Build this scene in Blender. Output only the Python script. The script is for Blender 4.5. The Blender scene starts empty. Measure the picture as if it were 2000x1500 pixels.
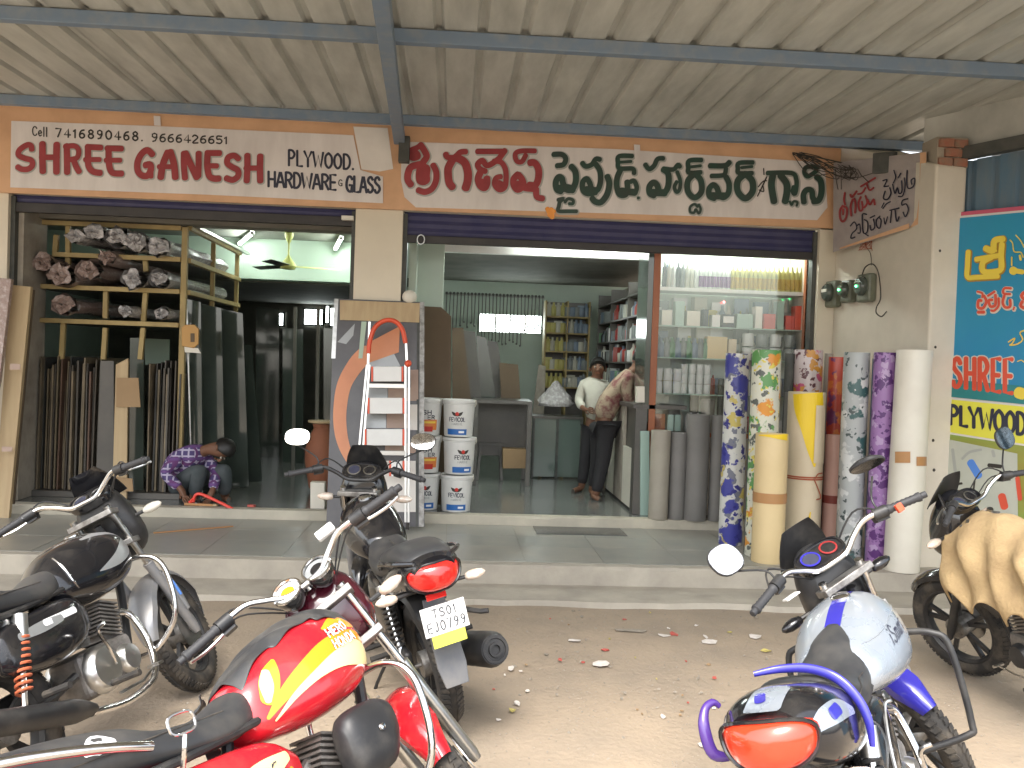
import bpy, bmesh, math, random
from mathutils import Vector, Matrix
random.seed(7)
V = Vector
S = bpy.context.scene
COL = S.collection
# ------------------------------------------------------------------ camera
FOC = 1800.0
CAMZ = 1.72
YAW, PITCH, ROLL = math.atan(114 / FOC), math.atan(40 / FOC), 0.035
FW = V((math.sin(YAW) * math.cos(PITCH), math.cos(YAW) * math.cos(PITCH), -math.sin(PITCH)))
R0 = V((math.cos(YAW), -math.sin(YAW), 0)); U0 = R0.cross(FW)
RR = R0 * math.cos(ROLL) + U0 * math.sin(ROLL)
UU = U0 * math.cos(ROLL) - R0 * math.sin(ROLL)
CP = V((0, 0, CAMZ))
cd = bpy.data.cameras.new('camera'); cam = bpy.data.objects.new('camera', cd); COL.objects.link(cam)
m = Matrix((RR, UU, -FW)).transposed().to_4x4(); m.translation = CP
cam.matrix_world = m
cd.sensor_width = 36; cd.lens = FOC / 2000 * 36; cd.clip_start = 0.05; cd.clip_end = 400
S.camera = cam
# ------------------------------------------------------------------ world, sun, exposure
w = bpy.data.worlds.new('World'); S.world = w; w.use_nodes = True
nt = w.node_tree; nt.nodes.clear()
wo = nt.nodes.new('ShaderNodeOutputWorld'); bg = nt.nodes.new('ShaderNodeBackground')
sk = nt.nodes.new('ShaderNodeTexSky'); sk.sky_type = 'NISHITA'; sk.sun_disc = False
SUN_EL, SUN_AZ = math.radians(58), math.radians(200)
sk.sun_elevation = SUN_EL; sk.sun_rotation = SUN_AZ; sk.air_density = 1.2; sk.dust_density = 4.0; sk.ozone_density = 1.0
hs = nt.nodes.new('ShaderNodeHueSaturation'); hs.inputs['Saturation'].default_value = 0.35
nt.links.new(sk.outputs[0], hs.inputs['Color']); nt.links.new(hs.outputs[0], bg.inputs[0]); nt.links.new(bg.outputs[0], wo.inputs[0])
bg.inputs[1].default_value = 0.15
sd = bpy.data.lights.new('sun', 'SUN'); sun = bpy.data.objects.new('sun', sd); COL.objects.link(sun)
sd.energy = 0.65; sd.angle = math.radians(30); sd.color = (1, .95, .86)
sdir = V((math.sin(SUN_AZ) * math.cos(SUN_EL), math.cos(SUN_AZ) * math.cos(SUN_EL), math.sin(SUN_EL)))
sun.rotation_euler = sdir.to_track_quat('Z', 'Y').to_euler(); sun.location = (0, -4, 9)
S.view_settings.view_transform = 'Standard'; S.view_settings.look = 'None'
S.view_settings.exposure = 1.98; S.view_settings.gamma = 1; S.view_settings.use_curve_mapping = False

# ------------------------------------------------------------------ geometry helpers
def ray(px, py):
    return FW + RR * ((px - 1000) / FOC) + UU * ((750 - py) / FOC)
def at(px, py, Y=None, Z=None, X=None):
    d = ray(px, py)
    t = Y / d.y if Y is not None else ((Z - CAMZ) / d.z if Z is not None else X / d.x)
    return CP + d * t
def onplane(px, py, P, n):
    d = ray(px, py); return CP + d * ((P - CP).dot(n) / d.dot(n))
def lin(c):
    return tuple(x / 12.92 if x <= .04045 else ((x + .055) / 1.055) ** 2.4 for x in c)
def catmull(p, n=6, closed=False):
    p = [V(q) for q in p]; N = len(p)
    if N < 3: return p
    out = []
    for i in range(N if closed else N - 1):
        a, b, c, d = (p[(i - 1) % N], p[i], p[(i + 1) % N], p[(i + 2) % N]) if closed else (p[max(i - 1, 0)], p[i], p[i + 1], p[min(i + 2, N - 1)])
        for k in range(n):
            t = k / n
            out.append(0.5 * ((2 * b) + (c - a) * t + (2 * a - 5 * b + 4 * c - d) * t * t + (3 * b - a - 3 * c + d) * t ** 3))
    if not closed: out.append(p[-1])
    return out
BASE = {}
def tag(o, label, cat, group=None, kind=None):
    if label: o['label'] = label
    if cat: o['category'] = cat
    if group: o['group'] = group
    if kind: o['kind'] = kind
    return o
def thing(name, label, cat, loc=(0, 0, 0), group=None):
    o = bpy.data.objects.new(name, None); COL.objects.link(o); o.empty_display_size = .1
    o.location = loc; BASE[o.name] = V(loc); return tag(o, label, cat, group)
def dup(o, loc=None, parent=None, label=None, rot=None, delta=None):
    c = o.copy(); COL.objects.link(c)
    if parent: c.parent = parent
    if loc is not None: c.location = loc
    if delta is not None: c.location = o.location + V(delta)
    if rot is not None: c.rotation_euler = rot
    if label: c['label'] = label
    for ch in o.children:
        if ch != c: dup(ch, parent=c)
    return c
class G:
    def __init__(s, M=None): s.v = []; s.f = []; s.mi = []; s.m = 0; s.M = M
    def add(s, vs, fs):
        o = len(s.v)
        s.v += [(s.M @ V(p)) if s.M else V(p) for p in vs]
        s.f += [[i + o for i in f] for f in fs]; s.mi += [s.m] * len(fs); return s
    def box(s, a, b):
        x0, y0, z0 = a; x1, y1, z1 = b
        return s.add([(x0, y0, z0), (x1, y0, z0), (x1, y1, z0), (x0, y1, z0), (x0, y0, z1), (x1, y0, z1), (x1, y1, z1), (x0, y1, z1)],
              [(0, 3, 2, 1), (4, 5, 6, 7), (0, 1, 5, 4), (1, 2, 6, 5), (2, 3, 7, 6), (3, 0, 4, 7)])
    def obox(s, c, ex, ey, ez):
        c, ex, ey, ez = V(c), V(ex), V(ey), V(ez)
        if ex.cross(ey).dot(ez) < 0: ez = -ez
        return s.add([c - ex - ey - ez, c + ex - ey - ez, c + ex + ey - ez, c - ex + ey - ez, c - ex - ey + ez, c + ex - ey + ez, c + ex + ey + ez, c - ex + ey + ez],
              [(0, 3, 2, 1), (4, 5, 6, 7), (0, 1, 5, 4), (1, 2, 6, 5), (2, 3, 7, 6), (3, 0, 4, 7)])
    def beam(s, a, b, w, h, up=(0, 0, 1)):
        a, b = V(a), V(b); d = (b - a); n = d.normalized(); sx = n.cross(V(up))
        if sx.length < 1e-4: sx = V((1, 0, 0))
        sx.normalize(); u = sx.cross(n)
        return s.obox((a + b) / 2, d / 2, sx * w / 2, u * h / 2)
    def rings(s, R, cap=True, closed=False):
        n = len(R[0]); vs = [p for r in R for p in r]; fs = []
        K = len(R)
        for i in range(K if closed else K - 1):
            j = (i + 1) % K
            for k in range(n):
                l = (k + 1) % n; fs.append((i * n + k, i * n + l, j * n + l, j * n + k))
        if cap and not closed:
            fs.append(tuple(range(n))[::-1]); fs.append(tuple((K - 1) * n + k for k in range(n)))
        return s.add(vs, fs)
    def tube(s, p, r, seg=8, cap=True, closed=False, sm=0, flat=1.0, up=None):
        p = [V(q) for q in p]
        if sm:
            rr = r if not hasattr(r, '__len__') else None
            if rr is None:
                pr = catmull([(*q, x) for q, x in zip([tuple(q) for q in p], r)] if False else [V((q[0], q[1], q[2])) for q in p], sm, closed)
                rl = catmull([V((x, 0, 0)) for x in r], sm, closed); r = [max(x[0], 1e-4) for x in rl]; p = pr
            else: p = catmull(p, sm, closed)
        N = len(p); rl = r if hasattr(r, '__len__') else [r] * N
        R = []; prev = None
        for i in range(N):
            a = p[(i - 1) % N] if (closed or i) else p[0]; b = p[(i + 1) % N] if (closed or i < N - 1) else p[-1]
            t = (b - a)
            t = t.normalized() if t.length > 1e-9 else V((0, 0, 1))
            if prev is None:
                q = V(up) if up is not None else (V((0, 0, 1)) if abs(t.z) < .9 else V((1, 0, 0)))
            else: q = prev
            q = (q - t * q.dot(t)); q = q.normalized() if q.length > 1e-6 else t.orthogonal().normalized()
            prev = q; o = t.cross(q)
            R.append([p[i] + (q * math.cos(2 * math.pi * k / seg) + o * math.sin(2 * math.pi * k / seg) * flat) * rl[i] for k in range(seg)])
        return s.rings(R, cap, closed)
    def cyl(s, a, b, r, seg=12, r2=None): return s.tube([a, b], [r, r if r2 is None else r2], seg)
    def lathe(s, prof, o=(0, 0, 0), ax=(0, 0, 1), seg=20, cap=True, sx=1, sy=1):
        ax = V(ax).normalized(); q = ax.orthogonal().normalized() if abs(ax.z) < .99 else V((1, 0, 0)); w_ = ax.cross(q); o = V(o)
        R = [[o + ax * z + (q * math.cos(2 * math.pi * k / seg) * sx + w_ * math.sin(2 * math.pi * k / seg) * sy) * max(r, 1e-4) for k in range(seg)] for r, z in prof]
        return s.rings(R, cap)
    def sph(s, c, r, seg=12, rg=8):
        r = V(r) if hasattr(r, '__len__') else V((r, r, r)); c = V(c)
        R = [[c + V((math.cos(2 * math.pi * k / seg) * math.sin(math.pi * (i + .02) / (rg + .04)) * r.x, math.sin(2 * math.pi * k / seg) * math.sin(math.pi * (i + .02) / (rg + .04)) * r.y, -math.cos(math.pi * (i + .02) / (rg + .04)) * r.z)) for k in range(seg)] for i in range(rg + 1)]
        return s.rings(R)
    def quad(s, a, b, c, d): return s.add([a, b, c, d], [(0, 1, 2, 3)])
    def prism(s, poly, mp, d0, d1):
        # poly 2D list, mp(u,v,h) -> 3D
        n = len(poly)
        vs = [mp(u, v, d0) for u, v in poly] + [mp(u, v, d1) for u, v in poly]
        return s.add(vs, [tuple(range(n))[::-1], tuple(range(n, 2 * n))] + [(i, (i + 1) % n, n + (i + 1) % n, n + i) for i in range(n)])
    def ribbon(s, p, wd, mp, sm=6, lift=0.0, closed=False, cross=1, round_=True):
        p = [V((q[0], q[1], 0)) for q in p]
        wl = list(wd) if hasattr(wd, '__len__') else [wd] * len(p)
        if sm and len(p) > 2:
            ww = catmull([V((x, 0, 0)) for x in wl], sm, closed); p = catmull(p, sm, closed); wl = [max(x[0], .0) for x in ww]
        N = len(p); rows = []
        def pair(c, t, hw):
            nn = V((-t.y, t.x, 0)); rows.append([c + nn * hw * (1 - 2 * k / cross) for k in range(cross + 1)])
        T = []
        for i in range(N):
            a = p[(i - 1) % N] if (closed or i) else p[0]; b = p[(i + 1) % N] if (closed or i < N - 1) else p[-1]
            t = b - a; T.append(t.normalized() if t.length > 1e-9 else V((1, 0, 0)))
        if not closed and round_:
            for q in (80, 50, 25): h = wl[0] / 2; pair(p[0] - T[0] * h * math.sin(math.radians(q)) * .8, T[0], h * math.cos(math.radians(q)))
        for i in range(N): pair(p[i], T[i], wl[i] / 2)
        if not closed and round_:
            for q in (25, 50, 80): h = wl[-1] / 2; pair(p[-1] + T[-1] * h * math.sin(math.radians(q)) * .8, T[-1], h * math.cos(math.radians(q)))
        if closed: rows.append(rows[0])
        n = cross + 1; vs = []; L = lift
        for r_ in rows:
            L += 1.5e-5
            vs += [mp(q.x, q.y, L) for q in r_]
        fs = [(i * n + k, (i + 1) * n + k, (i + 1) * n + k + 1, i * n + k + 1) for i in range(len(rows) - 1) for k in range(cross)]
        return s.add(vs, fs)
    def out(s, name, mat, parent=None, smooth=False, bevel=0, label=None, cat=None, group=None, kind=None, seg=2, ang=40, origin=None, local=False):
        if not s.v: return None
        if parent is not None:
            base = V((0, 0, 0)) if local else BASE[parent.name]
        elif origin is not None: base = V(origin)
        elif kind == 'structure': base = V((0, 0, 0))
        else:
            xs = [q.x for q in s.v]; ys = [q.y for q in s.v]; zs = [q.z for q in s.v]
            base = V(((min(xs) + max(xs)) / 2, (min(ys) + max(ys)) / 2, min(zs)))
        me = bpy.data.meshes.new(name); me.from_pydata([q - base for q in s.v], [], s.f)
        for mt in (mat if isinstance(mat, (list, tuple)) else [mat]): me.materials.append(mt)
        if max(s.mi) > 0: me.polygons.foreach_set('material_index', s.mi)
        if smooth:
            me.polygons.foreach_set('use_smooth', [True] * len(me.polygons)); me.set_sharp_from_angle(angle=math.radians(ang))
        o = bpy.data.objects.new(name, me); COL.objects.link(o)
        if parent is not None: o.parent = parent; BASE[o.name] = base if not local else V((0, 0, 0))
        else: o.location = base; BASE[o.name] = base
        if bevel:
            b = o.modifiers.new('bevel', 'BEVEL'); b.width = bevel; b.segments = seg; b.limit_method = 'ANGLE'; b.angle_limit = math.radians(40)
        return tag(o, label, cat, group, kind)

# ------------------------------------------------------------------ materials
def mat(name, c, rough=.5, metal=0.0, c2=None, scale=6.0, bump=0.0, bscale=None, coat=0.0, trans=0.0, emit=None, es=0.0, stretch=None, detail=5, lo=.35, hi=.7, spec=None, rvar=0.0, ior=None, alpha=1.0):
    m_ = bpy.data.materials.new(name); m_.use_nodes = True; n = m_.node_tree; b = n.nodes['Principled BSDF']
    b.inputs['Base Color'].default_value = (*c, 1); b.inputs['Roughness'].default_value = rough; b.inputs['Metallic'].default_value = metal
    if spec is not None: b.inputs['Specular IOR Level'].default_value = spec
    if coat: b.inputs['Coat Weight'].default_value = coat; b.inputs['Coat Roughness'].default_value = .06
    if trans: b.inputs['Transmission Weight'].default_value = trans
    if ior: b.inputs['IOR'].default_value = ior
    if alpha < 1: b.inputs['Alpha'].default_value = alpha
    if emit: b.inputs['Emission Color'].default_value = (*emit, 1); b.inputs['Emission Strength'].default_value = es
    tc = None
    def coords():
        nonlocal tc
        if tc is None:
            tc = n.nodes.new('ShaderNodeTexCoord'); src = tc.outputs['Object']
            if stretch:
                mp_ = n.nodes.new('ShaderNodeMapping'); mp_.inputs['Scale'].default_value = stretch
                n.links.new(src, mp_.inputs[0]); src = mp_.outputs[0]
            tc = src
        return tc
    if c2 is not None or rvar:
        nz = n.nodes.new('ShaderNodeTexNoise'); nz.inputs['Scale'].default_value = scale; nz.inputs['Detail'].default_value = detail; nz.inputs['Roughness'].default_value = .6
        n.links.new(coords(), nz.inputs['Vector'])
        if c2 is not None:
            cr = n.nodes.new('ShaderNodeValToRGB'); cr.color_ramp.elements[0].position = lo; cr.color_ramp.elements[1].position = hi
            cr.color_ramp.elements[0].color = (*c, 1); cr.color_ramp.elements[1].color = (*c2, 1)
            n.links.new(nz.outputs['Fac'], cr.inputs[0]); n.links.new(cr.outputs[0], b.inputs['Base Color'])
        if rvar:
            mr = n.nodes.new('ShaderNodeMapRange'); mr.inputs['To Min'].default_value = max(rough - rvar, .02); mr.inputs['To Max'].default_value = min(rough + rvar, 1)
            n.links.new(nz.outputs['Fac'], mr.inputs['Value']); n.links.new(mr.outputs[0], b.inputs['Roughness'])
    if bump:
        bz = n.nodes.new('ShaderNodeTexNoise'); bz.inputs['Scale'].default_value = bscale or scale * 4; bz.inputs['Detail'].default_value = 6
        n.links.new(coords(), bz.inputs['Vector'])
        bm = n.nodes.new('ShaderNodeBump'); bm.inputs['Strength'].default_value = bump; bm.inputs['Distance'].default_value = .01
        n.links.new(bz.outputs['Fac'], bm.inputs['Height']); n.links.new(bm.outputs[0], b.inputs['Normal'])
    return m_
M = {}
def mk(k, *a, **kw): M[k] = mat(k, *a, **kw); return M[k]
mk('dirt', (.36, .285, .205), .95, c2=(.24, .20, .155), scale=1.7, bump=.8, bscale=30, detail=12, lo=.3, hi=.75)
mk('concrete', (.44, .40, .33), .85, c2=(.31, .28, .235), scale=3, bump=.25, bscale=30, detail=8)
mk('riser', (.52, .48, .385), .8, c2=(.38, .35, .285), scale=3, bump=.15, bscale=30)
mk('porch_stone', (.24, .245, .225), .22, c2=(.24, .235, .21), scale=2.2, rvar=.12, bump=.02)
mk('porch_dark', (.06, .065, .065), .25, c2=(.09, .09, .085), scale=5)
mk('shop_floor', (.16, .17, .16), .16, c2=(.21, .215, .2), scale=2.5, rvar=.08)
mk('cream_wall', (.66, .60, .50), .75, c2=(.56, .51, .42), scale=2.2, bump=.08, bscale=40, detail=8)
mk('pillar', (.72, .65, .52), .7, c2=(.66, .59, .47), scale=2.0, bump=.05, bscale=40, detail=6)
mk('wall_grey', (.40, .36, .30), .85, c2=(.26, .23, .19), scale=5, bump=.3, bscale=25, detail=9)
mk('mint', (.52, .60, .53), .7, c2=(.46, .54, .47), scale=1.5)
mk('mint_light', (.46, .58, .47), .8)
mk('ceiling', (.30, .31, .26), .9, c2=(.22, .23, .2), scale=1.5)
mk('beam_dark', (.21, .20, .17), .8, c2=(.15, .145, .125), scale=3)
mk('brick_raw', (.34, .13, .08), .95, c2=(.25, .17, .12), scale=14, bump=.6, bscale=40)
mk('mortar', (.33, .29, .23), .95, bump=.5, bscale=60, scale=8)
mk('canopy', (.56, .565, .52), .5, c2=(.34, .345, .315), scale=2.2, stretch=(2.5, .5, 1), detail=8, lo=.3, hi=.75, rvar=.1)
mk('steel_blue', (.17, .235, .32), .5, c2=(.25, .28, .30), scale=9, detail=8, lo=.45, hi=.8)
mk('steel_dark', (.05, .055, .05), .6, c2=(.09, .09, .08), scale=8)
mk('shutter_blue', (.035, .037, .11), .45, c2=(.06, .06, .13), scale=5, detail=8)
mk('shutter_dark', (.028, .026, .026), .55, c2=(.045, .04, .038), scale=7)
mk('orange', (.70, .42, .24), .55, c2=(.57, .33, .185), scale=3.0, detail=9, lo=.4, hi=.75)
mk('flex_white', (.78, .735, .71), .5, c2=(.64, .595, .57), scale=2.2, detail=8, stretch=(2.2, 1, .5), bump=.1, bscale=3)
mk('flex_grey', (.42, .37, .35), .55, c2=(.34, .30, .29), scale=6)
mk('sign_red', (.36, .045, .05), .5, c2=(.27, .03, .035), scale=9)
mk('sign_green', (.02, .065, .045), .5, c2=(.03, .045, .035), scale=9)
mk('sign_navy', (.03, .032, .055), .5)
mk('sign_ink', (.035, .03, .025), .5)
mk('sign_halo', (.40, .41, .38), .5)
mk('paper_patch', (.78, .74, .69), .7, c2=(.70, .66, .61), scale=3)
mk('chrome', (.74, .74, .74), .13, 1, rvar=.12, scale=16, c2=(.42, .38, .33), lo=.5, hi=.85, detail=9)
mk('steel', (.55, .55, .54), .28, 1, c2=(.36, .35, .33), scale=14)
mk('alu', (.72, .72, .70), .33, 1, rvar=.1, scale=8)
mk('alu_dirty', (.38, .37, .35), .5, .8, c2=(.12, .11, .10), scale=14, detail=8, bump=.2)
mk('black_plastic', (.020, .020, .021), .45, c2=(.085, .078, .068), scale=8, lo=.48, hi=.9, detail=10, rvar=.14)
mk('black_gloss', (.010, .010, .012), .16, coat=.6, c2=(.075, .068, .058), scale=6, lo=.48, hi=.95, detail=10, rvar=.14)
mk('rubber', (.026, .024, .022), .85, c2=(.15, .125, .095), scale=9, lo=.45, hi=.85, detail=9, bump=.2)
mk('seat_vinyl', (.032, .033, .035), .44, c2=(.11, .10, .085), scale=6, lo=.45, hi=.95, detail=10, bump=.12, bscale=9, rvar=.08)
mk('grip', (.03, .03, .032), .6)
mk('red_paint', (.52, .012, .022), .2, coat=.8, c2=(.42, .06, .05), scale=7, detail=11, lo=.45, hi=.95, rvar=.15)
mk('silver_paint', (.33, .37, .42), .28, .35, coat=.6, c2=(.42, .42, .40), scale=6, detail=10, lo=.45, hi=.9, rvar=.12)
mk('blue_paint', (.032, .028, .30), .2, coat=.7)
mk('sky_paint', (.10, .26, .72), .25, coat=.5)
mk('maroon_paint', (.05, .006, .012), .15, coat=.9)
mk('red_lens', (.75, .02, .015), .12, coat=1, emit=(.5, .01, .005), es=0.0)
mk('orange_lens', (.80, .045, .015), .15, coat=1)
mk('clear_lens', (.72, .66, .58), .1, coat=1, c2=(.6, .42, .3), scale=40)
mk('mirror', (.93, .93, .93), .03, 1)
mk('white_paint', (.78, .78, .76), .4, c2=(.70, .70, .68), scale=5)
mk('plate_ink', (.05, .05, .06), .6)
mk('yellow_tape', (.78, .80, .10), .45)
mk('decal_orange', (.85, .30, .02), .25, coat=.6)
mk('decal_yellow', (.86, .68, .33), .25, coat=.6)
mk('decal_silver', (.30, .31, .31), .3, .3)
mk('decal_white', (.85, .85, .85), .3)
mk('engine', (.14, .13, .12), .55, .7, c2=(.34, .32, .30), scale=11, detail=8, bump=.3, bscale=50)
mk('shock_orange', (.50, .13, .06), .4)
mk('fork_grey', (.24, .25, .27), .42, .3, c2=(.32, .31, .30), scale=9)
mk('cloth_sack', (.46, .33, .17), .9, c2=(.36, .25, .13), scale=9, bump=.5, bscale=60)
mk('wood_frame', (.44, .33, .14), .6, c2=(.33, .24, .10), scale=6, stretch=(1, 1, .2))
mk('door_wood', (.38, .12, .04), .4, c2=(.28, .08, .03), scale=9, stretch=(1, 1, .1))
mk('ply_tan', (.50, .38, .22), .65, c2=(.42, .30, .17), scale=4, stretch=(4, 4, .3), bump=.05)
mk('ply_pink', (.42, .30, .235), .5, c2=(.36, .25, .2), scale=5)
mk('cardboard', (.36, .24, .13), .85, c2=(.30, .20, .11), scale=3)
mk('cardboard_dark', (.15, .105, .065), .8, c2=(.12, .085, .055), scale=3)
mk('tape_brown', (.42, .22, .09), .3)
mk('dark_board', (.085, .08, .073), .4, c2=(.12, .11, .095), scale=3)
mk('laminate', (.075, .07, .075), .3, c2=(.10, .095, .10), scale=5)
mk('glass_dark', (.05, .065, .055), .1, c2=(.075, .09, .075), scale=2, coat=.5)
mk('glass', (.80, .90, .84), .03, 1.0, alpha=.07)
mk('plastic_film', (.42, .40, .40), .25, c2=(.75, .74, .74), scale=26, lo=.45, hi=.75, bump=.8, bscale=50)
mk('film_pink', (.33, .24, .21), .3, c2=(.6, .52, .5), scale=26, lo=.5, hi=.8, bump=.8, bscale=50)
mk('fan_green', (.62, .66, .22), .4)
mk('lamp_tube', (1, 1, 1), .5, emit=(.92, 1, .94), es=23)
mk('window_glow', (1, 1, 1), .5, emit=(.9, 1, .97), es=4)
mk('red_plastic', (.72, .09, .035), .4)
mk('red_tool', (.75, .06, .04), .4)
mk('terracotta', (.30, .11, .055), .7, c2=(.24, .09, .05), scale=5)
mk('bucket', (.72, .72, .69), .4, c2=(.64, .64, .61), scale=4)
mk('label_blue', (.02, .13, .42), .4)
mk('label_red', (.55, .03, .02), .4)
mk('label_orange', (.70, .22, .05), .4)
mk('label_yellow', (.85, .60, .08), .4)
mk('led_green', (.1, 1, .3), .4, emit=(.1, 1, .3), es=3)
mk('led_red', (1, .2, .2), .4, emit=(1, .15, .15), es=3)
mk('wire', (.05, .042, .032), .6)
mk('meter_box', (.16, .17, .12), .4, c2=(.10, .11, .08), scale=12)
mk('teal_metal', (.06, .16, .26), .5, c2=(.17, .19, .19), scale=3, stretch=(1, 1, .3), detail=7)
mk('banner_blue', (.02, .24, .46), .4, c2=(.02, .29, .44), scale=.8)
mk('banner_green', (.22, .42, .08), .45, c2=(.45, .16, .04), scale=1.0, stretch=(.1, .1, 1.0))
mk('banner_teal', (.03, .23, .24), .45)
mk('banner_yellow', (.78, .74, .08), .45)
mk('banner_pink', (.55, .10, .17), .45)
mk('banner_white', (.55, .56, .48), .5, c2=(.48, .50, .43), scale=4)
mk('gold', (.80, .62, .07), .45)
mk('gold_dark', (.42, .24, .03), .45)
mk('banner_red', (.70, .09, .045), .45)
mk('skin', (.16, .075, .042), .55)
mk('hair', (.008, .007, .006), .5)
mk('trousers_dark', (.022, .021, .024), .85)
mk('trousers_grey', (.055, .07, .075), .85, c2=(.08, .09, .095), scale=8)
mk('shirt_white', (.50, .49, .42), .8, c2=(.44, .42, .36), scale=10)
mk('shirt_print', (.34, .27, .19), .8, c2=(.17, .055, .055), scale=9, lo=.45, hi=.6)
mk('rope', (.38, .10, .05), .8)
mk('gravel', (.24, .21, .17), .95, c2=(.35, .31, .26), scale=30)
mk('paper_scrap', (.68, .64, .60), .8, c2=(.55, .5, .46), scale=30)
mk('leaf_scrap', (.45, .38, .12), .8)
mk('red_scrap', (.45, .09, .07), .7)

def ramp_mat(name, base, spots, rough=.35, scale=8.0, seed=0.0, stretch=(1, 1, 1)):
    """printed floral vinyl: layered voronoi / noise blotches over a base colour"""
    m_ = bpy.data.materials.new(name); m_.use_nodes = True; n = m_.node_tree; b = n.nodes['Principled BSDF']; b.inputs['Roughness'].default_value = rough
    tc = n.nodes.new('ShaderNodeTexCoord'); mp_ = n.nodes.new('ShaderNodeMapping'); mp_.inputs['Location'].default_value = (seed, seed * .7, seed * 1.3); mp_.inputs['Scale'].default_value = stretch
    n.links.new(tc.outputs['Object'], mp_.inputs[0])
    dn = n.nodes.new('ShaderNodeTexNoise'); dn.inputs['Scale'].default_value = scale * 1.7; dn.inputs['Detail'].default_value = 3; n.links.new(mp_.outputs[0], dn.inputs['Vector'])
    mx0 = n.nodes.new('ShaderNodeMixRGB'); mx0.inputs[0].default_value = .16; n.links.new(mp_.outputs[0], mx0.inputs[1]); n.links.new(dn.outputs['Color'], mx0.inputs[2])
    cur = None
    for i, (c, sc, thr, off) in enumerate(spots):
        m2 = n.nodes.new('ShaderNodeMapping'); m2.inputs['Location'].default_value = (off, off * 2.1, off * .6); n.links.new(mx0.outputs[0], m2.inputs[0])
        vo = n.nodes.new('ShaderNodeTexVoronoi'); vo.inputs['Scale'].default_value = sc; n.links.new(m2.outputs[0], vo.inputs['Vector'])
        lt = n.nodes.new('ShaderNodeMapRange'); lt.inputs['From Min'].default_value = thr; lt.inputs['From Max'].default_value = thr - .05
        n.links.new(vo.outputs['Distance'], lt.inputs['Value'])
        mx = n.nodes.new('ShaderNodeMixRGB')
        n.links.new(lt.outputs[0], mx.inputs[0])
        if cur is None: mx.inputs[1].default_value = (*base, 1)
        else: n.links.new(cur, mx.inputs[1])
        mx.inputs[2].default_value = (*c, 1); cur = mx.outputs[0]
    n.links.new(cur, b.inputs['Base Color']); M[name] = m_; return m_
ramp_mat('floral_blue', (.60, .60, .57), [((.16, .17, .22), 9, .40, 3.1), ((.55, .45, .12), 5.5, .30, 7.7), ((.05, .055, .30), 5.0, .42, 1.2), ((.03, .03, .22), 12, .33, 5.3)], seed=2.1)
ramp_mat('floral_green', (.60, .60, .50), [((.10, .11, .10), 12, .36, 3.1), ((.10, .28, .08), 6.0, .38, 7.7), ((.66, .27, .03), 5.5, .36, 1.2), ((.65, .55, .08), 13, .28, 9.2)], seed=5.1)
ramp_mat('floral_pink', (.58, .50, .50), [((.12, .04, .05), 12, .38, 3.1), ((.50, .08, .18), 5, .42, 7.7), ((.55, .25, .03), 6.5, .32, 2.2)], seed=8.4)
ramp_mat('floral_red', (.50, .07, .04), [((.18, .04, .12), 7, .40, 3.1), ((.62, .18, .04), 6, .36, 7.7)], seed=3.3)
ramp_mat('floral_grey', (.36, .38, .38), [((.04, .10, .10), 5, .40, 3.1), ((.55, .56, .55), 6, .44, 7.7), ((.06, .08, .08), 13, .27, 1.7)], seed=6.2)
ramp_mat('floral_purple', (.30, .16, .38), [((.10, .03, .16), 11, .45, 3.1), ((.42, .30, .50), 13, .36, 7.7)], seed=1.3)
mk('roll_green_edge', (.36, .50, .44), .4)
mk('vinyl_cream', (.68, .53, .29), .5, c2=(.62, .48, .26), scale=3)
mk('vinyl_ivory', (.66, .56, .40), .5, c2=(.60, .50, .35), scale=3)
mk('vinyl_yellow', (.80, .56, .02), .35)
mk('vinyl_pink', (.70, .42, .34), .5, c2=(.64, .38, .30), scale=3)
mk('vinyl_white', (.72, .69, .60), .4, c2=(.64, .60, .52), scale=2.5)
mk('vinyl_grey', (.20, .19, .18), .6, c2=(.16, .155, .145), scale=2.5)
mk('vinyl_beige', (.36, .33, .27), .6, c2=(.30, .27, .225), scale=2.5)
mk('vinyl_brown', (.16, .07, .045), .5)
def plaid(name):
    m_ = bpy.data.materials.new(name); m_.use_nodes = True; n = m_.node_tree; b = n.nodes['Principled BSDF']; b.inputs['Roughness'].default_value = .85
    tc = n.nodes.new('ShaderNodeTexCoord'); cur = None
    for ax, sc, c, thr in (('X', 17, (.42, .38, .50), .88), ('Z', 17, (.42, .38, .50), .88), ('Y', 17, (.12, .04, .14), .80), ('Z', 8.5, (.13, .06, .20), .93)):
        wv = n.nodes.new('ShaderNodeTexWave'); wv.bands_direction = ax; wv.inputs['Scale'].default_value = sc / 3.2; wv.inputs['Distortion'].default_value = .6
        n.links.new(tc.outputs['Object'], wv.inputs['Vector'])
        lt = n.nodes.new('ShaderNodeMapRange'); lt.inputs['From Min'].default_value = thr - .08; lt.inputs['From Max'].default_value = thr; n.links.new(wv.outputs['Fac'], lt.inputs['Value'])
        mx = n.nodes.new('ShaderNodeMixRGB'); n.links.new(lt.outputs[0], mx.inputs[0])
        if cur is None: mx.inputs[1].default_value = (.07, .05, .15, 1)
        else: n.links.new(cur, mx.inputs[1])
        mx.inputs[2].default_value = (*c, 1); cur = mx.outputs[0]
    n.links.new(cur, b.inputs['Base Color']); M[name] = m_
plaid('shirt_plaid')

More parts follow.
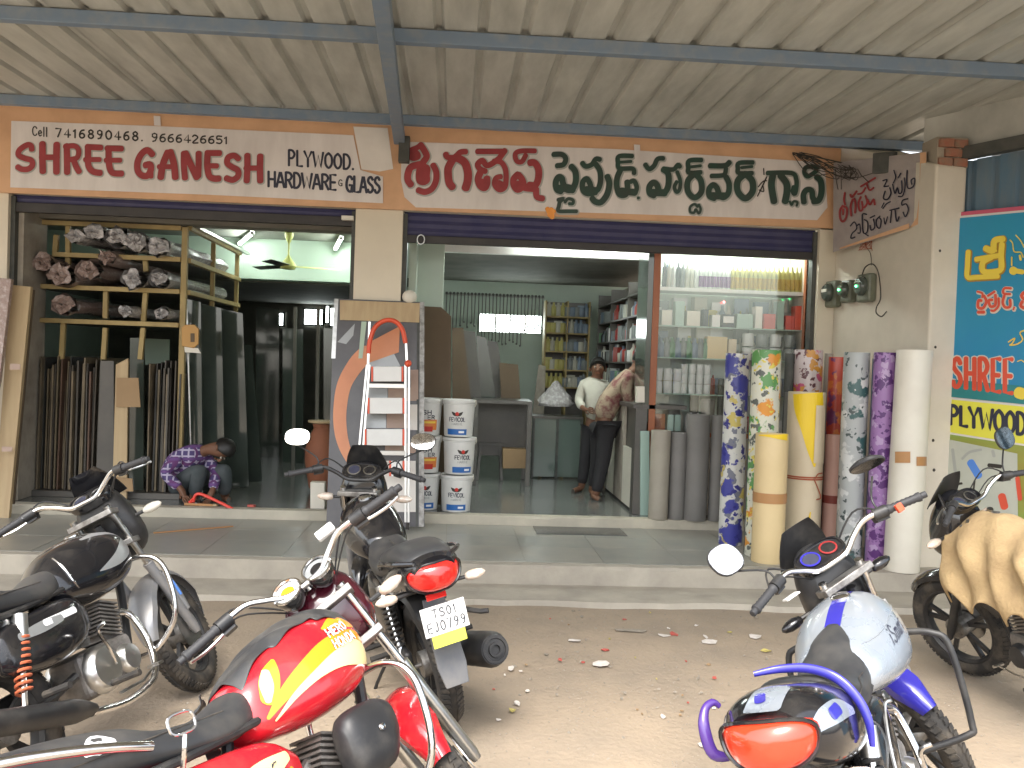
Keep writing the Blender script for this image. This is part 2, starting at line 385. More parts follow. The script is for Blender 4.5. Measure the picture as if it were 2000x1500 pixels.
# ------------------------------------------------------------------ hand-lettering: a small stroke alphabet
FONT = {
 'A': (.95, [[(.02, 0), (.45, 1), (.55, 1), (.98, 0)], [(.22, .33), (.78, .33)]]),
 'B': (.85, [[(.1, 0), (.1, 1)], [(.1, 1), (.6, .97), (.8, .77), (.55, .54), (.1, .52)], [(.55, .52), (.88, .28), (.6, .03), (.1, 0)]]),
 'C': (.85, [[(.9, .8), (.7, .97), (.35, .97), (.1, .7), (.1, .3), (.35, .03), (.7, .03), (.9, .2)]]),
 'D': (.9, [[(.1, 0), (.1, 1)], [(.1, 1), (.55, .97), (.88, .7), (.88, .3), (.55, .03), (.1, 0)]]),
 'E': (.8, [[(.9, 1), (.1, 1), (.1, 0), (.9, 0)], [(.1, .5), (.8, .5)]]),
 'F': (.75, [[(.9, 1), (.1, 1), (.1, 0)], [(.1, .52), (.75, .52)]]),
 'G': (.95, [[(.88, .8), (.65, .97), (.3, .93), (.08, .6), (.1, .25), (.4, .03), (.75, .05), (.85, .42)], [(.5, .42), (.9, .42), (.88, 0)]]),
 'H': (.95, [[(.1, 0), (.1, 1)], [(.9, 0), (.9, 1)], [(.1, .5), (.9, .5)]]),
 'I': (.3, [[(.5, 0), (.5, 1)]]),
 'J': (.6, [[(.8, 1), (.8, .25), (.5, .02), (.1, .15)]]),
 'K': (.9, [[(.1, 0), (.1, 1)], [(.9, 1), (.1, .45)], [(.35, .6), (.9, 0)]]),
 'L': (.75, [[(.1, 1), (.1, 0), (.9, 0)]]),
 'M': (1.1, [[(.05, 0), (.1, 1), (.5, .3), (.9, 1), (.95, 0)]]),
 'N': (.95, [[(.1, 0), (.1, 1), (.9, 0), (.9, 1)]]),
 'O': (.95, [[(.5, 1), (.12, .75), (.12, .25), (.5, 0), (.88, .25), (.88, .75), (.5, 1)]]),
 'P': (.85, [[(.1, 0), (.1, 1)], [(.1, 1), (.6, .98), (.88, .75), (.6, .5), (.1, .48)]]),
 'R': (.9, [[(.1, 0), (.1, 1)], [(.1, 1), (.6, .98), (.88, .76), (.6, .52), (.1, .5)], [(.45, .5), (.92, 0)]]),
 'S': (.85, [[(.85, .82), (.6, .98), (.25, .92), (.12, .72), (.4, .55), (.75, .42), (.88, .22), (.6, .03), (.25, .03), (.08, .18)]]),
 'T': (.85, [[(.02, 1), (.98, 1)], [(.5, 1), (.5, 0)]]),
 'V': (.9, [[(.02, 1), (.5, 0), (.98, 1)]]),
 'W': (1.25, [[(.02, 1), (.25, 0), (.5, .8), (.75, 0), (.98, 1)]]),
 'Y': (.9, [[(.02, 1), (.5, .5), (.98, 1)], [(.5, .5), (.5, 0)]]),
 'X': (.9, [[(.02, 1), (.98, 0)], [(.98, 1), (.02, 0)]]),
 'a': (.7, [[(.8, .5), (.4, .6), (.15, .3), (.4, 0), (.8, .2)], [(.8, .6), (.8, 0)]]),
 'e': (.7, [[(.15, .3), (.85, .35), (.6, .6), (.25, .5), (.15, .25), (.45, 0), (.85, .12)]]),
 'l': (.35, [[(.5, 1), (.5, 0)]]), 'i': (.3, [[(.5, .6), (.5, 0)], [(.5, .85), (.5, .9)]]),
 'm': (1.0, [[(.1, 0), (.1, .6)], [(.1, .45), (.3, .6), (.5, .45), (.5, 0)], [(.5, .45), (.7, .6), (.9, .45), (.9, 0)]]),
 'n': (.7, [[(.1, 0), (.1, .6)], [(.1, .45), (.5, .62), (.85, .45), (.85, 0)]]), 'r': (.5, [[(.2, 0), (.2, .6)], [(.2, .4), (.5, .6), (.9, .55)]]),
 't': (.5, [[(.5, 1), (.5, .1), (.9, 0)], [(.1, .65), (.9, .65)]]), 'd': (.7, [[(.8, .5), (.4, .6), (.15, .3), (.4, 0), (.8, .2)], [(.8, 1), (.8, 0)]]),
 'o': (.7, [[(.5, .6), (.15, .3), (.5, 0), (.85, .3), (.5, .6)]]), 'p': (.7, [[(.15, .6), (.15, -.35)], [(.15, .5), (.5, .62), (.85, .3), (.5, 0), (.15, .1)]]),
 's': (.6, [[(.8, .55), (.3, .58), (.25, .38), (.75, .25), (.7, .02), (.2, .05)]]),
 '0': (.8, [[(.5, 1), (.15, .75), (.15, .25), (.5, 0), (.85, .25), (.85, .75), (.5, 1)]]),
 '1': (.45, [[(.2, .75), (.6, 1), (.6, 0)]]), '2': (.75, [[(.12, .8), (.4, 1), (.8, .85), (.8, .6), (.12, 0), (.9, 0)]]),
 '4': (.8, [[(.65, 0), (.65, 1), (.08, .3), (.95, .3)]]), '5': (.75, [[(.85, 1), (.2, 1), (.18, .58), (.6, .62), (.88, .35), (.6, .02), (.1, .1)]]),
 '6': (.78, [[(.8, .95), (.4, .85), (.15, .5), (.2, .12), (.5, 0), (.82, .15), (.8, .42), (.5, .55), (.2, .4)]]),
 '7': (.75, [[(.08, 1), (.9, 1), (.4, 0)]]), '8': (.8, [[(.5, 1), (.2, .82), (.35, .58), (.8, .4), (.82, .15), (.5, 0), (.18, .15), (.2, .4), (.65, .58), (.8, .82), (.5, 1)]]),
 '9': (.78, [[(.8, .6), (.5, .45), (.18, .6), (.2, .88), (.5, 1), (.8, .88), (.82, .5), (.6, .1), (.25, 0)]]),
 '.': (.3, [[(.4, .0), (.5, .04)]]), ',': (.3, [[(.5, .06), (.3, -.18)]]), ' ': (.5, []), '-': (.5, [[(.1, .45), (.9, .45)]]),
 '&': (.8, [[(.9, 0), (.25, .75), (.45, 1), (.65, .8), (.15, .3), (.35, 0), (.9, .4)]]),
}
SMOOTH = set('CDGJOPRSaemnrdopst02568')
def text(g, s, mp, x0, y0, x1, y1, h0, h1=None, wt=.18, lift=0.0, slant=0.0, gap=.18):
    """letters along the line (x0,y0)-(x1,y1) in map units; h height (map units, upward = -y if negative)"""
    h1 = h0 if h1 is None else h1
    tot = sum(FONT[c][0] + gap for c in s) - gap; cx = 0; k = 0
    a, b = V((x0, y0)), V((x1, y1)); L = (b - a).length; H = abs(h0 + h1) / 2
    for c in s:
        wd, sts = FONT[c]
        for st in sts:
            def f(u, v):
                q = (cx + u * wd) / tot; hh = h0 + (h1 - h0) * q; p_ = a + (b - a) * q
                return (p_.x + slant * v * abs(hh), p_.y + hh * v)
            pts = [f(*q) for q in st]
            g.ribbon(pts, wt * H, mp, sm=4 if (c in SMOOTH and len(st) > 3) else 0, lift=lift + k * .00025); k = (k + 1) % 4
        cx += wd + gap
    return g
# ================================================================== SETTING
YC, YF, ZP, ZS = 6.96, 8.74, 0.19, 0.28
def xat(px, py=600, Y=YF): return at(px, py, Y=Y).x
XP0, XP1, XR, XE = xat(689), xat(785, 500), xat(1597, 560), xat(1627, 600)
XL = xat(14, 500)
# ground: one sheet with soft relief near the camera
g = G(); N = 90
def gx(i): t = i / N * 2 - 1; return 40 * (abs(t) ** 2.2) * (1 if t > 0 else -1)
from mathutils import noise as MN
xs = sorted({round(gx(i), 3) for i in range(N + 1)}); ys = [-45, -25, -12, -6, -2, 0, .8] + [1.4 + k * .14 for k in range(38)] + [6.75, 6.97, 9, 40, 70]
vs = [(x, y, (MN.noise(V((x * 1.1, y * 1.1, 3))) * .018 + MN.noise(V((x * 5, y * 5, 1))) * .005 if .8 < y < 6.5 else 0) - .004) for y in ys for x in xs]
nx = len(xs)
g.add(vs, [(j * nx + i, j * nx + i + 1, (j + 1) * nx + i + 1, (j + 1) * nx + i) for j in range(len(ys) - 1) for i in range(nx - 1)])
g.out('ground', M['dirt'], smooth=True, kind='structure')
# low worn concrete apron in front of the kerb, its edge broken
g = G(); R = random.Random(4); top = []
for k in range(61):
    x = -7 + k * .2; top.append((x, 6.50 + R.uniform(-.035, .035) + (.05 if 1.6 < x < 2.2 else 0)))
for (x0, y0), (x1, y1) in zip(top, top[1:]):
    z = .035
    g.add([(x0, y0, z), (x1, y1, z), (x1, 6.97, z + .008), (x0, 6.97, z + .008), (x0, y0 - .03, -.02), (x1, y1 - .03, -.02)], [(0, 1, 2, 3), (4, 5, 1, 0)])
g.out('apron', M['concrete'], smooth=True, kind='structure')
# kerb and porch
def rough_step(nm, x0, x1, y0, y1, z0, z1, mt, step=.09, jit=.005, seed=1):
    R = random.Random(seed); rg = []; n = int((x1 - x0) / step); chip = 0
    for i in range(n + 1):
        x = x0 + (x1 - x0) * i / n; a = R.uniform(-jit, jit); chip = max(0, chip - 1)
        if R.random() < .07: chip = 2
        c = .022 if chip else .007
        rg.append([V((x, y0 + a, z0)), V((x, y0 + a * .6 + R.uniform(0, .003), z1 - c - R.uniform(0, .004))), V((x, y0 + c + R.uniform(0, .004), z1 + R.uniform(-.002, .001))), V((x, y1, z1)), V((x, y1, z0))])
    g = G(); g.rings(rg); return g.out(nm, mt, kind='structure', smooth=True, ang=30)
rough_step('kerb', -9, 3.97, YC, YC + .11, -.1, ZP - .002, M['concrete'], seed=3)
g = G(); g.box((-9, YC + .11, -.1), (3.97, YF - .08, ZP - .006)); g.out('porch_base', M['concrete'], kind='structure')
pf = thing('porch_floor', None, None, (0, YC, ZP)); pf['kind'] = 'structure'
R = random.Random(5)
px_ = [-5.6 + .62 * k for k in range(16)]; py_ = [YC + .12, YC + .72, YC + 1.18, YF - .085]
tv = [mat('stone_tile_' + 'abc'[i], c, .3, c2=c2, scale=3.5, rvar=.05, bump=.04, detail=9) for i, (c, c2) in enumerate((((.27, .27, .245), (.36, .34, .295)), ((.25, .255, .235), (.34, .325, .285)), ((.29, .285, .255), (.37, .345, .295))))]
for j in range(3):
    for i in range(15):
        x0, x1 = px_[i], px_[i + 1]
        if x1 > 3.97: continue
        gg = G(); gg.box((x0 + .002, py_[j] + .002, ZP - .012), (x1 - .002, py_[j + 1] - .002, ZP + R.uniform(0, .0015)))
        dark = (i, j) in ((9, 1),)
        gg.out('stone_tile', M['porch_dark'] if False else tv[R.randrange(3)], pf)
a, b = at(1042, 1031, Z=ZP), at(1228, 1050, Z=ZP)
g = G(); g.box((a.x, YF - .50, ZP + .003), (b.x, YF - .12, ZP + .007)); g.out('door_mat', M['porch_dark'], label='dark rectangular mat on the porch in front of the right shop doorway', cat='mat')
# riser and shop floors
rough_step('step_riser', -9, XE, YF - .08, YF + .05, ZP - .05, ZS, M['riser'], jit=.003, seed=8)
g = G(); g.box((-9, YF + .05, ZS - .1), (4.6, 19, ZS - .003)); g.out('shop_floor', M['shop_floor'], kind='structure')
# ------------------------------------------------------------------ pillars and walls
g = G(); g.box((XP0, YF, ZS), (XP1, YF + .38, 3.12)); g.out('pillar', M['pillar'], label='cream painted square pillar between the two shop openings', cat='pillar', bevel=.006)
g = G(); g.box((-9, YF, 0), (XL, YF + .3, 3.12)); g.out('left_wall', M['pillar'], label='cream wall end at the far left of the shop front', cat='wall')
g = G(); g.box((XR, YF, ZS), (XE + .02, YF + .3, 3.9)); g.out('pillar', M['pillar'], label='narrow cream pillar between the right shop opening and the meter wall', cat='pillar', bevel=.004)
# meter wall running out toward the road, with a raw end face
W0 = V((XE, YF, 0)); W1 = V((at(1812, 700, Y=7.22).x, 7.22, 0)); W2 = V((at(1868, 700, Y=7.24).x + .03, 7.26, 0)); W3 = V((W2.x + .06, YF, 0))
g = G(); zt = 3.93
poly = [W0, W1, W2, W3]
zr = at(1840, 322, Y=7.24).z
g.add([(p.x, p.y, 0) for p in poly] + [(p.x, p.y, (zt if i in (0, 3) else zr)) for i, p in enumerate(poly)],
      [(0, 3, 2, 1), (4, 5, 6, 7), (0, 1, 5, 4), (1, 2, 6, 5), (2, 3, 7, 6), (3, 0, 4, 7)])
mw = g.out('meter_wall', M['cream_wall'], label='cream plastered side wall carrying the electricity meters, raw brick at its top', cat='wall', bevel=.02)
# broken bricks on top of the end face
R = random.Random(9)
for r in range(3):
    for c in range(2):
        x = W1.x + .03 + c * .125 + (.05 if r % 2 else 0); z = zr - .004 + r * .075
        if x + .11 > W2.x + .04: continue
        gg = G(); gg.box((x, 7.235 + R.uniform(-.012, .02), z), (x + .115, 7.36, z + .066)); gg.out('brick', M['brick_raw'], mw, bevel=.006)
gg = G(); gg.box((W1.x + .02, 7.26, zr - .01), (W2.x, 7.5, zr + .23)); gg.out('mortar', M['mortar'], mw)
# nails / stains on the wall end
R = random.Random(3)
for (px, py) in ((1835, 490), (1826, 678), (1822, 860), (1824, 918)):
    p = at(px, py, Y=7.235); gg = G(); gg.sph(p, (.014, .012, .014), 8, 5); gg.out('wall_plug', M['wire'], mw)
# header wall above openings (behind sign) and shutter boxes
g = G(); g.box((-9, YF, 3.12), (XE, YF + .3, 3.9)); g.out('header_wall', M['cream_wall'], label='masonry lintel wall above the shop openings, behind the painted sign', cat='wall')
zb = at(1200, 470, Y=YF + .09).z
def shutter(x0, x1, lab, zlow, blue):
    t = thing('rolling_shutter', lab, 'shutter', ((x0 + x1) / 2, YF + .1, zlow))
    z = 3.12; i = 0
    while z > zlow + .10:
        z2 = z - .072
        gg = G(); gg.add([(x0, YF + .09, z), (x1, YF + .09, z), (x1, YF + .075, z - .036), (x0, YF + .075, z - .036), (x1, YF + .09, z2), (x0, YF + .09, z2), (x0, YF + .12, z2), (x1, YF + .12, z2), (x0, YF + .12, z), (x1, YF + .12, z)],
                         [(0, 3, 2, 1), (3, 5, 4, 2), (5, 6, 7, 4), (8, 0, 1, 9)]); gg.out('slat', M['shutter_blue'] if i < blue else M['shutter_dark'], t); z = z2; i += 1
    gg = G(); gg.box((x0, YF + .06, zlow), (x1, YF + .125, z)); gg.out('bottom_rail', M['shutter_dark'], t, bevel=.005)
    return t
shutter(XL + .01, XP0 - .01, 'rolled-up blue and black steel shutter over the left shop opening', at(350, 428, Y=YF + .09).z, 1)
shutter(XP1 + .01, XR - .01, 'rolled-up dark blue steel shutter over the right shop opening', at(1200, 491, Y=YF + .09).z, 3)
for nm, (x, sx) in (('a', (XP0 - .02, 1)), ('b', (XP1 + .02, 1)), ('c', (XR - .02, 1)), ('d', (XL + .02, 1))):
    g = G(); g.box((x - .02, YF + .05, ZS), (x + .02, YF + .16, 3.1)); o = g.out('shutter_guide', M['steel_dark'])
    tag(o, {'a': 'steel shutter guide rail on the left side of the central pillar', 'b': 'steel shutter guide rail on the right side of the central pillar', 'c': 'steel shutter guide rail at the right end of the right shop', 'd': 'steel shutter guide rail at the far left end of the left shop'}[nm], 'rail')
# lock rings / hooks hanging from shutters
for (px, py, lab) in ((822, 468, 'steel pull ring hanging below the shutter right of the pillar'),):
    p = at(px, py, Y=YF + .02); g = G(); g.tube([p + V((math.cos(a_) * .035, 0, math.sin(a_) * .045)) for a_ in [k * math.pi / 6 for k in range(12)]], .006, 6, closed=True); g.out('pull_ring', M['steel'], label=lab, cat='ring', smooth=True)
p = at(680, 426, Y=YF - .0); g = G(); g.box((p.x - .06, YF - .02, p.z - .02), (p.x + .05, YF + .05, p.z + .02)); g.out('conduit_stub', M['vinyl_white'], label='short white conduit stub beside the top left of the central pillar', cat='conduit')
# ------------------------------------------------------------------ painted sign
YS = YF - .035
sg = thing('shop_sign', 'long orange and white painted sign with English and Telugu lettering over both shops', 'sign', (0, YS, 3.1))
g = G(); ztop = 3.90
g.add([(-7, YS, at(-600, 350, Y=YS).z), (XE + .0, YS, at(1627, 446, Y=YS).z), (XE + .0, YS, ztop), (-7, YS, ztop), (-7, YF - .002, at(-600, 350, Y=YS).z), (XE, YF - .002, at(1627, 446, Y=YS).z), (XE, YF - .002, ztop), (-7, YF - .002, ztop)],
      [(0, 1, 2, 3), (0, 4, 5, 1), (1, 5, 6, 2), (3, 7, 4, 0)]); g.out('backing', M['orange'], sg)
def sp(px, py, h): 
    q = at(px, py, Y=YS - .001 - h); return q
def panel(poly, mt, name, h=.004, th=.004, parent=sg, mp=sp): gg = G(); gg.prism(poly, mp, h, h + th) ; return gg.out(name, mt, parent)
panel([(20, 366), (22, 236), (300, 246), (690, 264), (704, 332), (748, 345), (748, 397), (400, 380)], M['flex_white'], 'panel')
panel([(812, 405), (790, 385), (783, 350), (784, 300), (800, 277), (1200, 291), (1590, 316), (1612, 335), (1616, 405), (1596, 430), (1200, 417)], M['flex_white'], 'panel')
panel([(690, 247), (757, 250), (768, 330), (742, 335), (706, 331)], M['paper_patch'], 'paper_patch', .0086, .001)
panel([(300, 226), (313, 227), (314, 246), (301, 245)], M['flex_white'], 'paper_patch', .010, .002)
panel([(1238, 282), (1250, 283), (1251, 312), (1240, 311)], M['flex_white'], 'paper_patch', .018, .002)
def word(strs, ox, oy, sc, mt, name='lettering', h=.009, mp=sp, parent=sg, halo=None, k0=1.0, ho=.004):
    if halo:
        gg = G()
        for i, (w_, pts) in enumerate(strs): gg.ribbon([(ox + x / sc + 1.2, oy + y / sc + 1.2) for x, y in pts], (w_ + 26) / sc * k0, mp, sm=5, lift=h + (i % 5) * .0006)
        gg.out('lettering_shade', halo, parent)
    gg = G()
    for i, (w_, pts) in enumerate(strs): gg.ribbon([(ox + x / sc, oy + y / sc) for x, y in pts], w_ / sc * k0, mp, sm=5, lift=h + ho + (i % 6) * .0006)
    return gg.out(name, mt, parent)
A_ = (780, 270, 6.667); B_ = (1060, 280, 6.667); C_ = (1340, 290, 6.667)
SRI = [(70, [(290, 85), (225, 125), (150, 160), (135, 220), (180, 262), (245, 240), (225, 190), (180, 200)]), (85, [(275, 85), (330, 170), (355, 240), (310, 310)]), (90, [(300, 335), (160, 370), (115, 450), (110, 540), (150, 605)]),
       (185, [(315, 400), (305, 480), (310, 540)]), (80, [(440, 350), (480, 440), (475, 560), (420, 660), (330, 700), (245, 675)])]
GA = [(75, [(605, 205), (625, 245), (720, 250), (790, 185), (865, 175)]), (100, [(700, 270), (640, 380), (635, 480), (650, 580), (690, 635)]), (105, [(730, 245), (845, 310), (890, 430), (890, 550), (862, 650)])]
NNE = [(72, [(1015, 172), (1200, 172), (1370, 172)]), (75, [(1375, 160), (1330, 220), (1290, 270), (1190, 340), (1130, 350), (1080, 290), (1020, 340), (1050, 400), (1120, 430)]), (90, [(1060, 430), (1025, 530), (1055, 620), (1110, 645), (1140, 590), (1140, 520)]),
       (85, [(1070, 560), (1100, 620)]), (70, [(1230, 300), (1320, 310), (1380, 400), (1390, 540), (1370, 640), (1300, 670), (1240, 600), (1260, 520), (1320, 500)]), (120, [(1290, 600), (1320, 620)])]
SHA = [(65, [(1765, 165), (1600, 165), (1520, 190), (1510, 250), (1540, 305), (1600, 300), (1645, 220)]), (85, [(1545, 470), (1490, 530), (1490, 610), (1540, 670), (1610, 620), (1600, 540), (1550, 475)]), (100, [(1540, 600), (1640, 640), (1740, 650)]),
       (90, [(1700, 320), (1760, 320), (1810, 400), (1810, 520), (1770, 610), (1690, 610)]), (80, [(1780, 660), (1790, 760), (1865, 785)])]
for wd in (SRI, GA, NNE, SHA): word(wd, *A_, M['sign_red'], halo=M['sign_halo'])
PLAI = [(68, [(140, 145), (250, 145), (300, 200), (270, 275), (185, 292)]), (80, [(370, 300), (425, 370), (430, 500), (380, 600), (310, 600), (265, 520), (250, 455), (205, 440), (170, 510), (185, 600), (240, 625)]), (105, [(225, 590), (300, 580), (390, 600)]),
        (50, [(200, 735), (270, 720), (225, 760), (210, 820), (205, 880), (330, 885), (440, 885)]), (42, [(290, 765), (330, 722), (395, 740), (390, 785), (345, 785)])]
VU = [(65, [(515, 255), (560, 300), (640, 275), (690, 205), (745, 210)]), (72, [(690, 270), (745, 360), (752, 500), (710, 610), (640, 590), (610, 510), (570, 460), (520, 510), (525, 610), (585, 655), (690, 640)]), (90, [(570, 600), (690, 615)]),
      (80, [(840, 430), (868, 520), (840, 660), (760, 765), (685, 760), (645, 715)])]
DD = [(60, [(1165, 165), (995, 168), (980, 250), (1000, 325), (1170, 330), (1190, 390)]), (40, [(1010, 245), (1150, 235)]), (75, [(1010, 350), (970, 450), (965, 560), (1000, 665), (1075, 670), (1105, 600), (1100, 500)]), (90, [(1020, 620), (1200, 640)]), (62, [(1205, 650), (1225, 570), (1190, 490), (1145, 500)]), (40, [(1240, 710), (1250, 712)])]
HAA = [(62, [(1335, 275), (1385, 335), (1450, 290), (1495, 205), (1570, 195)]), (80, [(1570, 340), (1635, 400), (1635, 550), (1585, 640), (1520, 625), (1490, 545), (1440, 510), (1390, 565), (1395, 650), (1450, 680)]), (95, [(1430, 640), (1590, 645)]), (60, [(1570, 330), (1700, 340), (1760, 280), (1785, 305)]), (50, [(1750, 370), (1790, 480), (1785, 590), (1745, 635), (1715, 570), (1745, 500)])]
for wd in (PLAI, VU, DD, HAA): word(wd, *B_, M['sign_green'], halo=M['sign_halo'])
RDD = [(62, [(200, 150), (40, 160), (30, 250), (40, 315), (190, 310)]), (40, [(60, 240), (190, 225)]), (78, [(110, 330), (190, 410), (200, 560), (110, 640), (25, 560), (25, 420), (110, 330)]), (34, [(150, 760), (110, 725), (55, 760), (55, 825), (105, 835), (125, 790), (165, 845), (190, 790), (165, 730)])]
VE = [(70, [(310, 225), (500, 225), (565, 180)]), (60, [(520, 260), (490, 345), (330, 358)]), (75, [(520, 370), (560, 460), (550, 580), (480, 640), (430, 590), (400, 510), (350, 475), (300, 530), (305, 620), (370, 650)]), (95, [(340, 615), (510, 620)])]
RR_ = [(60, [(870, 182), (690, 190), (675, 260), (690, 320), (860, 320)]), (40, [(720, 250), (860, 235)]), (85, [(770, 330), (860, 420), (865, 560), (770, 650), (675, 560), (675, 420), (770, 330)])]
GLA = [(60, [(1060, 320), (1370, 320), (1435, 400), (1435, 520), (1415, 590), (1390, 560), (1405, 500)]), (90, [(1130, 350), (1112, 480), (1145, 690)]), (90, [(1230, 350), (1305, 450), (1315, 560), (1290, 690)]), (32, [(1350, 690), (1375, 735), (1400, 690), (1450, 700), (1440, 745)])]
SS = [(58, [(1715, 240), (1575, 240), (1540, 300), (1575, 365), (1640, 335), (1700, 290)]), (75, [(1535, 700), (1530, 600), (1570, 540), (1635, 550), (1650, 640), (1690, 690)]), (80, [(1700, 370), (1755, 430), (1765, 560), (1730, 670), (1660, 690)])]
for wd in (RDD, VE, RR_, GLA, SS): word(wd, *C_, M['sign_green'], halo=M['sign_halo'])
word([(16, [(940, 500), (1000, 430), (1050, 420)]), (18, [(930, 620), (990, 500), (1050, 370)]), (16, [(950, 540), (1010, 560), (1000, 480)]), (16, [(1010, 260), (1015, 340)])], *C_, M['sign_ink'])
word([(60, [(60, 850), (100, 930)]), (70, [(110, 860), (120, 960)]), (50, [(150, 880), (80, 940)])], 1060, 280, 6.667, M['decal_orange'], name='paint_splash', h=.02)
D_ = (10, 235, 7.692); E_ = (250, 250, 7.143)
SHREE = [[(85, [(400, 440), (390, 385), (330, 370), (220, 440), (200, 520), (290, 570), (390, 600), (410, 670), (350, 730), (250, 735), (185, 700)])],
 [(100, [(560, 350), (560, 560), (565, 770)]), (100, [(775, 360), (770, 560), (770, 780)]), (85, [(540, 555), (790, 555)])],
 [(95, [(925, 380), (930, 600), (930, 785)]), (80, [(900, 395), (1040, 385), (1105, 450), (1080, 560), (980, 590)]), (90, [(1030, 600), (1070, 700), (1110, 770)])],
 [(90, [(1230, 400), (1440, 410)]), (95, [(1245, 410), (1245, 560), (1255, 690), (1320, 770), (1430, 790)]), (75, [(1200, 590), (1420, 590)])],
 [(90, [(1530, 420), (1750, 425)]), (95, [(1555, 430), (1555, 560), (1570, 710), (1620, 790), (1750, 800)]), (75, [(1510, 600), (1730, 600)])]]
for wd in SHREE: word(wd, *D_, M['sign_red'], halo=M['sign_halo'])
GAN = [[(90, [(340, 370), (270, 310), (190, 360), (135, 470), (135, 590), (190, 660), (270, 665), (315, 590), (310, 510), (240, 520)]), (70, [(320, 560), (320, 680)])],
 [(95, [(455, 690), (490, 500), (555, 340)]), (95, [(590, 330), (640, 500), (660, 690)]), (70, [(430, 540), (620, 540)])],
 [(85, [(780, 350), (780, 520), (795, 700)]), (95, [(800, 350), (880, 520), (960, 690)]), (85, [(985, 350), (985, 520), (980, 670)])],
 [(85, [(1100, 350), (1280, 350)]), (90, [(1110, 370), (1105, 520), (1130, 660), (1190, 705), (1270, 705)]), (75, [(1090, 525), (1240, 530)])],
 [(85, [(1540, 430), (1480, 385), (1400, 410), (1385, 490), (1450, 545), (1530, 590), (1535, 670), (1460, 725), (1370, 700)])],
 [(88, [(1665, 380), (1665, 560), (1655, 740)]), (90, [(1845, 390), (1840, 560), (1845, 740)]), (75, [(1640, 560), (1850, 560)])]]
for wd in GAN: word(wd, *E_, M['sign_red'], halo=M['sign_halo'])
def wtext(s, x0, y0, x1, y1, h0, h1, wt, mt, lift=.011, slant=0, mp=sp, parent=sg, name='lettering', **kw):
    gg = G(); text(gg, s, mp, x0, y0, x1, y1, -h0, -h1, wt=wt, lift=lift, slant=slant, **kw); return gg.out(name, mt, parent)
wtext('Cell', 63, 264, 93, 267, 17, 18, .14, M['sign_ink'], gap=.12)
wtext('7416890468.', 108, 267, 280, 275, 16, 17, .2, M['sign_ink'], gap=.25)
wtext('9666426651', 295, 276, 445, 281, 16, 14, .2, M['sign_ink'], gap=.12)
wtext('PLYWOOD.', 563, 323, 692, 331, 30, 28, .16, M['sign_navy'], gap=.16)
wtext('HARDWARE', 523, 364, 657, 371, 29, 29, .17, M['sign_navy'], gap=.1)
wtext('G', 661, 363, 669, 363, 12, 12, .16, M['sign_ink'])
wtext('GLASS', 676, 374, 743, 377, 30, 31, .17, M['sign_navy'], gap=.1)
# ------------------------------------------------------------------ canopy
ZB1 = at(1000, 236, Y=8.45).z; ZB2 = at(1000, 70, Y=6.2).z
slope = (ZB1 - ZB2) / (8.45 - 6.2)
def zc(y): return ZB2 + slope * (y - 6.2)
cn = thing('canopy', 'corrugated metal sheet canopy over the shop front', 'canopy', (0, 6, ZB2))
xx = -8.4; k = 0; R = random.Random(2)
pitch = .285
while xx < 7.3:
    # one sheet = four ribs, each sheet lapped over the last
    gg = G(); n = 4; prof = []
    for i in range(n):
        x = xx + i * pitch
        prof += [(x, 0), (x + pitch - .075, 0), (x + pitch - .055, .032), (x + pitch - .02, .032)]
    prof += [(xx + n * pitch, 0), (xx + n * pitch + .03, 0)]
    dz = .004 * (k % 2); yy0, yy1 = 2.9, 8.72
    rows = [(yy0, zc(yy0)), (yy1, zc(yy1))]
    vs = [(x, y, z + h + dz) for (y, z) in rows for (x, h) in prof] + [(x, y, z + h + dz + .002) for (y, z) in rows for (x, h) in prof]
    m_ = len(prof); fs = [(i, i + 1, m_ + i + 1, m_ + i) for i in range(m_ - 1)] + [(2 * m_ + i, 3 * m_ + i, 3 * m_ + i + 1, 2 * m_ + i + 1) for i in range(m_ - 1)]
    gg.add(vs, fs); gg.out('roof_sheet', M['canopy'], cn); xx += n * pitch; k += 1
for (y, hh) in ((3.95, .09), (6.2, .09), (8.45, .085)):
    gg = G(); z = zc(y); gg.box((-8.4, y - .04, z - hh - .003), (7.3, y + .04, z - .003)); gg.out('purlin', M['steel_blue'], cn, bevel=.006)
for i, (pxa, pya, ya, pxb, pyb, yb) in enumerate(((757, 100, 6.1, 779, 290, 8.6),)):
    a = at(pxa, pya, Y=ya); b = at(pxb, pyb, Y=yb); d_ = (b - a) / (yb - ya); a2 = a + d_ * (2.9 - ya); b2 = a + d_ * (8.69 - ya)
    a2.z = zc(2.9) - .14; b2.z = zc(8.69) - .17
    gg = G(); gg.beam(a2, b2, .10, .09); gg.out('rafter', M['steel_blue'], cn, bevel=.006)
    p = b2 + V((.05, -.02, -.10)); gg = G(); gg.box((p.x - .05, 8.60, p.z - .12), (p.x + .05, 8.685, p.z + .12)); gg.out('bracket', M['steel_dark'], cn, bevel=.004)
for x in (4.05,):
    gg = G(); gg.beam((-5.7, 2.9, zc(2.9) - .14), (-5.7, 8.69, zc(8.69) - .16), .10, .09); gg.out('rafter', M['steel_blue'], cn)
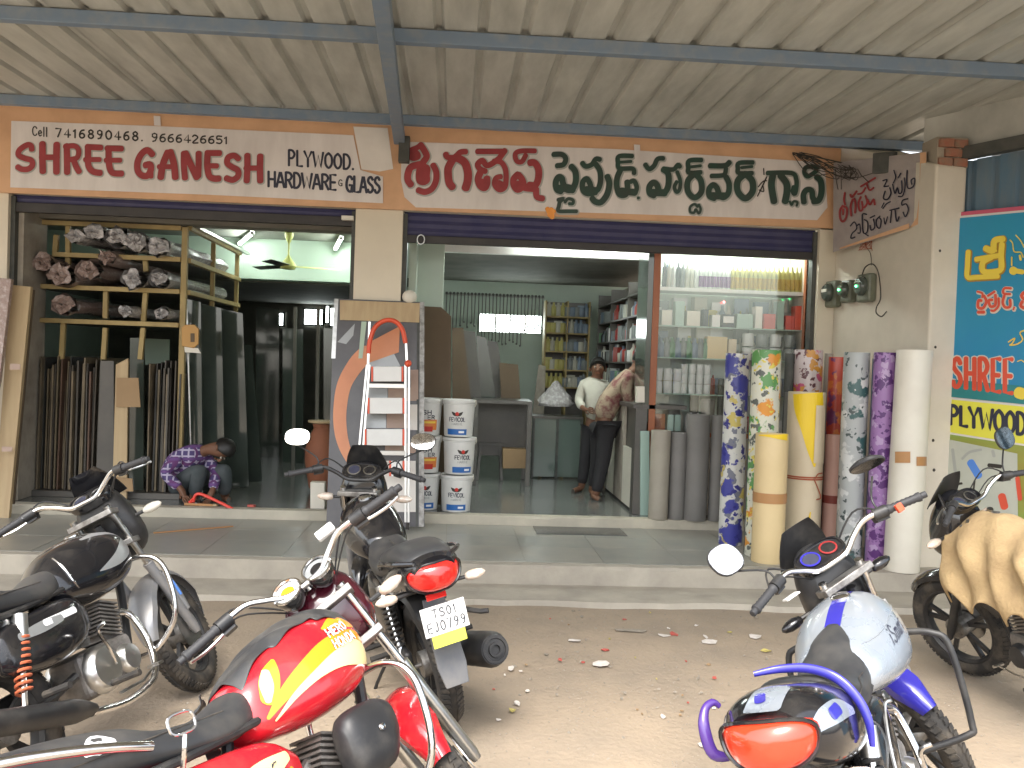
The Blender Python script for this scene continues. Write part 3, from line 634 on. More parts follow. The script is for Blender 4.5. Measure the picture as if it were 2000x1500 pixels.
# ------------------------------------------------------------------ neighbour: metal wall and printed banner
P0 = V((W2.x + .005, 7.2, 0)); bd = V((.44, -.9, 0)).normalized(); bn = V((-bd.y, bd.x, 0)) * -1
if bn.dot(V((-1, -1, 0))) < 0: bn = -bn
nw = thing('neighbour_wall', 'dark teal corrugated metal wall of the next building on the right', 'wall', P0 - bn * .05)
Q = P0 - bn * .06
def tealz(t): return 3.66 + .03 * t
for k in range(22):
    a = Q + bd * (k * .2 - .4); gg = G()
    for j, (o, dpt) in enumerate(((0, 0), (.13, 0), (.145, -.02), (.185, -.02), (.2, 0))):
        pass
    pr = [(0, 0), (.13, 0), (.145, -.025), (.185, -.025), (.2, 0)]
    vs = [a + bd * u + bn * h for u, h in pr] + [a + bd * u + bn * h + V((0, 0, 3.50)) for u, h in pr]
    gg.add(vs, [(i, i + 1, 5 + i + 1, 5 + i) for i in range(4)]); gg.out('sheet', M['teal_metal'], nw)
gg = G(); gg.beam(Q + bd * -.4 + V((0, 0, 3.55)) + bn * .05, Q + bd * 4 + V((0, 0, 3.55)) + bn * .05, .08, .10); gg.out('edge_beam', M['steel_dark'], nw)
a = Q + bd * -.5; b = Q + bd * 4.2; gg = G(); gg.add([a + V((0, 0, 3.58)), b + V((0, 0, 3.58)), b + V((0, 0, 4.1)), a + V((0, 0, 4.1)), a - bn * .01 + V((0, 0, 3.58)), b - bn * .01 + V((0, 0, 3.58)), b - bn * .01 + V((0, 0, 4.1)), a - bn * .01 + V((0, 0, 4.1))], [(0, 1, 2, 3), (7, 6, 5, 4)]); gg.out('flashing', M['canopy'], nw)
bnr = thing('banner', 'tall printed blue vinyl banner with yellow, red and black lettering on the metal wall', 'banner', P0)
def bp(px, py, h): return onplane(px, py, P0 + bn * (.012 + h), bn)
def bpanel(poly, mt, name, h, th=.003): gg = G(); gg.prism(poly, bp, h, h + th); return gg.out(name, mt, bnr)
bpanel([(1826, 1180), (1868, 415), (2250, 378), (2250, 1330)], M['banner_pink'], 'backing', 0)
bpanel([(1832, 1178), (1872, 422), (2245, 387), (2245, 1320)], M['flex_white'], 'border', .004)
bpanel([(1845, 774), (1874, 426), (2240, 392), (2240, 814)], M['banner_blue'], 'panel', .008)
bpanel([(1845, 774), (1848, 740), (2240, 776), (2240, 814)], M['banner_teal'], 'band', .012)
bpanel([(1841, 842), (1845, 779), (2240, 818), (2240, 905)], M['banner_yellow'], 'band', .008)
bpanel([(1830, 1176), (1841, 846), (2240, 909), (2240, 1312)], M['banner_green'], 'band', .008)
bpanel([(1844, 1160), (1852, 858), (1987, 886), (1990, 1200)], M['banner_white'], 'picture_panel', .012)
H_ = (1840, 400, 6.25)
word([(60, [(320, 570), (310, 740), (310, 880), (420, 885), (680, 870)]), (60, [(415, 665), (560, 640), (690, 620)]), (75, [(530, 530), (620, 560), (640, 440), (745, 415)]), (70, [(730, 480), (720, 620), (720, 780), (620, 820), (500, 810), (500, 700), (600, 640)]), (30, [(600, 570), (660, 560)])], H_[0], H_[1], H_[2], M['gold'], mp=bp, parent=bnr, halo=M['gold_dark'], h=.013)
word([(100, [(860, 800), (880, 810)]), (60, [(860, 800), (980, 820)]), (18, [(850, 640), (850, 740)]), (14, [(830, 430), (860, 470), (880, 570), (960, 580), (990, 640)]), (30, [(950, 620), (960, 670)]), (14, [(900, 370), (960, 440), (1000, 520)])], H_[0], H_[1], H_[2], M['gold'], mp=bp, parent=bnr, h=.016)
PL2 = [[(26, [(430, 1060), (490, 1080), (490, 1130)]), (36, [(510, 1110), (540, 1180), (500, 1260), (440, 1250), (445, 1170), (480, 1170)]), (40, [(440, 1310), (510, 1310)])],
       [(30, [(560, 1110), (610, 1080), (640, 1060)]), (36, [(650, 1100), (650, 1220), (590, 1240), (570, 1170), (610, 1160)]), (30, [(690, 1140), (690, 1230), (640, 1290), (600, 1290)])],
       [(30, [(840, 1020), (760, 1020), (750, 1080), (830, 1090)]), (34, [(760, 1110), (740, 1190), (770, 1250), (830, 1240), (830, 1160)]), (22, [(880, 1250), (870, 1280)])],
       [(40, [(1000, 1070), (970, 1110), (1000, 1150)]), (40, [(980, 1180), (960, 1230), (1000, 1260)])]]
for wd in PL2: word(wd, H_[0], H_[1], H_[2], M['banner_red'], mp=bp, parent=bnr, halo=M['vinyl_white'], h=.013)
word([(10, [(590, 190), (640, 160), (620, 200), (600, 215), (660, 205), (700, 170), (680, 120), (711, 100)]), (8, [(660, 340), (690, 330), (711, 345)])], 1820, 620, 3.95, M['label_yellow'], mp=bp, parent=bnr, h=.013)
for dx, mt_, lf, wt_ in ((0, M['vinyl_white'], .013, .23), (0, M['banner_red'], .016, .15)):
    wtext('SHREE', 1860, 755, 1978, 768, 56, 66, wt_, mt_, lift=lf, mp=bp, parent=bnr, gap=.30)
wtext('PLYWOOD, HARDWARE', 1855, 828, 2200, 878, 36, 50, .17, M['sign_navy'], lift=.013, mp=bp, parent=bnr, gap=.12)
word([(90, [(668, 580), (700, 590)])], 1820, 620, 3.95, M['gold'], mp=bp, parent=bnr, h=.013)
# printed hardware pictures on the white panel
word([(24, [(160, 1020), (180, 1180)]), (20, [(235, 1090), (290, 1040), (380, 1020)]), (24, [(470, 1030), (480, 1070)])], 1820, 620, 3.95, M['sign_halo'], name='printed_picture', mp=bp, parent=bnr, h=.013)
word([(60, [(300, 1120), (360, 1220)])], 1820, 620, 3.95, M['sky_paint'], name='printed_picture', mp=bp, parent=bnr, h=.013)
word([(18, [(130, 1310), (170, 1290), (230, 1280)]), (14, [(320, 1350), (330, 1260)]), (30, [(440, 1140), (530, 1150)])], 1820, 620, 3.95, M['sign_ink'], name='printed_picture', mp=bp, parent=bnr, h=.013)
word([(35, [(660, 1240), (680, 1400)]), (60, [(540, 1380), (560, 1460)])], 1820, 620, 3.95, M['banner_red'], name='printed_picture', mp=bp, parent=bnr, h=.013)
# ------------------------------------------------------------------ side sign board hung across the pillar corner
SP0 = at(1627, 400, Y=YF - .12); SP1 = at(1811, 400, Y=7.35)
sn = (SP1 - SP0).cross(V((0, 0, 1))).normalized()
if sn.dot(V((0, -1, 0))) < 0: sn = -sn
sn.z = 0
ss = thing('side_sign', 'small side sign board with red and dark Telugu lettering hung beside the meters', 'sign', (SP0.x, SP0.y, 3))
def ssp(px, py, h): return onplane(px, py, SP0 + sn * h, sn)
def spanel(poly, mt, name, h, th=.004): gg = G(); gg.prism(poly, ssp, h, h + th); return gg.out(name, mt, ss)
spanel([(1627, 493), (1628, 318), (1810, 296), (1811, 430), (1760, 452)], M['flex_grey'], 'backing', 0, .006)
spanel([(1776, 446), (1790, 425), (1796, 380), (1797, 298), (1809, 297), (1810, 430)], M['orange'], 'border', .008)
spanel([(1640, 487), (1640, 484), (1776, 436), (1776, 446)], M['orange'], 'border', .0085)
I_ = (1620, 310, 8.825)
word([(34, [(265, 590), (250, 700), (270, 790)]), (40, [(230, 810), (180, 900), (190, 1040), (240, 1080), (290, 1000), (300, 860), (240, 820)]), (36, [(235, 870), (235, 960)]),
      (38, [(360, 620), (390, 660), (470, 560)]), (38, [(400, 700), (365, 820), (375, 980)]), (38, [(430, 690), (450, 800), (440, 930)]),
      (34, [(490, 610), (560, 590), (620, 500)]), (36, [(540, 660), (500, 760), (520, 890), (570, 870), (560, 740)]), (34, [(620, 640), (650, 760), (600, 840)]),
      (34, [(540, 480), (640, 420), (790, 330)]), (34, [(640, 430), (690, 540), (760, 500)]), (36, [(650, 700), (700, 790), (760, 700), (780, 790)])], *I_, M['sign_red'], mp=ssp, parent=ss, h=.009)
word([(22, [(920, 380), (990, 360), (960, 440), (940, 480), (1020, 470)]), (26, [(960, 560), (930, 680), (1000, 700), (1060, 600), (1040, 500)]), (22, [(1110, 200), (1140, 320), (1100, 420)]), (24, [(1090, 440), (1130, 600), (1170, 500), (1200, 600), (1250, 560), (1240, 380)]),
      (22, [(1180, 330), (1230, 250)]), (24, [(1290, 330), (1300, 500), (1260, 640), (1190, 650)]), (24, [(1340, 200), (1330, 400), (1360, 510), (1450, 470), (1470, 340), (1410, 370), (1420, 440)]), (20, [(920, 860), (980, 780), (1050, 740)]), (20, [(940, 760), (900, 840)])], *I_, M['sign_navy'], mp=ssp, parent=ss, h=.009)
word([(22, [(360, 1160), (430, 1090), (470, 1200), (390, 1290), (370, 1370), (440, 1350)]), (22, [(480, 1150), (520, 1130), (530, 1270), (490, 1280)]), (24, [(640, 960), (570, 960), (570, 1150), (590, 1280), (650, 1260), (660, 1100), (600, 1050)]), (20, [(620, 1300), (670, 1330)]),
      (22, [(700, 1020), (780, 980)]), (24, [(760, 1040), (780, 1180), (720, 1230), (700, 1150)]), (24, [(870, 990), (810, 1060), (820, 1170), (870, 1190), (890, 1060), (850, 1010)]), (18, [(940, 1020), (960, 1130), (1000, 1000)]),
      (24, [(1040, 890), (1200, 850)]), (24, [(1070, 900), (1050, 1100)]), (24, [(1130, 880), (1160, 1080), (1200, 1000)]), (24, [(1350, 690), (1260, 720), (1250, 800), (1320, 780), (1360, 880), (1310, 1000), (1270, 920)])], *I_, M['sign_navy'], mp=ssp, parent=ss, h=.009)
# ------------------------------------------------------------------ electricity meters on the wall
wn = (W1 - W0).cross(V((0, 0, 1))).normalized()
if wn.x > 0: wn = -wn
wd_ = (W1 - W0).normalized()
def wp(px, py, h): return onplane(px, py, W0 + wn * (.002 + h), wn)
for i, (px, py, r, led, lab) in enumerate(((1634, 575, .11, False, 'leftmost grey glass-fronted electricity meter on the side wall'), (1665, 570, .09, True, 'middle electricity meter, small, with a green lit dot'), (1700, 563, .11, True, 'rightmost electricity meter with a green lit dot and looped wire'))):
    c = wp(px, py, 0); t = thing('electricity_meter', lab, 'meter', c, 'electricity meters on the side wall')
    gg = G(); gg.obox(c + wn * .04, wd_ * r * .95, V((0, 0, 1)) * r * 1.15, wn * .04); gg.out('case', M['meter_box'], t, bevel=.02)
    gg = G(); gg.lathe([(r * .8, 0), (r * .78, .03), (r * .6, .05), (.001, .055)], c + wn * .08 + V((0, 0, .015)), wn, 20); gg.out('cover', M['glass_dark'], t, smooth=True)
    gg = G(); gg.obox(c + wn * .13 + V((0, 0, .03)), wd_ * r * .4, V((0, 0, 1)) * r * .14, wn * .008); gg.out('dial', M['vinyl_white'] if i == 0 else M['meter_box'], t)
    if led: gg = G(); gg.sph(c + wn * .142 + V((0, 0, .012)), .011, 8, 6); gg.out('indicator_light', M['led_green'], t)
def cable(name, pts, r, lab, cat='wire', mt='wire'):
    g_ = G(); g_.tube(pts, r, 6, sm=8); return g_.out(name, M[mt], smooth=True, label=lab, cat=cat)
cable('wire', [wp(1683, 540, .06), wp(1690, 522, .09), wp(1705, 516, .09), wp(1716, 535, .07), wp(1720, 580, .06), wp(1712, 600, .06), wp(1712, 612, .06), wp(1722, 618, .05), wp(1732, 608, .02)], .006, 'thick wire looping round the rightmost meter and hanging below it')
cable('wire', [wp(1697, 460, .01), wp(1690, 478, .02), wp(1700, 495, .02), wp(1702, 518, .06)], .003, 'thin wire dropping from the side sign to the meters')
R = random.Random(11); gg = G()
for k in range(9):
    p = [wp(1690 + R.uniform(-14, 14), 462 + R.uniform(-4, 28), .015 + R.uniform(0, .03)) for _ in range(5)]; gg.tube(p, .002, 5, sm=5)
gg.out('wire_tangle', M['rope'], smooth=True, label='small tangle of thin brown wires just below the side sign', cat='wire')
gg = G(); R = random.Random(12)
for k in range(16):
    a = sp(1555 + R.uniform(-8, 12), 296 + R.uniform(0, 6), .05); b = ssp(1625 + R.uniform(-10, 35), 322 + R.uniform(-10, 30), .06 + R.uniform(0, .05))
    mdl = (a + b) / 2 + V((R.uniform(-.05, .05), R.uniform(-.05, .02), R.uniform(-.10, .02))); gg.tube([a, mdl, b], .004, 5, sm=6)
for k in range(9):
    p = [ssp(1630 + R.uniform(0, 45), 318 + R.uniform(0, 35), .04 + R.uniform(0, .06)) for _ in range(5)]; gg.tube(p, .0035, 5, sm=6)
for (x, y) in ((1632, 1634), (1642, 1640)):
    gg.tube([ssp(x, 330, .06), ssp(x + 1, 350, .06), ssp(y + 3, 370, .05)], .004, 5, sm=5)
gg.tube([ssp(1675, 330, .06), ssp(1682, 342, .06), ssp(1697, 356, .05)], .004, 5); gg.tube([ssp(1646, 348, .05), ssp(1680, 346, .07), ssp(1715, 335, .05)], .004, 5)
gg.out('wire_bundle', M['wire'], smooth=True, label='messy bundle of black cables hanging between the long sign and the side sign', cat='wire')
p = ssp(1728, 318, .02); gg = G(); gg.obox(p, (.07, -.05, 0), (0, 0, .09), sn * .02); gg.out('junction_box', M['steel_dark'], label='dark junction box above the side sign lettering', cat='box', bevel=.004)
cable('wire', [at(1592, 500, Y=YF - .02), at(1590, 560, Y=YF - .02), at(1588, 690, Y=YF - .02)], .005, 'thin dark cable running down the narrow right pillar')
# ================================================================== INTERIORS
def sheet(name, poly, Y, th, mt, label=None, cat=None, group=None, parent=None, lean=0.0, bevel=0, kind=None):
    """flat board facing the road: outline in the facade direction at depth Y, real thickness th, leaning back by lean (m per m)"""
    z0 = min(at(px, py, Y=Y).z for px, py in poly)
    def mp(px, py, h):
        p = at(px, py, Y=Y); 
        for _ in range(3): p = at(px, py, Y=Y + (p.z - z0) * lean)
        return V((p.x, p.y + h, p.z))
    gg = G(); gg.prism(poly, mp, th, 0); return gg.out(name, mt, parent, label=label, cat=cat, group=group, bevel=bevel, kind=kind)
YI = 9.5
# ---- left shop shell
g = G(); g.box((-6.2, YF + .12, ZS), (at(52, 600, Y=8.95).x, 9.35, 3.2)); g.out('side_wall', M['wall_grey'], label='short grey wall just inside the left edge of the left shop', cat='wall')
g = G(); g.box((-6.3, 9.36, ZS), (-6.2, 17, 3.3)); g.out('inner_wall', M['mint'], label='mint green inner left wall of the left shop', cat='wall')
g = G(); g.box((XP0 + .12, YF + .39, ZS), (XP0 + .24, 17, 3.3)); g.out('partition_wall', M['mint'], label='mint green partition wall behind the central pillar', cat='wall')
zl0, zl1 = at(350, 478, Y=9.3).z, at(350, 430, Y=9.2).z
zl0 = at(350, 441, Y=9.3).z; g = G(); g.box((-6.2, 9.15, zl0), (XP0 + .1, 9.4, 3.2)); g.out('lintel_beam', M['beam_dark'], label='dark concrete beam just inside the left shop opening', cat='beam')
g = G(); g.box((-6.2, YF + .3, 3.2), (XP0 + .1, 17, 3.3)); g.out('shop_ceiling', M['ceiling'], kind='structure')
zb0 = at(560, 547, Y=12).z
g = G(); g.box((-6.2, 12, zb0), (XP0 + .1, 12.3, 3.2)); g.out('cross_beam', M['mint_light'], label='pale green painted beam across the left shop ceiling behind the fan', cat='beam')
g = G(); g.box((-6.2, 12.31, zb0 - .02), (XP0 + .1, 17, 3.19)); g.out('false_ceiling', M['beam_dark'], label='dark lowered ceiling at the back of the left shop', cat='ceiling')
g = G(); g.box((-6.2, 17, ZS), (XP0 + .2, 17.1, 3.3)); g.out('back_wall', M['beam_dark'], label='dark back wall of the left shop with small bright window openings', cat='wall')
for (x0, y0, x1, y1, lab) in ((545, 612, 552, 635, 'narrow bright slit window deep in the left shop'), (595, 604, 629, 634, 'widest bright window deep in the left shop'), (637, 598, 641, 630, 'second narrow bright slit window near the display board'), (646, 602, 655, 636, 'bright window edge right beside the display board')):
    a, b = at(x0, y0, Y=16.9), at(x1, y1, Y=16.9); t = thing('window', lab, 'window', ((a.x + b.x) / 2, 16.9, b.z))
    gg = G(); gg.box((a.x, 16.93, b.z), (b.x, 16.96, a.z)); gg.out('pane', M['window_glow'], t)
    gg = G()
    for q in ((a.x - .03, b.z, a.x, a.z), (b.x, b.z, b.x + .03, a.z), (a.x - .03, a.z, b.x + .03, a.z + .03), (a.x - .03, b.z - .03, b.x + .03, b.z)): gg.box((q[0], 16.9, q[1]), (q[2], 16.98, q[3]))
    gg.out('frame', M['steel_dark'], t)
# tube lamps
def tube_lamp(a, b, lab, r=.018, back=(0, .03, .02)):
    a, b = V(a), V(b); t = thing('tube_lamp', lab, 'lamp', (a + b) / 2, 'lit fluorescent tubes')
    gg = G(); gg.beam(a + V(back), b + V(back), .05, .03); gg.out('batten', M['white_paint'], t)
    gg = G(); gg.cyl(a, b, r, 10); gg.out('tube', M['lamp_tube'], t, smooth=True)
    d_ = (b - a).normalized()
    for q in (a, b): gg = G(); gg.cyl(q - d_ * .018, q + d_ * .018, r * 1.25, 10); gg.out('end_cap', M['white_paint'], t)
a = at(468, 476, Y=11.9); tube_lamp(a, a + V((.35, -.9, .02)), 'lit tube lamp near the rack under the left shop ceiling')
a = at(655, 486, Y=11.9); tube_lamp(a, a + V((.18, -.9, .02)), 'lit tube lamp beside the pillar under the left shop ceiling')
# ceiling fan
fc = at(563, 520, Y=11.2); t = thing('ceiling_fan', 'lime green ceiling fan hanging in the left shop', 'fan', fc)
gg = G(); gg.cyl(fc + V((0, 0, .04)), (fc.x, fc.y, 3.12), .012, 8); gg.lathe([(.012, -.12), (.05, -.04), (.055, 0), (.03, .02)], (fc.x, fc.y, 3.18), seg=14); gg.out('down_rod', M['fan_green'], t, smooth=True)
gg = G(); gg.lathe([(.001, -.04), (.08, -.035), (.10, 0), (.075, .04), (.03, .10), (.015, .13)], fc, seg=18); gg.out('motor', M['fan_green'], t, smooth=True)
for k in range(3):
    an = math.radians(18 + 120 * k); d_ = V((math.cos(an), math.sin(an), 0)); n_ = V((-d_.y, d_.x, 0)); gg = G()
    gg.obox(fc + d_ * .36, d_ * .27, n_ * .06 + V((0, 0, .012)), V((0, 0, .003))); gg.out('blade', M['steel'] if k else M['fan_green'], t)
# ---- wooden rack
YR = 9.28
zt_ = at(200, 437, Y=YR).z; base = at(55, 980, Y=YR)
rk = thing('storage_rack', 'yellowish wooden frame rack full of bundled rods in the left shop', 'rack', (base.x, YR, ZS))
def bar(p, q, w_=.045, h_=.045, nm='rack_post'): gg = G(); gg.beam(p, q, w_, h_, up=(0, 1, 0) if abs((V(q) - V(p)).normalized().y) < .9 else (0, 0, 1)); gg.out(nm, M['wood_frame'], rk, bevel=.003)
def R_(px, py): return at(px, py, Y=YR)
xr = R_(361, 500).x
for (xa, ya, xb, yb, dY) in ((131, 432, 131, 556, .03), (108, 458, 105, 497, .03), (205, 566, 204, 622, .03), (204, 640, 200, 702, .03), (122, 626, 118, 702, .03), (283, 568, 278, 634, .03), (278, 640, 272, 702, .03), (282, 508, 284, 530, .03)):
    p, q = R_(xa, ya), R_(xb, yb); bar(p + V((0, dY, 0)), q + V((0, dY, 0)))
bar(V((xr, YR, zt_)), V((xr, YR, ZS)), .055, .055)
bar((R_(56, 600).x, YR, zt_), (R_(56, 600).x, YR, ZS), .05, .05)
levels = []
for (xa, ya, xb, yb) in ((57, 431, 360, 450), (106, 496, 358, 509), (60, 556, 358, 573), (62, 623, 350, 637)):
    p, q = R_(xa, ya), R_(xb, yb); z = (p.z + q.z) / 2; levels.append(z); bar((p.x, YR - .03, z), (xr - .03, YR - .03, z), nm='rack_rail')
yb_ = at(462, 560, X=xr).y; ym = at(415, 560, X=xr).y
for y in (ym, yb_): bar((xr, y, zt_), (xr, y, levels[3] - .05))
for z in (zt_, levels[1], levels[2]): bar((xr + .03, YR + .03, z), (xr + .03, yb_, z), nm='rack_rail')
for z in levels[1:]:
    gg = G(); gg.box((R_(60, 600).x, YR + .02, z - .012), (xr - .04, yb_, z)); gg.out('rack_shelf', M['dark_board'], rk)
# strip lamp / bright rail along the top of the rack side
gg = G(); gg.beam((xr + .06, YR + .2, zt_ + .03), (xr + .06, yb_ + .3, zt_ + .03), .05, .03); gg.out('aluminium_rail', M['alu'], rk)
# rod bundles
def bundle(px, py, r, Ln, film, lab, n=12, dx=.12, dz=0.0, Y=9.12):
    p = at(px, py, Y=Y); R = random.Random(px * 7 + py); t = thing('rod_bundle', lab, 'bundle', p, 'bundles of rods wrapped in plastic')
    e = p + V((dx, Ln, dz)); gg = G()
    for k in range(n):
        a_ = k * 2.4; rr = r * .8 * math.sqrt((k + .5) / n); o = V((math.cos(a_) * rr, 0, math.sin(a_) * rr)); s_ = p + o + V((0, R.uniform(-.04, .03), 0)); gg.cyl(s_, e + o, r * .17, 6)
    gg.out('rods', M['alu_dirty'], t, kind='stuff', smooth=True)
    gg = G(); rg = []
    for i in range(9):
        u = i / 8; c = p + (e - p) * u; kk = r * (1.0 + R.uniform(-.2, .2)) * (1.3 if i == 0 else 1)
        rg.append([c + V((math.cos(q * math.pi / 7) * kk * (1 + R.uniform(-.22, .22)), R.uniform(-.06, .02), math.sin(q * math.pi / 7) * kk * (.85 + R.uniform(-.2, .2)))) for q in range(14)])
    gg.rings(rg, cap=False); gg.out('plastic_sleeve', film, t, smooth=True)
    gg = G(); rg = []
    for i in range(5):
        c = p + V((0, -.05 - .01 * i, 0)); kk = r * (1.15, .9, .65, .4, .12)[i]; rg.append([c + V((math.cos(q * math.pi / 7) * kk * (1 + R.uniform(-.3, .3)), R.uniform(-.035, .035), math.sin(q * math.pi / 7) * kk * (.85 + R.uniform(-.3, .3)))) for q in range(14)])
    gg.rings(rg, cap=False); gg.out('sleeve_end', film, t, smooth=R.random() < .5)
BN = [(152, 462, .07, 'film', 'small clear-wrapped rod bundle on the top rack shelf, leftmost'), (186, 455, .085, 'film', 'clear-wrapped rod bundle second from left on the top rack shelf'), (232, 462, .08, 'film', 'silvery rod bundle at the middle of the top rack shelf'),
      (270, 472, .085, 'film', 'silvery rod bundle right of the middle on the top rack shelf'), (312, 482, .09, 'film', 'rod bundle at the right end of the top rack shelf'),
      (88, 515, .085, 'pink', 'brownish wrapped bundle at the left end of the second rack shelf'), (122, 538, .10, 'pink', 'largest brownish wrapped bundle on the second rack shelf'), (176, 528, .085, 'pink', 'pinkish wrapped bundle in the middle of the second rack shelf'),
      (212, 503, .07, 'pink', 'pinkish wrapped bundle perched above the middle of the second shelf'), (262, 545, .08, 'film', 'white-ended rod bundle on the second rack shelf'), (312, 545, .07, 'film', 'grey rod bundle right of the white-ended one'),
      (128, 596, .085, 'pink', 'beige wrapped bundle lying alone on the third rack shelf, left'), (250, 608, .055, 'film', 'thin dark rod bundle in the middle bay of the third rack shelf'), (318, 612, .055, 'film', 'thin dark rod bundle in the right bay of the third rack shelf')]
for (px, py, r, f, lab) in BN: bundle(px, py, r, 1.9 if px > 200 else 1.2, M['plastic_film'] if f == 'film' else M['film_pink'], lab)
# upright sheet goods standing under the rack, edge on
cols = [(.09, .075, .055), (.15, .12, .08), (.06, .05, .04), (.20, .16, .10), (.13, .075, .05), (.035, .035, .032), (.24, .19, .125), (.10, .09, .075)]
sm_ = [mat('sheet_edge', c, .6, c2=tuple(x * .6 for x in c), scale=5, stretch=(8, 1, 1)) for c in cols]
R = random.Random(21)
def uprights(px0, px1, ytop, n, lab, grp, bias=()):
    x0, x1 = at(px0, 850, Y=9.2).x, at(px1, 850, Y=9.2).x; st = (x1 - x0) / n; zt0 = at((px0 + px1) / 2, ytop, Y=9.2).z
    for k in range(n):
        x = x0 + k * st; th = st * R.uniform(.45, .92); z = zt0 + R.uniform(-.12, .03); y = 9.2 + R.uniform(-.03, .10); ln = R.uniform(-.012, .02)
        gg = G(); gg.add([(x, y, ZS + .06), (x + th, y, ZS + .06), (x + th, y + 1.1, ZS + .06), (x, y + 1.1, ZS + .06), (x + ln, y + .02, z), (x + th + ln, y + .02, z), (x + th + ln, y + 1.1, z), (x + ln, y + 1.1, z)], [(0, 3, 2, 1), (4, 5, 6, 7), (0, 1, 5, 4), (1, 2, 6, 5), (2, 3, 7, 6), (3, 0, 4, 7)])
        ci = R.randrange(8); gg.out('laminate_sheet', sm_[ci], label=['brown', 'tan brown', 'dark brown', 'light tan', 'reddish brown', 'black', 'pale tan', 'grey brown'][ci] + ' ' + lab, cat='sheet', group=grp)
uprights(54, 192, 702, 34, 'laminate sheet standing on edge in the row below the left of the rack', 'sheets standing under the left of the rack')
uprights(288, 346, 708, 15, 'laminate sheet standing on edge below the right bay of the rack', 'sheets standing under the right of the rack')
g = G(); g.box((at(52, 970, Y=9.15).x, 9.14, ZS), (at(350, 980, Y=9.15).x, 10.2, ZS + .055)); g.out('plinth', M['dark_board'], label='low dark plinth the upright sheets stand on', cat='plinth')
sheet('board', [(196, 705), (222, 705), (222, 975), (186, 975)], 9.15, .02, M['dark_board'], 'dark narrow board between the two rows of upright sheets', 'board')
sheet('plank', [(226, 712), (250, 700), (247, 975), (219, 978)], 9.02, .03, M['ply_tan'], 'pale plywood plank standing in front of the rack', 'plank', bevel=.002)
sheet('cardboard_sheet', [(228, 738), (270, 738), (274, 795), (227, 795)], 8.99, .012, M['cardboard'], 'square of brown cardboard fixed on the pale plank', 'cardboard')
sheet('cardboard_sheet', [(208, 930), (258, 935), (260, 960), (212, 958)], 8.98, .012, M['cardboard'], 'small strip of cardboard at the foot of the pale plank', 'cardboard')
sheet('panel_board', [(254, 660), (281, 660), (280, 975), (252, 975)], 9.33, .02, M['glass_dark'], 'dark green sheet behind the pale plank', 'sheet')
sheet('panel_board', [(283, 661), (331, 663), (330, 712), (283, 712)], 10.6, .02, M['mint_light'], 'mirror with its pale green reflection painted on, seen through the right rack bay', 'panel')  # mirror piece: the reflected mint wall is put in as flat colour
# glass and dark sheets leaning right of the rack
sheet('glass_sheet', [(356, 582), (392, 590), (396, 965), (350, 965)], 9.45, .008, M['glass_dark'], 'dark glass sheet leaning against the rack, nearest', 'glass sheet', lean=.02)
sheet('glass_sheet', [(380, 590), (432, 602), (440, 958), (384, 960)], 9.75, .008, M['glass_dark'], 'second dark glass sheet leaning beside the rack', 'glass sheet', lean=.02)
sheet('glass_sheet', [(420, 600), (474, 612), (486, 950), (430, 952)], 10.1, .008, M['glass_dark'], 'third dark glass sheet leaning beside the rack', 'glass sheet', lean=.02)
sheet('glass_sheet', [(455, 665), (492, 675), (512, 940), (470, 944)], 10.5, .008, M['glass_dark'], 'shortest and rearmost dark glass sheet leaning beside the rack', 'glass sheet', lean=.02)
gg = G(); gg.cyl(at(364, 590, Y=9.35), at(372, 870, Y=9.35), .014, 8); gg.out('metal_pipe', M['steel'], label='thin grey metal pipe upright beside the rack corner', cat='pipe', smooth=True)
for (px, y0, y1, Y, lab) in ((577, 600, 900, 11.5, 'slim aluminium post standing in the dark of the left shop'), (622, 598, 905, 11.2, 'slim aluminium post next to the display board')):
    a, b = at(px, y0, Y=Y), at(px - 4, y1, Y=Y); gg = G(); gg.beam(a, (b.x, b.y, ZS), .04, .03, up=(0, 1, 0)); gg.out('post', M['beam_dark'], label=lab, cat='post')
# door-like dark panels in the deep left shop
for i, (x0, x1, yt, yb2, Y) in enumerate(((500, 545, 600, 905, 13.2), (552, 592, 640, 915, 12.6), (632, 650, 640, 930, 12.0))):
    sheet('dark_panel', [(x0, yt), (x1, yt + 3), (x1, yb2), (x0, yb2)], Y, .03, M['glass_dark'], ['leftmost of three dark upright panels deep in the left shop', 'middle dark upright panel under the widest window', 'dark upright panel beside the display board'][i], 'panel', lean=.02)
a = at(370, 636, Y=9.18); t = thing('paper_bag', 'orange paper packet hung on the rack corner', 'packet', a)
sheet('packet', [(354, 640), (362, 634), (380, 634), (388, 642), (387, 672), (378, 680), (355, 676)], 9.17, .03, mat('packet_orange', (.50, .28, .09), .6), parent=t, bevel=.006)
sheet('packet_flap', [(360, 677), (386, 680), (392, 690), (361, 688)], 9.19, .01, M['vinyl_white'], parent=t)
sheet('packet_print', [(372, 651), (380, 651), (380, 668), (372, 668)], 9.166, .002, M['cardboard_dark'], parent=t)
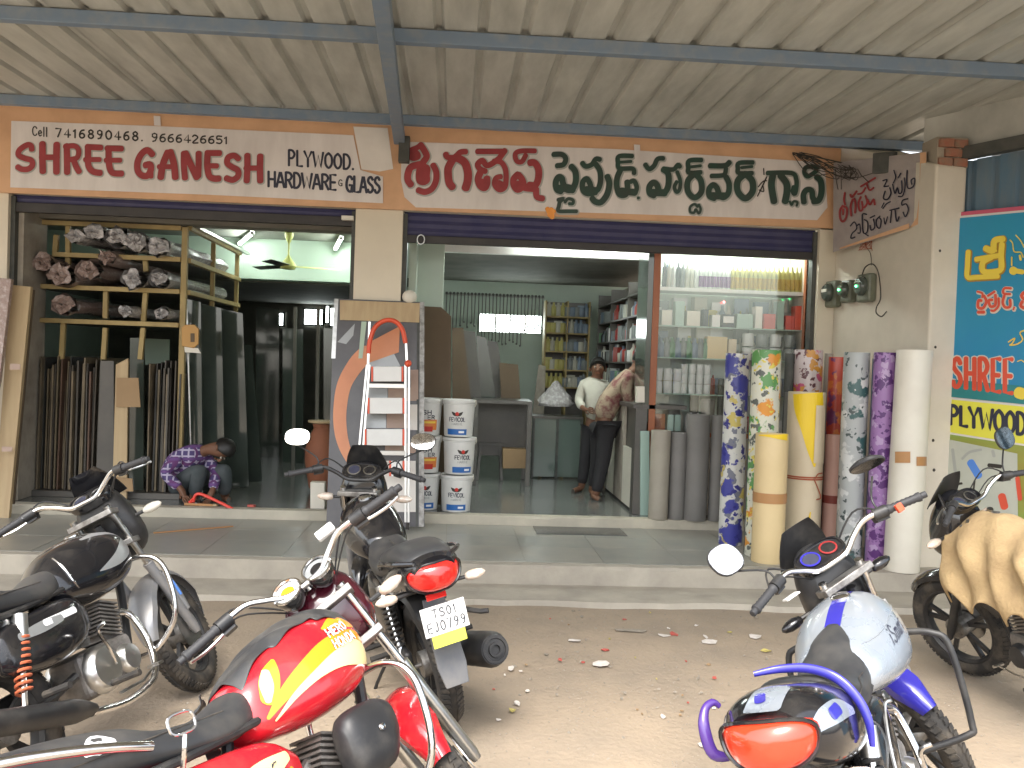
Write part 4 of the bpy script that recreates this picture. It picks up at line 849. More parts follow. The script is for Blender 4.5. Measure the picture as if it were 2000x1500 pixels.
# leaning boards at the far left of the facade
sheet('board', [(21, 556), (60, 560), (16, 1020), (-14, 1020)], 8.42, .05, M['ply_tan'], 'tan plywood board leaning at the far left of the shop front', 'board', lean=.09, bevel=.003)
sheet('board', [(48, 562), (66, 566), (26, 985), (14, 985)], 8.52, .03, M['cardboard_dark'], 'thin brown board behind the tan one at the far left', 'board', lean=.09)
sheet('wrapped_board', [(-40, 538), (22, 545), (-2, 745), (-60, 1015), (-90, 1015)], 8.28, .05, M['film_pink'], 'plastic wrapped pinkish board leaning at the left edge', 'board', lean=.09)
for (x0, y0, x1, y1) in ((20, 710, 40, 722), (4, 872, 24, 882)):
    sheet('tape_strip', [(x0, y0), (x1, y0 + 1), (x1 - 1, y1), (x0 - 1, y1)], 8.36, .004, M['ply_pink'], 'strip of pale tape on the tan board, ' + ('upper' if y0 < 800 else 'lower'), 'tape', lean=.09)
# terracotta pot and white box
p = at(628, 905, Z=ZS); p.y = 9.9; p = V((at(628, 860, Y=9.9).x, 9.9, ZS)); k_ = at(628, 825, Y=9.9).z - ZS
t = thing('clay_pot', 'brown clay pot with a flat lid beside the display board', 'pot', p)
gg = G(); gg.lathe([(.07, 0), (.12, .05), (.17, k_ * .45), (.17, k_ * .62), (.12, k_ * .82), (.085, k_ * .92), (.10, k_ * .98)], p, seg=22); gg.out('body', M['terracotta'], t, smooth=True)
gg = G(); gg.lathe([(.10, k_ * .985), (.145, k_), (.145, k_ + .02), (.001, k_ + .03)], p, seg=22); gg.out('lid', M['ply_tan'], t)
sheet('box', [(606, 942), (634, 943), (634, 999), (606, 999)], 8.84, .12, M['vinyl_white'], 'plain white box on the shop floor left of the display board', 'box', bevel=.004)
# ------------------------------------------------------------------ display board leaning on the pillar
DP0 = at(730, 1034, Z=ZP); DP0.y = 8.36
dtop = at(740, 586, Y=8.70); dn = (V((1, 0, 0)).cross(V((0, dtop.y - DP0.y, dtop.z - ZP)))).normalized()
if dn.y > 0: dn = -dn
DP0 = V((0, 8.36, ZP))
db = thing('display_board', 'tall dark laminate display board with a curved orange stripe leaning on the pillar', 'board', (at(730, 1000, Y=8.36).x, 8.36, ZP))
def dp(px, py, h): return onplane(px, py, DP0 + dn * h, dn)
def dpan(poly, mt, nm, h=.0, th=.003, bevel=0): gg = G(); gg.prism(poly, dp, h, h + th); return gg.out(nm, mt, db, bevel=bevel)
dpan([(653, 583), (827, 590), (829, 1029), (637, 1029)], M['laminate'], 'board', -.03, .03)
dpan([(653, 583), (661, 584), (655, 700), (647, 700)], M['steel'], 'edge_strip', .001)
dpan([(820, 590), (829, 590), (828, 1029), (818, 1029)], M['alu_dirty'], 'edge_strip', .001, .012)
dpan([(815, 592), (820, 592), (816, 1029), (812, 1029)], M['steel_dark'], 'edge_strip', .001, .006)
dpan([(664, 586), (820, 592), (819, 630), (664, 625)], M['ply_tan'], 'top_plate', .003, .012, .002)
dpan([(659, 668), (693, 632), (690, 655), (676, 672)], M['decal_silver'], 'printed_triangle', .001, .002)
dpan([(712, 712), (768, 688), (782, 715), (735, 722)], M['decal_silver'], 'printed_triangle', .001, .002)
gg = G(); gg.ribbon([(640 + x / 3.26, 580 + y / 3.26) for x, y in ((250, 360), (180, 430), (105, 560), (78, 720), (82, 850), (105, 950), (140, 1030))], [34, 32, 28, 26, 25, 22, 18], dp, sm=6, lift=.003, cross=2); gg.out('orange_curve', M['decal_orange'] if False else mat('laminate_orange', (.66, .26, .12), .4, c2=(.58, .22, .10), scale=4), db)
dpan([(722, 668), (781, 637), (779, 688), (722, 708)], bpy.data.materials['laminate_orange'], 'orange_block', .002, .003)
for i, (x0, y0, x1, y1, mt_) in enumerate(((758, 757, 816, 783, 'ply_pink'), (716, 757, 757, 783, 'decal_silver'), (755, 808, 815, 836, 'ply_pink'), (714, 808, 754, 836, 'decal_silver'), (802, 722, 817, 780, 'ply_pink'), (800, 790, 815, 840, 'paper_patch'), (752, 866, 812, 885, 'ply_pink'), (750, 900, 812, 1000, 'paper_patch'))):
    dpan([(x0, y0), (x1, y0), (x1, y1), (x0, y1)], M[mt_], 'sample_square', .0015 + i * .0004, .004)
dpan([(706, 628), (716, 628), (708, 700), (700, 700)], M['mint_light'], 'edge_strip', .002, .006)
gg = G(); p = at(800, 580, Y=8.72); gg.sph(p, (.07, .05, .065), 14, 8); gg.out('plastic_cover', M['vinyl_white'], label='rounded white plastic cover above the top right of the display board', cat='cover', smooth=True)
gg = G()
for k in range(4): q = at(790 + k * 7, 540 + (k % 2) * 3, Y=9.42); gg.beam(q, q + V((0, 0, -.09)), .012, .008)
gg.out('hooks', M['steel_dark'], label='small dark hooks on the mint wall right of the pillar', cat='hooks', kind='stuff')
# ------------------------------------------------------------------ step ladder
ly = 8.10
ld = thing('step_ladder', 'aluminium step ladder with a red hoop handle in front of the display board', 'ladder', (at(750, 1000, Y=ly).x, ly, ZP))
LP = V((0, at(797, 1032, Z=ZP).y, ZP)); LP.y = min(LP.y, 8.2); ln_ = V((0, -1, .09)).normalized()
def lp(px, py, h=0): return onplane(px, py, LP + ln_ * h, ln_)
def lbar(a, b, w_, h_, mt, nm, hh=0, bevel=.003): gg = G(); gg.beam(lp(*a, hh), lp(*b, hh), w_, h_, up=(0, 1, 0)); return gg.out(nm, mt, ld, bevel=bevel)
for (a, b) in (((717, 712), (690, 1002)), ((722, 712), (700, 1002)), ((792, 712), (792, 1020)), ((799, 712), (798, 1030))): lbar(a, b, .020, .03, M['white_paint'] if False else M['alu'], 'rail')
lbar((722, 628), (719, 712), .022, .02, M['alu'], 'hoop_leg'); lbar((793, 670), (795, 712), .022, .02, M['alu'], 'hoop_leg')
gg = G(); gg.tube([lp(720, 690, .02), lp(722, 668, .02), lp(732, 640, .02), lp(752, 626, .02), lp(772, 628, .02), lp(786, 644, .02), lp(792, 670, .02)], .021, 10, sm=5); gg.out('hoop_handle', M['red_plastic'], ld, smooth=True)
gg = G(); gg.sph(lp(797, 710, .02), .032, 10, 7); gg.out('cap', M['red_plastic'], ld, smooth=True)
for (x0, x1, y, h_) in ((720, 790, 753, .05), (706, 792, 884, .05)): lbar((x0, y), (x1, y + 1), .04, .03, M['alu'], 'rung', .015)
for (x0, x1, y0, y1) in ((729, 784, 716, 745), (722, 786, 777, 808), (716, 786, 838, 870), (764, 786, 900, 930)):
    gg = G(); gg.prism([(x0, y0), (x1, y0), (x1, y1), (x0, y1)], lp, -.02, .02); st = gg.out('tread', M['white_paint'], ld, bevel=.004)
    for (xa, xb) in ((x0 - 4, x0 - .3), (x1 + .3, x1 + 4)):
        gg = G(); gg.prism([(xa, y0), (xb, y0), (xb, y1), (xa, y1)], lp, -.024, .024); gg.out('end_cap', M['red_plastic'], st)
gg = G(); gg.beam(lp(797, 1020, 0), lp(796, 1034, 0), .03, .04, up=(0, 1, 0)); gg.out('foot', M['rubber'], ld)
# ------------------------------------------------------------------ buckets
def bucket(px, pybot, z, Y, kind, lab, r=.158, h=.355, rot=0.0, rise=0):
    c = V((at(px, pybot, Y=Y).x, Y, z)); t = thing('paint_bucket', lab, 'bucket', c, 'stacked glue buckets')
    gg = G(); gg.lathe([(r * .86, 0), (r * .87, .01), (r * .965, h * .86), (r * 1.02, h * .87), (r * 1.02, h * .90), (r * .97, h * .91)], c, seg=32); gg.out('body', M['bucket'], t, smooth=True)
    gg = G(); gg.lathe([(r * 1.0, h * .91), (r * 1.04, h * .915), (r * 1.04, h * .985), (r * .98, h * .99), (r * .94, h * .965), (.001, h * .965)], c, seg=32); gg.out('lid', M['bucket'], t, smooth=True)
    gg = G(); gg.tube([c + V((r * 1.03 * math.cos(q), r * 1.03 * math.sin(q) * .5 - r * .25, h * .9 - .09 * math.sin(q))) for q in [math.pi * k / 10 for k in range(-1, 5)]], .005, 6, sm=3); gg.out('handle', M['vinyl_white'], t, smooth=True)
    def mp(u, v, hh):
        rr = r * (.87 + .095 * v / (h * .86)) + hh; a_ = u / r + rot - math.pi / 2; return V((c.x + rr * math.cos(a_), c.y + rr * math.sin(a_), c.z + v))
    def strip(u0, u1, v, wd, mt, nm, lf=.0015): gg = G(); gg.ribbon([(u0 + (u1 - u0) * k / 10, v) for k in range(11)], wd, mp, sm=0, lift=lf, round_=False); gg.out(nm, mt, t)
    if kind == 'blue':
        strip(-.11, .11, .045, .055, M['label_blue'], 'label_band'); strip(.02, .08, .045, .02, M['decal_white'], 'label_mark', .003)
        gg = G(); gg.ribbon([(-.055, .235), (-.03, .215), (0, .20), (.03, .215), (.055, .235)], [.008, .03, .012, .03, .008], mp, sm=5, lift=.002); gg.out('emblem_wings', M['sign_ink'], t)
        gg = G(); gg.ribbon([(-.004, .218), (.004, .218)], .035, mp, sm=0, lift=.004); gg.out('emblem', M['label_red'], t)
        gg = G(); text(gg, 'FEVICOL', mp, -.085, .145, .085, .145, .038, wt=.2, lift=.002, gap=.15); gg.out('lettering', M['sign_navy'], t)
        gg = G(); text(gg, 'MARINE', mp, -.055, .11, .055, .11, .02, wt=.18, lift=.002, gap=.15); gg.out('lettering', M['decal_silver'], t)
    else:
        strip(-.16, .10, .10, .10, M['label_orange'], 'label_band'); strip(-.14, .05, .06, .05, M['label_red'], 'label_band', .003); strip(-.10, .08, .125, .02, M['label_yellow'], 'label_band', .0045)
        gg = G(); text(gg, 'SH', mp, -.06, .20, .03, .20, .04, wt=.22, lift=.002, gap=.15); gg.out('lettering', M['sign_navy'], t)
        gg = G(); text(gg, 'ER', mp, -.01, .155, .07, .155, .035, wt=.22, lift=.002, gap=.15); gg.out('lettering', M['sign_navy'], t)
for i in range(3):
    bucket(890 + (2 - i) * 0 + (3 if i == 1 else 0), 998, ZS + i * .362, 8.93, 'blue', ('bottom', 'middle', 'top')[i] + ' white glue bucket with blue band in the stack nearest the doorway', rot=(0, .25, -.12)[i])
for i in range(3):
    bucket(826, 998, ZS + i * .362, 9.0, 'blue' if i == 0 else 'orange', ('bottom white bucket with blue band partly hidden behind the ladder', 'middle bucket with orange label partly hidden behind the ladder', 'top bucket with orange label partly hidden behind the ladder')[i], rot=(.1, .3, .2)[i])
sheet('cardboard_box', [(828, 598), (862, 600), (881, 618), (880, 985), (828, 990)], 9.28, .10, M['cardboard_dark'], 'tall brown cardboard box standing behind the buckets', 'box')
# ------------------------------------------------------------------ right shop shell
XB = 2.06
g = G(); g.box((XP1 + .01, YI, ZS), (at(866, 560, Y=YI).x, YI + .12, 3.1)); g.out('inner_wall', M['mint'], label='mint green inner wall just right of the pillar', cat='wall')
zlo = at(1070, 500, Y=YI).z; zhi = at(1070, 478, Y=YI).z
g = G(); g.box((at(866, 560, Y=YI).x, YI - .01, zlo), (at(1290, 560, Y=YI).x, YI + .09, 3.1)); g.out('lintel', M['white_paint'], label='white lintel lit from above over the inner doorway', cat='lintel')
g = G(); g.box((XP1 + .01, YF + .3, 3.1), (4.6, YI + .12, 3.2)); g.out('shop_ceiling', M['ceiling'], kind='structure')
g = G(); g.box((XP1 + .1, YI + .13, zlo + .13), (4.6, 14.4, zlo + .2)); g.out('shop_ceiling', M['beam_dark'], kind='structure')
g = G(); g.box((XP1 + .05, YF + .39, ZS), (XP1 + .12, YI, 3.1)); g.out('side_wall', M['mint'], label='narrow mint side wall behind the pillar in the right shop', cat='wall')
g = G(); g.box((XP1 + .1, YI + .13, ZS), (XP1 + .2, 14.3, zlo)); g.out('side_wall', M['mint'], label='mint left wall deep in the right shop', cat='wall')
wa, wb = at(938, 613, Y=14.3), at(1056, 651, Y=14.3)
g = G(); x0, x1 = XP1 + .2, 3.2
for q in ((x0, wa.x, ZS, zlo + .13), (wb.x, x1, ZS, zlo + .13), (wa.x, wb.x, ZS, wb.z), (wa.x, wb.x, wa.z, zlo + .13)): g.box((q[0], 14.3, q[2]), (q[1], 14.42, q[3]))
bw = g.out('back_wall', M['mint'], label='mint green back wall of the right shop with a bright window', cat='wall')
gg = G(); gg.box((wa.x, 14.37, wb.z), (wb.x, 14.40, wa.z)); gg.out('window_pane', M['window_glow'], bw)
for k in range(1, 4): gg = G(); x = wa.x + (wb.x - wa.x) * k / 4; gg.box((x - .012, 14.33, wb.z), (x + .012, 14.36, wa.z)); gg.out('window_bar', M['steel'], bw)
g = G(); g.box((XB + .35, YI + .13, ZS), (XB + .45, 14.3, zlo)); g.out('side_wall', M['wall_grey'], label='right inner wall behind the long product shelves', cat='wall')
tube_lamp((XP1 + 1.2, YI - .16, zhi + .09), (XP1 + 2.4, YI - .16, zhi + .09), 'lit tube lamp hidden behind the right shutter above the white lintel', back=(0, .02, .03))
tube_lamp((-.2, YI + .16, zlo + .07), (.9, YI + .16, zlo + .07), 'added unseen tube lamp brightening the shop from behind the white lintel, left half', back=(0, 0, .03)); tube_lamp((1.0, YI + .16, zlo + .07), (2.0, YI + .16, zlo + .07), 'added unseen tube lamp brightening the shop from behind the white lintel, right half', back=(0, 0, .03))  # two lamps added out of view to brighten the shop interior
# hanging rods on a rail
R = random.Random(31); Yr = 12.2; ra, rb = at(870, 574, Y=Yr), at(1064, 582, Y=Yr); zr_ = (ra.z + rb.z) / 2
gg = G(); gg.cyl((ra.x, Yr, zr_), (rb.x, Yr, zr_), .012, 8); gg.out('hanging_rail', M['steel'], label='horizontal steel rail the dark rods hang from', cat='rail')
for k in range(28):
    x = ra.x + (rb.x - ra.x) * (k + .4) / 28; px = 870 + 194 * (k + .4) / 28
    yb3 = 640 + (30 if 8 < k < 22 else 0) + R.uniform(-6, 6) + (0 if k > 7 else R.uniform(-20, 15)); z = at(px, yb3, Y=Yr).z
    gg = G(); gg.cyl((x, Yr - .02, zr_ + .01), (x + R.uniform(-.01, .01), Yr - .02, z), .007, 6); gg.sph((x, Yr - .02, zr_ + .015), .018, 8, 5); gg.sph((x, Yr - .02, z), .014, 8, 5)
    gg.out('hanging_rod', M['steel_dark'], smooth=True, label='thin dark rod with knob ends hanging in front of the back window', cat='rod', group='rods hanging from the rail')
# boards at the back of the right shop
for i, (pl, Y, mt_, lab) in enumerate((([(883, 640), (905, 640), (930, 880), (884, 880)], 11.6, 'cardboard_dark', 'brown board leaning behind the buckets, leftmost'), ([(905, 645), (928, 648), (950, 880), (915, 880)], 11.8, 'dark_board', 'dark board second in the leaning row'),
        ([(930, 655), (950, 660), (985, 880), (945, 880)], 11.9, 'glass_dark', 'dark glossy board third in the leaning row'), ([(952, 665), (972, 668), (1003, 880), (975, 880)], 12.0, 'dark_board', 'dark board fourth in the leaning row'), ([(975, 708), (1012, 712), (1024, 880), (985, 880)], 11.7, 'cardboard_dark', 'shorter brown board at the right of the leaning row'), ([(1052, 712), (1066, 715), (1060, 880), (1030, 885)], 12.6, 'wall_grey', 'grey board leaning against the product shelf'))):
    sheet('leaning_board', pl, Y, .02, M[mt_], lab, 'board', lean=.02)
# dark desk with stool and orange box
c0 = at(925, 880, Y=10.8); t = thing('desk', 'dark wooden desk in the middle of the right shop', 'desk', (c0.x + .4, 11, ZS))
zd = at(980, 782, Y=10.8).z; xa, xb2 = at(925, 800, Y=10.8).x, at(1040, 800, Y=10.8).x
gg = G(); gg.box((xa, 10.8, zd - .04), (xb2, 11.5, zd)); gg.out('desk_top', M['dark_board'], t)
gg = G(); gg.box((xa + .05, 11.3, ZS + .3), (xb2 - .05, 11.33, zd - .04)); gg.out('modesty_panel', M['dark_board'], t)
for (x, y) in ((xa + .03, 10.83), (xb2 - .03, 10.83), (xa + .03, 11.47), (xb2 - .03, 11.47)): gg = G(); gg.box((x - .025, y - .025, ZS), (x + .025, y + .025, zd - .04)); gg.out('leg', M['dark_board'], t)
c0 = at(955, 935, Z=ZS); t = thing('stool', 'dark wooden stool right of the buckets', 'stool', c0)
gg = G(); gg.box((c0.x - .15, c0.y - .15, ZS + .42), (c0.x + .15, c0.y + .15, ZS + .46)); gg.out('seat', M['dark_board'], t)
for sx in (-1, 1):
    for sy in (-1, 1): gg = G(); gg.beam((c0.x + sx * .12, c0.y + sy * .12, ZS + .42), (c0.x + sx * .15, c0.y + sy * .15, ZS), .03, .03, up=(0, 1, 0)); gg.out('leg', M['dark_board'], t)
sheet('cardboard_box', [(982, 876), (1028, 878), (1028, 915), (982, 915)], 11.1, .25, M['cardboard'], 'small open brown cardboard box on the floor under the desk', 'box', bevel=.003)
# ---- back shelf unit with products
YSB = 13.4; xa, xb2 = at(1065, 660, Y=YSB).x, at(1150, 660, Y=YSB).x
su = thing('shelf_unit', 'yellowish shelf unit with rows of small tins at the back of the right shop', 'shelf', ((xa + xb2) / 2, YSB, ZS))
ztop2 = at(1105, 588, Y=YSB).z
for x in (xa, (xa + xb2) / 2, xb2): gg = G(); gg.box((x - .012, YSB, ZS), (x + .012, YSB + .3, ztop2)); gg.out('upright', M['wood_frame'], su)
gg = G(); gg.box((xa, YSB + .3, ZS), (xb2, YSB + .31, ztop2)); gg.out('back_panel', M['dark_board'], su)
prodm = [mat('product_' + nm, c, .4) for nm, c in (('yellow', (.42, .38, .12)), ('cream', (.46, .45, .38)), ('blue', (.16, .21, .28)), ('grey', (.20, .22, .22)), ('dark', (.04, .045, .05)), ('red', (.35, .05, .04)), ('white', (.60, .62, .60)), ('green', (.10, .22, .12)))]
protos = {}
CN = ['yellow', 'cream', 'blue', 'grey', 'dark', 'red', 'white', 'green']; ORD = ['lowest', 'second', 'third', 'fourth', 'fifth', 'sixth']
def product(kind, mi):
    key = (kind, mi)
    if key not in protos:
        gg = G()
        if kind == 'tin': gg.lathe([(.046, 0), (.05, .005), (.05, .105), (.047, .11), (.001, .11)], seg=10)
        elif kind == 'bottle': gg.lathe([(.03, 0), (.034, .01), (.034, .10), (.014, .13), (.014, .16), (.001, .16)], seg=8)
        elif kind == 'cartridge': gg.lathe([(.022, 0), (.0235, .004), (.0235, .20), (.01, .215), (.006, .26), (.001, .26)], seg=8)
        elif kind == 'box': gg.box((-.045, -.04, 0), (.045, .04, .13))
        me = bpy.data.meshes.new(kind); me.from_pydata([q for q in gg.v], [], gg.f); me.materials.append(prodm[mi] if mi < 50 else M[mi]); 
        if kind != 'box': me.polygons.foreach_set('use_smooth', [True] * len(me.polygons)); me.set_sharp_from_angle(angle=.7)
        protos[key] = me
    return protos[key]
def put(kind, mi, loc, label, cat, group, sc=1.0, rot=None):
    o = bpy.data.objects.new(kind if kind != 'box' else 'product_box', product(kind, mi)); COL.objects.link(o); o.location = loc
    o.scale = (sc, sc, sc) if not hasattr(sc, '__len__') else sc; o.rotation_euler.z = random.uniform(-.3, .3) if rot is None else rot
    tag(o, label, cat, group); return o
R = random.Random(41)
for j, py in enumerate((618, 650, 686, 722, 756)):
    z = at(1105, py, Y=YSB).z
    gg = G(); gg.box((xa, YSB, z - .02), (xb2, YSB + .3, z)); gg.out('shelf_board', M['wood_frame'], su)
    for k in range(9):
        x = xa + .045 + (xb2 - xa - .09) * k / 8
        kd = 'tin' if (j + k // 4) % 2 else 'bottle'; ci = R.choice((0, 1, 0) if k < 4 else (2, 3, 1)); oj = ['top', 'second', 'third', 'fourth', 'bottom'][j]
        put(kd, ci, (x, YSB + .06, z), '%s %s on the %s shelf of the back shelf unit, %s half' % (CN[ci], kd, oj, 'left' if k < 4 else 'right'), kd, 'goods on the %s back shelf' % oj, 1.25)
        put(R.choice(('tin', 'box')), ci, (x + .02, YSB + .19, z), '%s goods in the rear row of the %s back shelf' % (CN[ci], oj), 'tin', 'rear goods on the %s back shelf' % oj, 1.35)
# ---- long side shelves
t = thing('wall_shelves', 'long dark wall shelves packed with bottles along the right side of the shop', 'shelf', (XB, 11, .9))
zs0 = [1.25, 1.52, 1.79, 2.06, 2.33, 2.58]
for z in zs0: gg = G(); gg.box((XB - .0, YI + .2, z - .02), (XB + .34, 13.3, z)); gg.out('shelf_board', M['dark_board'], t)
for y in (9.75, 11.0, 12.2, 13.28): gg = G(); gg.box((XB, y, 1.0), (XB + .34, y + .025, 2.75)); gg.out('upright', M['dark_board'], t)
for zi, z in enumerate(zs0[:5]):
    for k in range(27):
        y = YI + .3 + k * .135; kd = R.choice(('tin', 'bottle', 'box', 'bottle')); ci = R.choice((1, 2, 3, 4, 6, 3, 7, 5)); part_ = 'near' if k < 9 else ('middle' if k < 18 else 'far')
        put(kd, ci, (XB + .07, y, z), '%s %s in the %s part of the %s long side shelf' % (CN[ci], 'carton' if kd == 'box' else kd, part_, ORD[zi]), 'carton' if kd == 'box' else kd, 'goods on the %s long side shelf' % ORD[zi], R.uniform(1.0, 1.45))
# ---- counter
XCn = at(1233, 1001, Z=ZS).x; zct = at(1240, 790, Y=8.95).z
t = thing('counter', 'long shop counter with white front panels and a dark end post', 'counter', (XCn + .2, 9.9, ZS))
for k in range(4):
    gg = G(); gg.box((XCn, 9.12 + k * .5, ZS + .03), (XCn + .03, 9.12 + k * .5 + .49, zct - .05 if k else ZS + .62)); gg.out('front_panel', M['vinyl_white'] if k % 2 == 0 else M['wall_grey'], t)
gg = G(); gg.box((XCn - .03, 8.98, zct - .04), (XCn + .5, 11.2, zct)); gg.out('counter_top', M['dark_board'], t)
gg = G(); gg.box((XCn - .01, 8.95, ZS), (XCn + .10, 9.1, zct - .04)); gg.out('end_post', M['dark_board'], t)
gg = G(); gg.box((XCn + .04, 9.14, ZS), (XCn + .48, 11.1, zct - .05)); gg.out('carcass', M['dark_board'], t)
sheet('panel_board', [(1251, 842), (1268, 842), (1269, 1014), (1251, 1007)], 8.92, .03, M['roll_green_edge'], 'narrow pale panel between the counter post and the grey rolls', 'panel')
sheet('product_box', [(1244, 755), (1259, 755), (1259, 786), (1244, 786)], 8.97, .08, M['vinyl_white'], 'small white box standing on the counter end', 'box')
# glass counter behind
ga, gb = at(1040, 812, Y=11.6), at(1140, 812, Y=11.6); t = thing('glass_counter', 'glass fronted counter behind the standing man', 'counter', (ga.x, 11.6, ZS))
gg = G(); gg.box((ga.x, 11.6, ga.z - .03), (gb.x, 12.1, ga.z)); gg.out('counter_top', M['dark_board'], t)
gg = G(); gg.box((ga.x, 11.62, ZS + .02), (gb.x, 11.63, ga.z - .03)); gg.out('glass_front', mat('counter_glass', (.13, .17, .15), .12), t)
for x in (ga.x + .02, (ga.x + gb.x) / 2, gb.x - .02): gg = G(); gg.box((x - .015, 11.59, ZS), (x + .015, 11.62, ga.z - .03)); gg.out('mullion', M['steel_dark'], t)
R = random.Random(51); q = at(1085, 790, Y=11.7); gg = G(); rg = []
for i in range(10):
    kk = [.20, .22, .21, .19, .17, .13, .11, .07, .05, .02][i]; rg.append([q + V((math.cos(a_ * math.pi / 8) * kk * (1 + R.uniform(-.12, .12)), math.sin(a_ * math.pi / 8) * kk * .8, i * .036 - .02)) for a_ in range(16)])
gg.rings(rg); gg.out('plastic_bag', M['plastic_film'], smooth=True, label='crumpled clear plastic bag of goods on the glass counter', cat='bag')
# ------------------------------------------------------------------ display case at the right of the right shop
YD = 8.98; xa, xb2 = at(1272, 700, Y=YD).x, at(1592, 700, Y=YD).x; zt2 = at(1430, 497, Y=YD).z
dc = thing('display_case', 'wood framed display case with glass shelves of jars, tubes and boxes', 'display case', ((xa + xb2) / 2, YD, ZS))
zbot = at(1275, 842, Y=YD).z
def post(px0, px1, nm='frame_post'): gg = G(); gg.box((at(px0, 700, Y=YD).x, YD, ZS), (at(px1, 700, Y=YD).x, YD + .06, zt2)); gg.out(nm, M['door_wood'], dc, bevel=.003)
post(1271, 1284); post(1568, 1580)
gg = G(); gg.box((xa, YD, zbot - .045), (xb2, YD + .05, zbot - .002)); gg.out('frame_rail', M['door_wood'], dc)
gg = G(); gg.box((xa + .02, YD + .46, ZS), (xb2, YD + .48, zt2 + .05)); gg.out('back_panel', mat('case_back', (.58, .64, .58), .6), dc)
gg = G(); gg.box((xa, YD + .02, ZS), (xb2, YD + .45, zbot - .05)); gg.out('base_cabinet', M['wall_grey'], dc)
gg = G(); gg.box((xb2 - .03, YD, ZS), (XR - .02, YD + .5, 3.1)); gg.out('side_panel', M['cream_wall'], dc)
gg = G(); gg.box((xa - .06, YD + .01, ZS + .9), (xa - .002, YD + .5, zt2)); gg.out('side_panel', M['glass_dark'], dc)
def zrow(py): return at(1430, py, Y=YD + .1).z
rows = {1: zrow(566), 2: zrow(640), 3: zrow(702), 4: zrow(772)}
for k, z in rows.items():
    gg = G(); gg.box((xa + .07, YD + .07, z - (.035 if k == 1 else .012)), (xb2 - .09, YD + .44, z)); gg.out('shelf', M['white_paint'] if k == 1 else mat('shelf_glass', (.30, .42, .36), .15), dc)
def X_(px): return at(px, 640, Y=YD + .14).x
R = random.Random(61)
for k in range(31):
    px = 1294 + k * 8.9
    mi = (4, 1, 6, 4, 3, 1, 1, 6)[k] if k < 8 else (6 if k < 15 else 0)
    o = put('cartridge', mi, (X_(px), YD + .14, rows[1]), ['%s sealant tube at the left of the top display shelf' % CN[mi], 'purple banded sealant tube on the top display shelf', 'amber banded yellow sealant tube on the top display shelf'][0 if k < 8 else (1 if k < 15 else 2)], 'tube', 'sealant tubes on the top shelf', (1.0, 1.0, .98))
    if k >= 8:
        gg = G(); gg.lathe([(.0245, .03 if k > 14 else .02), (.0245, .15 if k < 15 else .06)], (X_(px), YD + .14, rows[1]), seg=8, cap=False); lb = gg.out('printed_band', M['blue_paint'] if False else (mat('band_purple', (.22, .09, .25), .4) if k < 15 else mat('band_orange', (.50, .30, .03), .4)), o, local=True) if False else None
pb = mat('band_purple', (.20, .08, .24), .4); ob = mat('band_amber', (.42, .27, .04), .4)
gb_ = G(); gb_.lathe([(.0242, .02), (.0242, .13)], seg=10, cap=False); meb = bpy.data.meshes.new('printed_band'); meb.from_pydata(gb_.v, [], gb_.f); meb.materials.append(pb)
mec = meb.copy(); mec.materials.clear(); mec.materials.append(ob)
for o in [o for o in COL.objects if o.name.startswith('cartridge')]:
    k = round((o.location.x - X_(1294)) / (X_(1302.9) - X_(1294)))
    if k >= 8:
        c = bpy.data.objects.new('printed_band', meb if k < 15 else mec); COL.objects.link(c); c.parent = o
for (px, py, w_, h_, row, mt_, lab) in ((1300, 0, 20, 30, 2, 'vinyl_white', 'pale carton at the left end of the second display shelf'), (1325, 0, 18, 48, 2, 'roll_green_edge', 'tall pale green carton on the second display shelf'), (1352, 0, 26, 30, 2, 'vinyl_white', 'white carton left of centre on the second display shelf'), (1376, 0, 10, 34, 2, 'sign_navy', 'narrow dark carton on the second display shelf'),
        (1396, 0, 16, 24, 2, 'white_paint', 'small white carton beside the narrow dark one'), (1420, 0, 26, 26, 2, 'sign_navy', 'dark framed carton with a white label on the second display shelf'), (1452, 0, 32, 28, 2, 'roll_green_edge', 'wide pale carton at the centre right of the second display shelf'), (1479, 0, 14, 44, 2, 'paper_patch', 'tall thin pale carton on the second display shelf'),
        (1500, 0, 24, 30, 2, 'label_red', 'red carton on the second display shelf'), (1521, 0, 14, 56, 2, 'roll_green_edge', 'tall pale carton right of the red one'), (1540, 0, 18, 28, 2, 'label_red', 'second red carton near the right end of the second shelf'), (1556, 0, 14, 48, 2, 'banner_red', 'tall reddish carton at the right end of the second shelf'),
        (1400, 0, 40, 44, 3, 'vinyl_cream', 'large cream carton in the middle of the third display shelf'), (1430, 0, 16, 40, 3, 'vinyl_ivory', 'tall ivory carton on the third display shelf'),
        (1291, 0, 27, 33, 5, 'door_wood', 'orange brown carton at the bottom left of the display case'), (1315, 0, 12, 32, 5, 'roll_green_edge', 'pale carton on the display case floor, left of a pair'), (1329, 0, 12, 32, 5, 'roll_green_edge', 'pale carton on the display case floor, right of a pair')):
    z = rows.get(row, zbot); x = X_(px); sw = w_ / 1800 * 9.1 / 2; sh = h_ / 1800 * 9.1
    gg = G(); gg.box((x - sw, YD + .10, z), (x + sw, YD + .22, z + sh)); o = gg.out('product_box', M[mt_], label=lab, cat='box', bevel=.002)
    if px == 1420: g2 = G(); g2.box((x - sw * .8, YD + .095, z + sh * .35), (x + sw * .8, YD + .0995, z + sh * .85)); BASE[o.name] = V(o.location); g2.out('label', M['white_paint'], o)
for k in range(9):
    put('bottle', (2, 3, 7)[k % 3], (X_(1292 + k * 11), YD + .14, rows[3]), 'blue green bottle standing at the left of the third display shelf', 'bottle', 'blue green bottles on the third display shelf', 1.25)
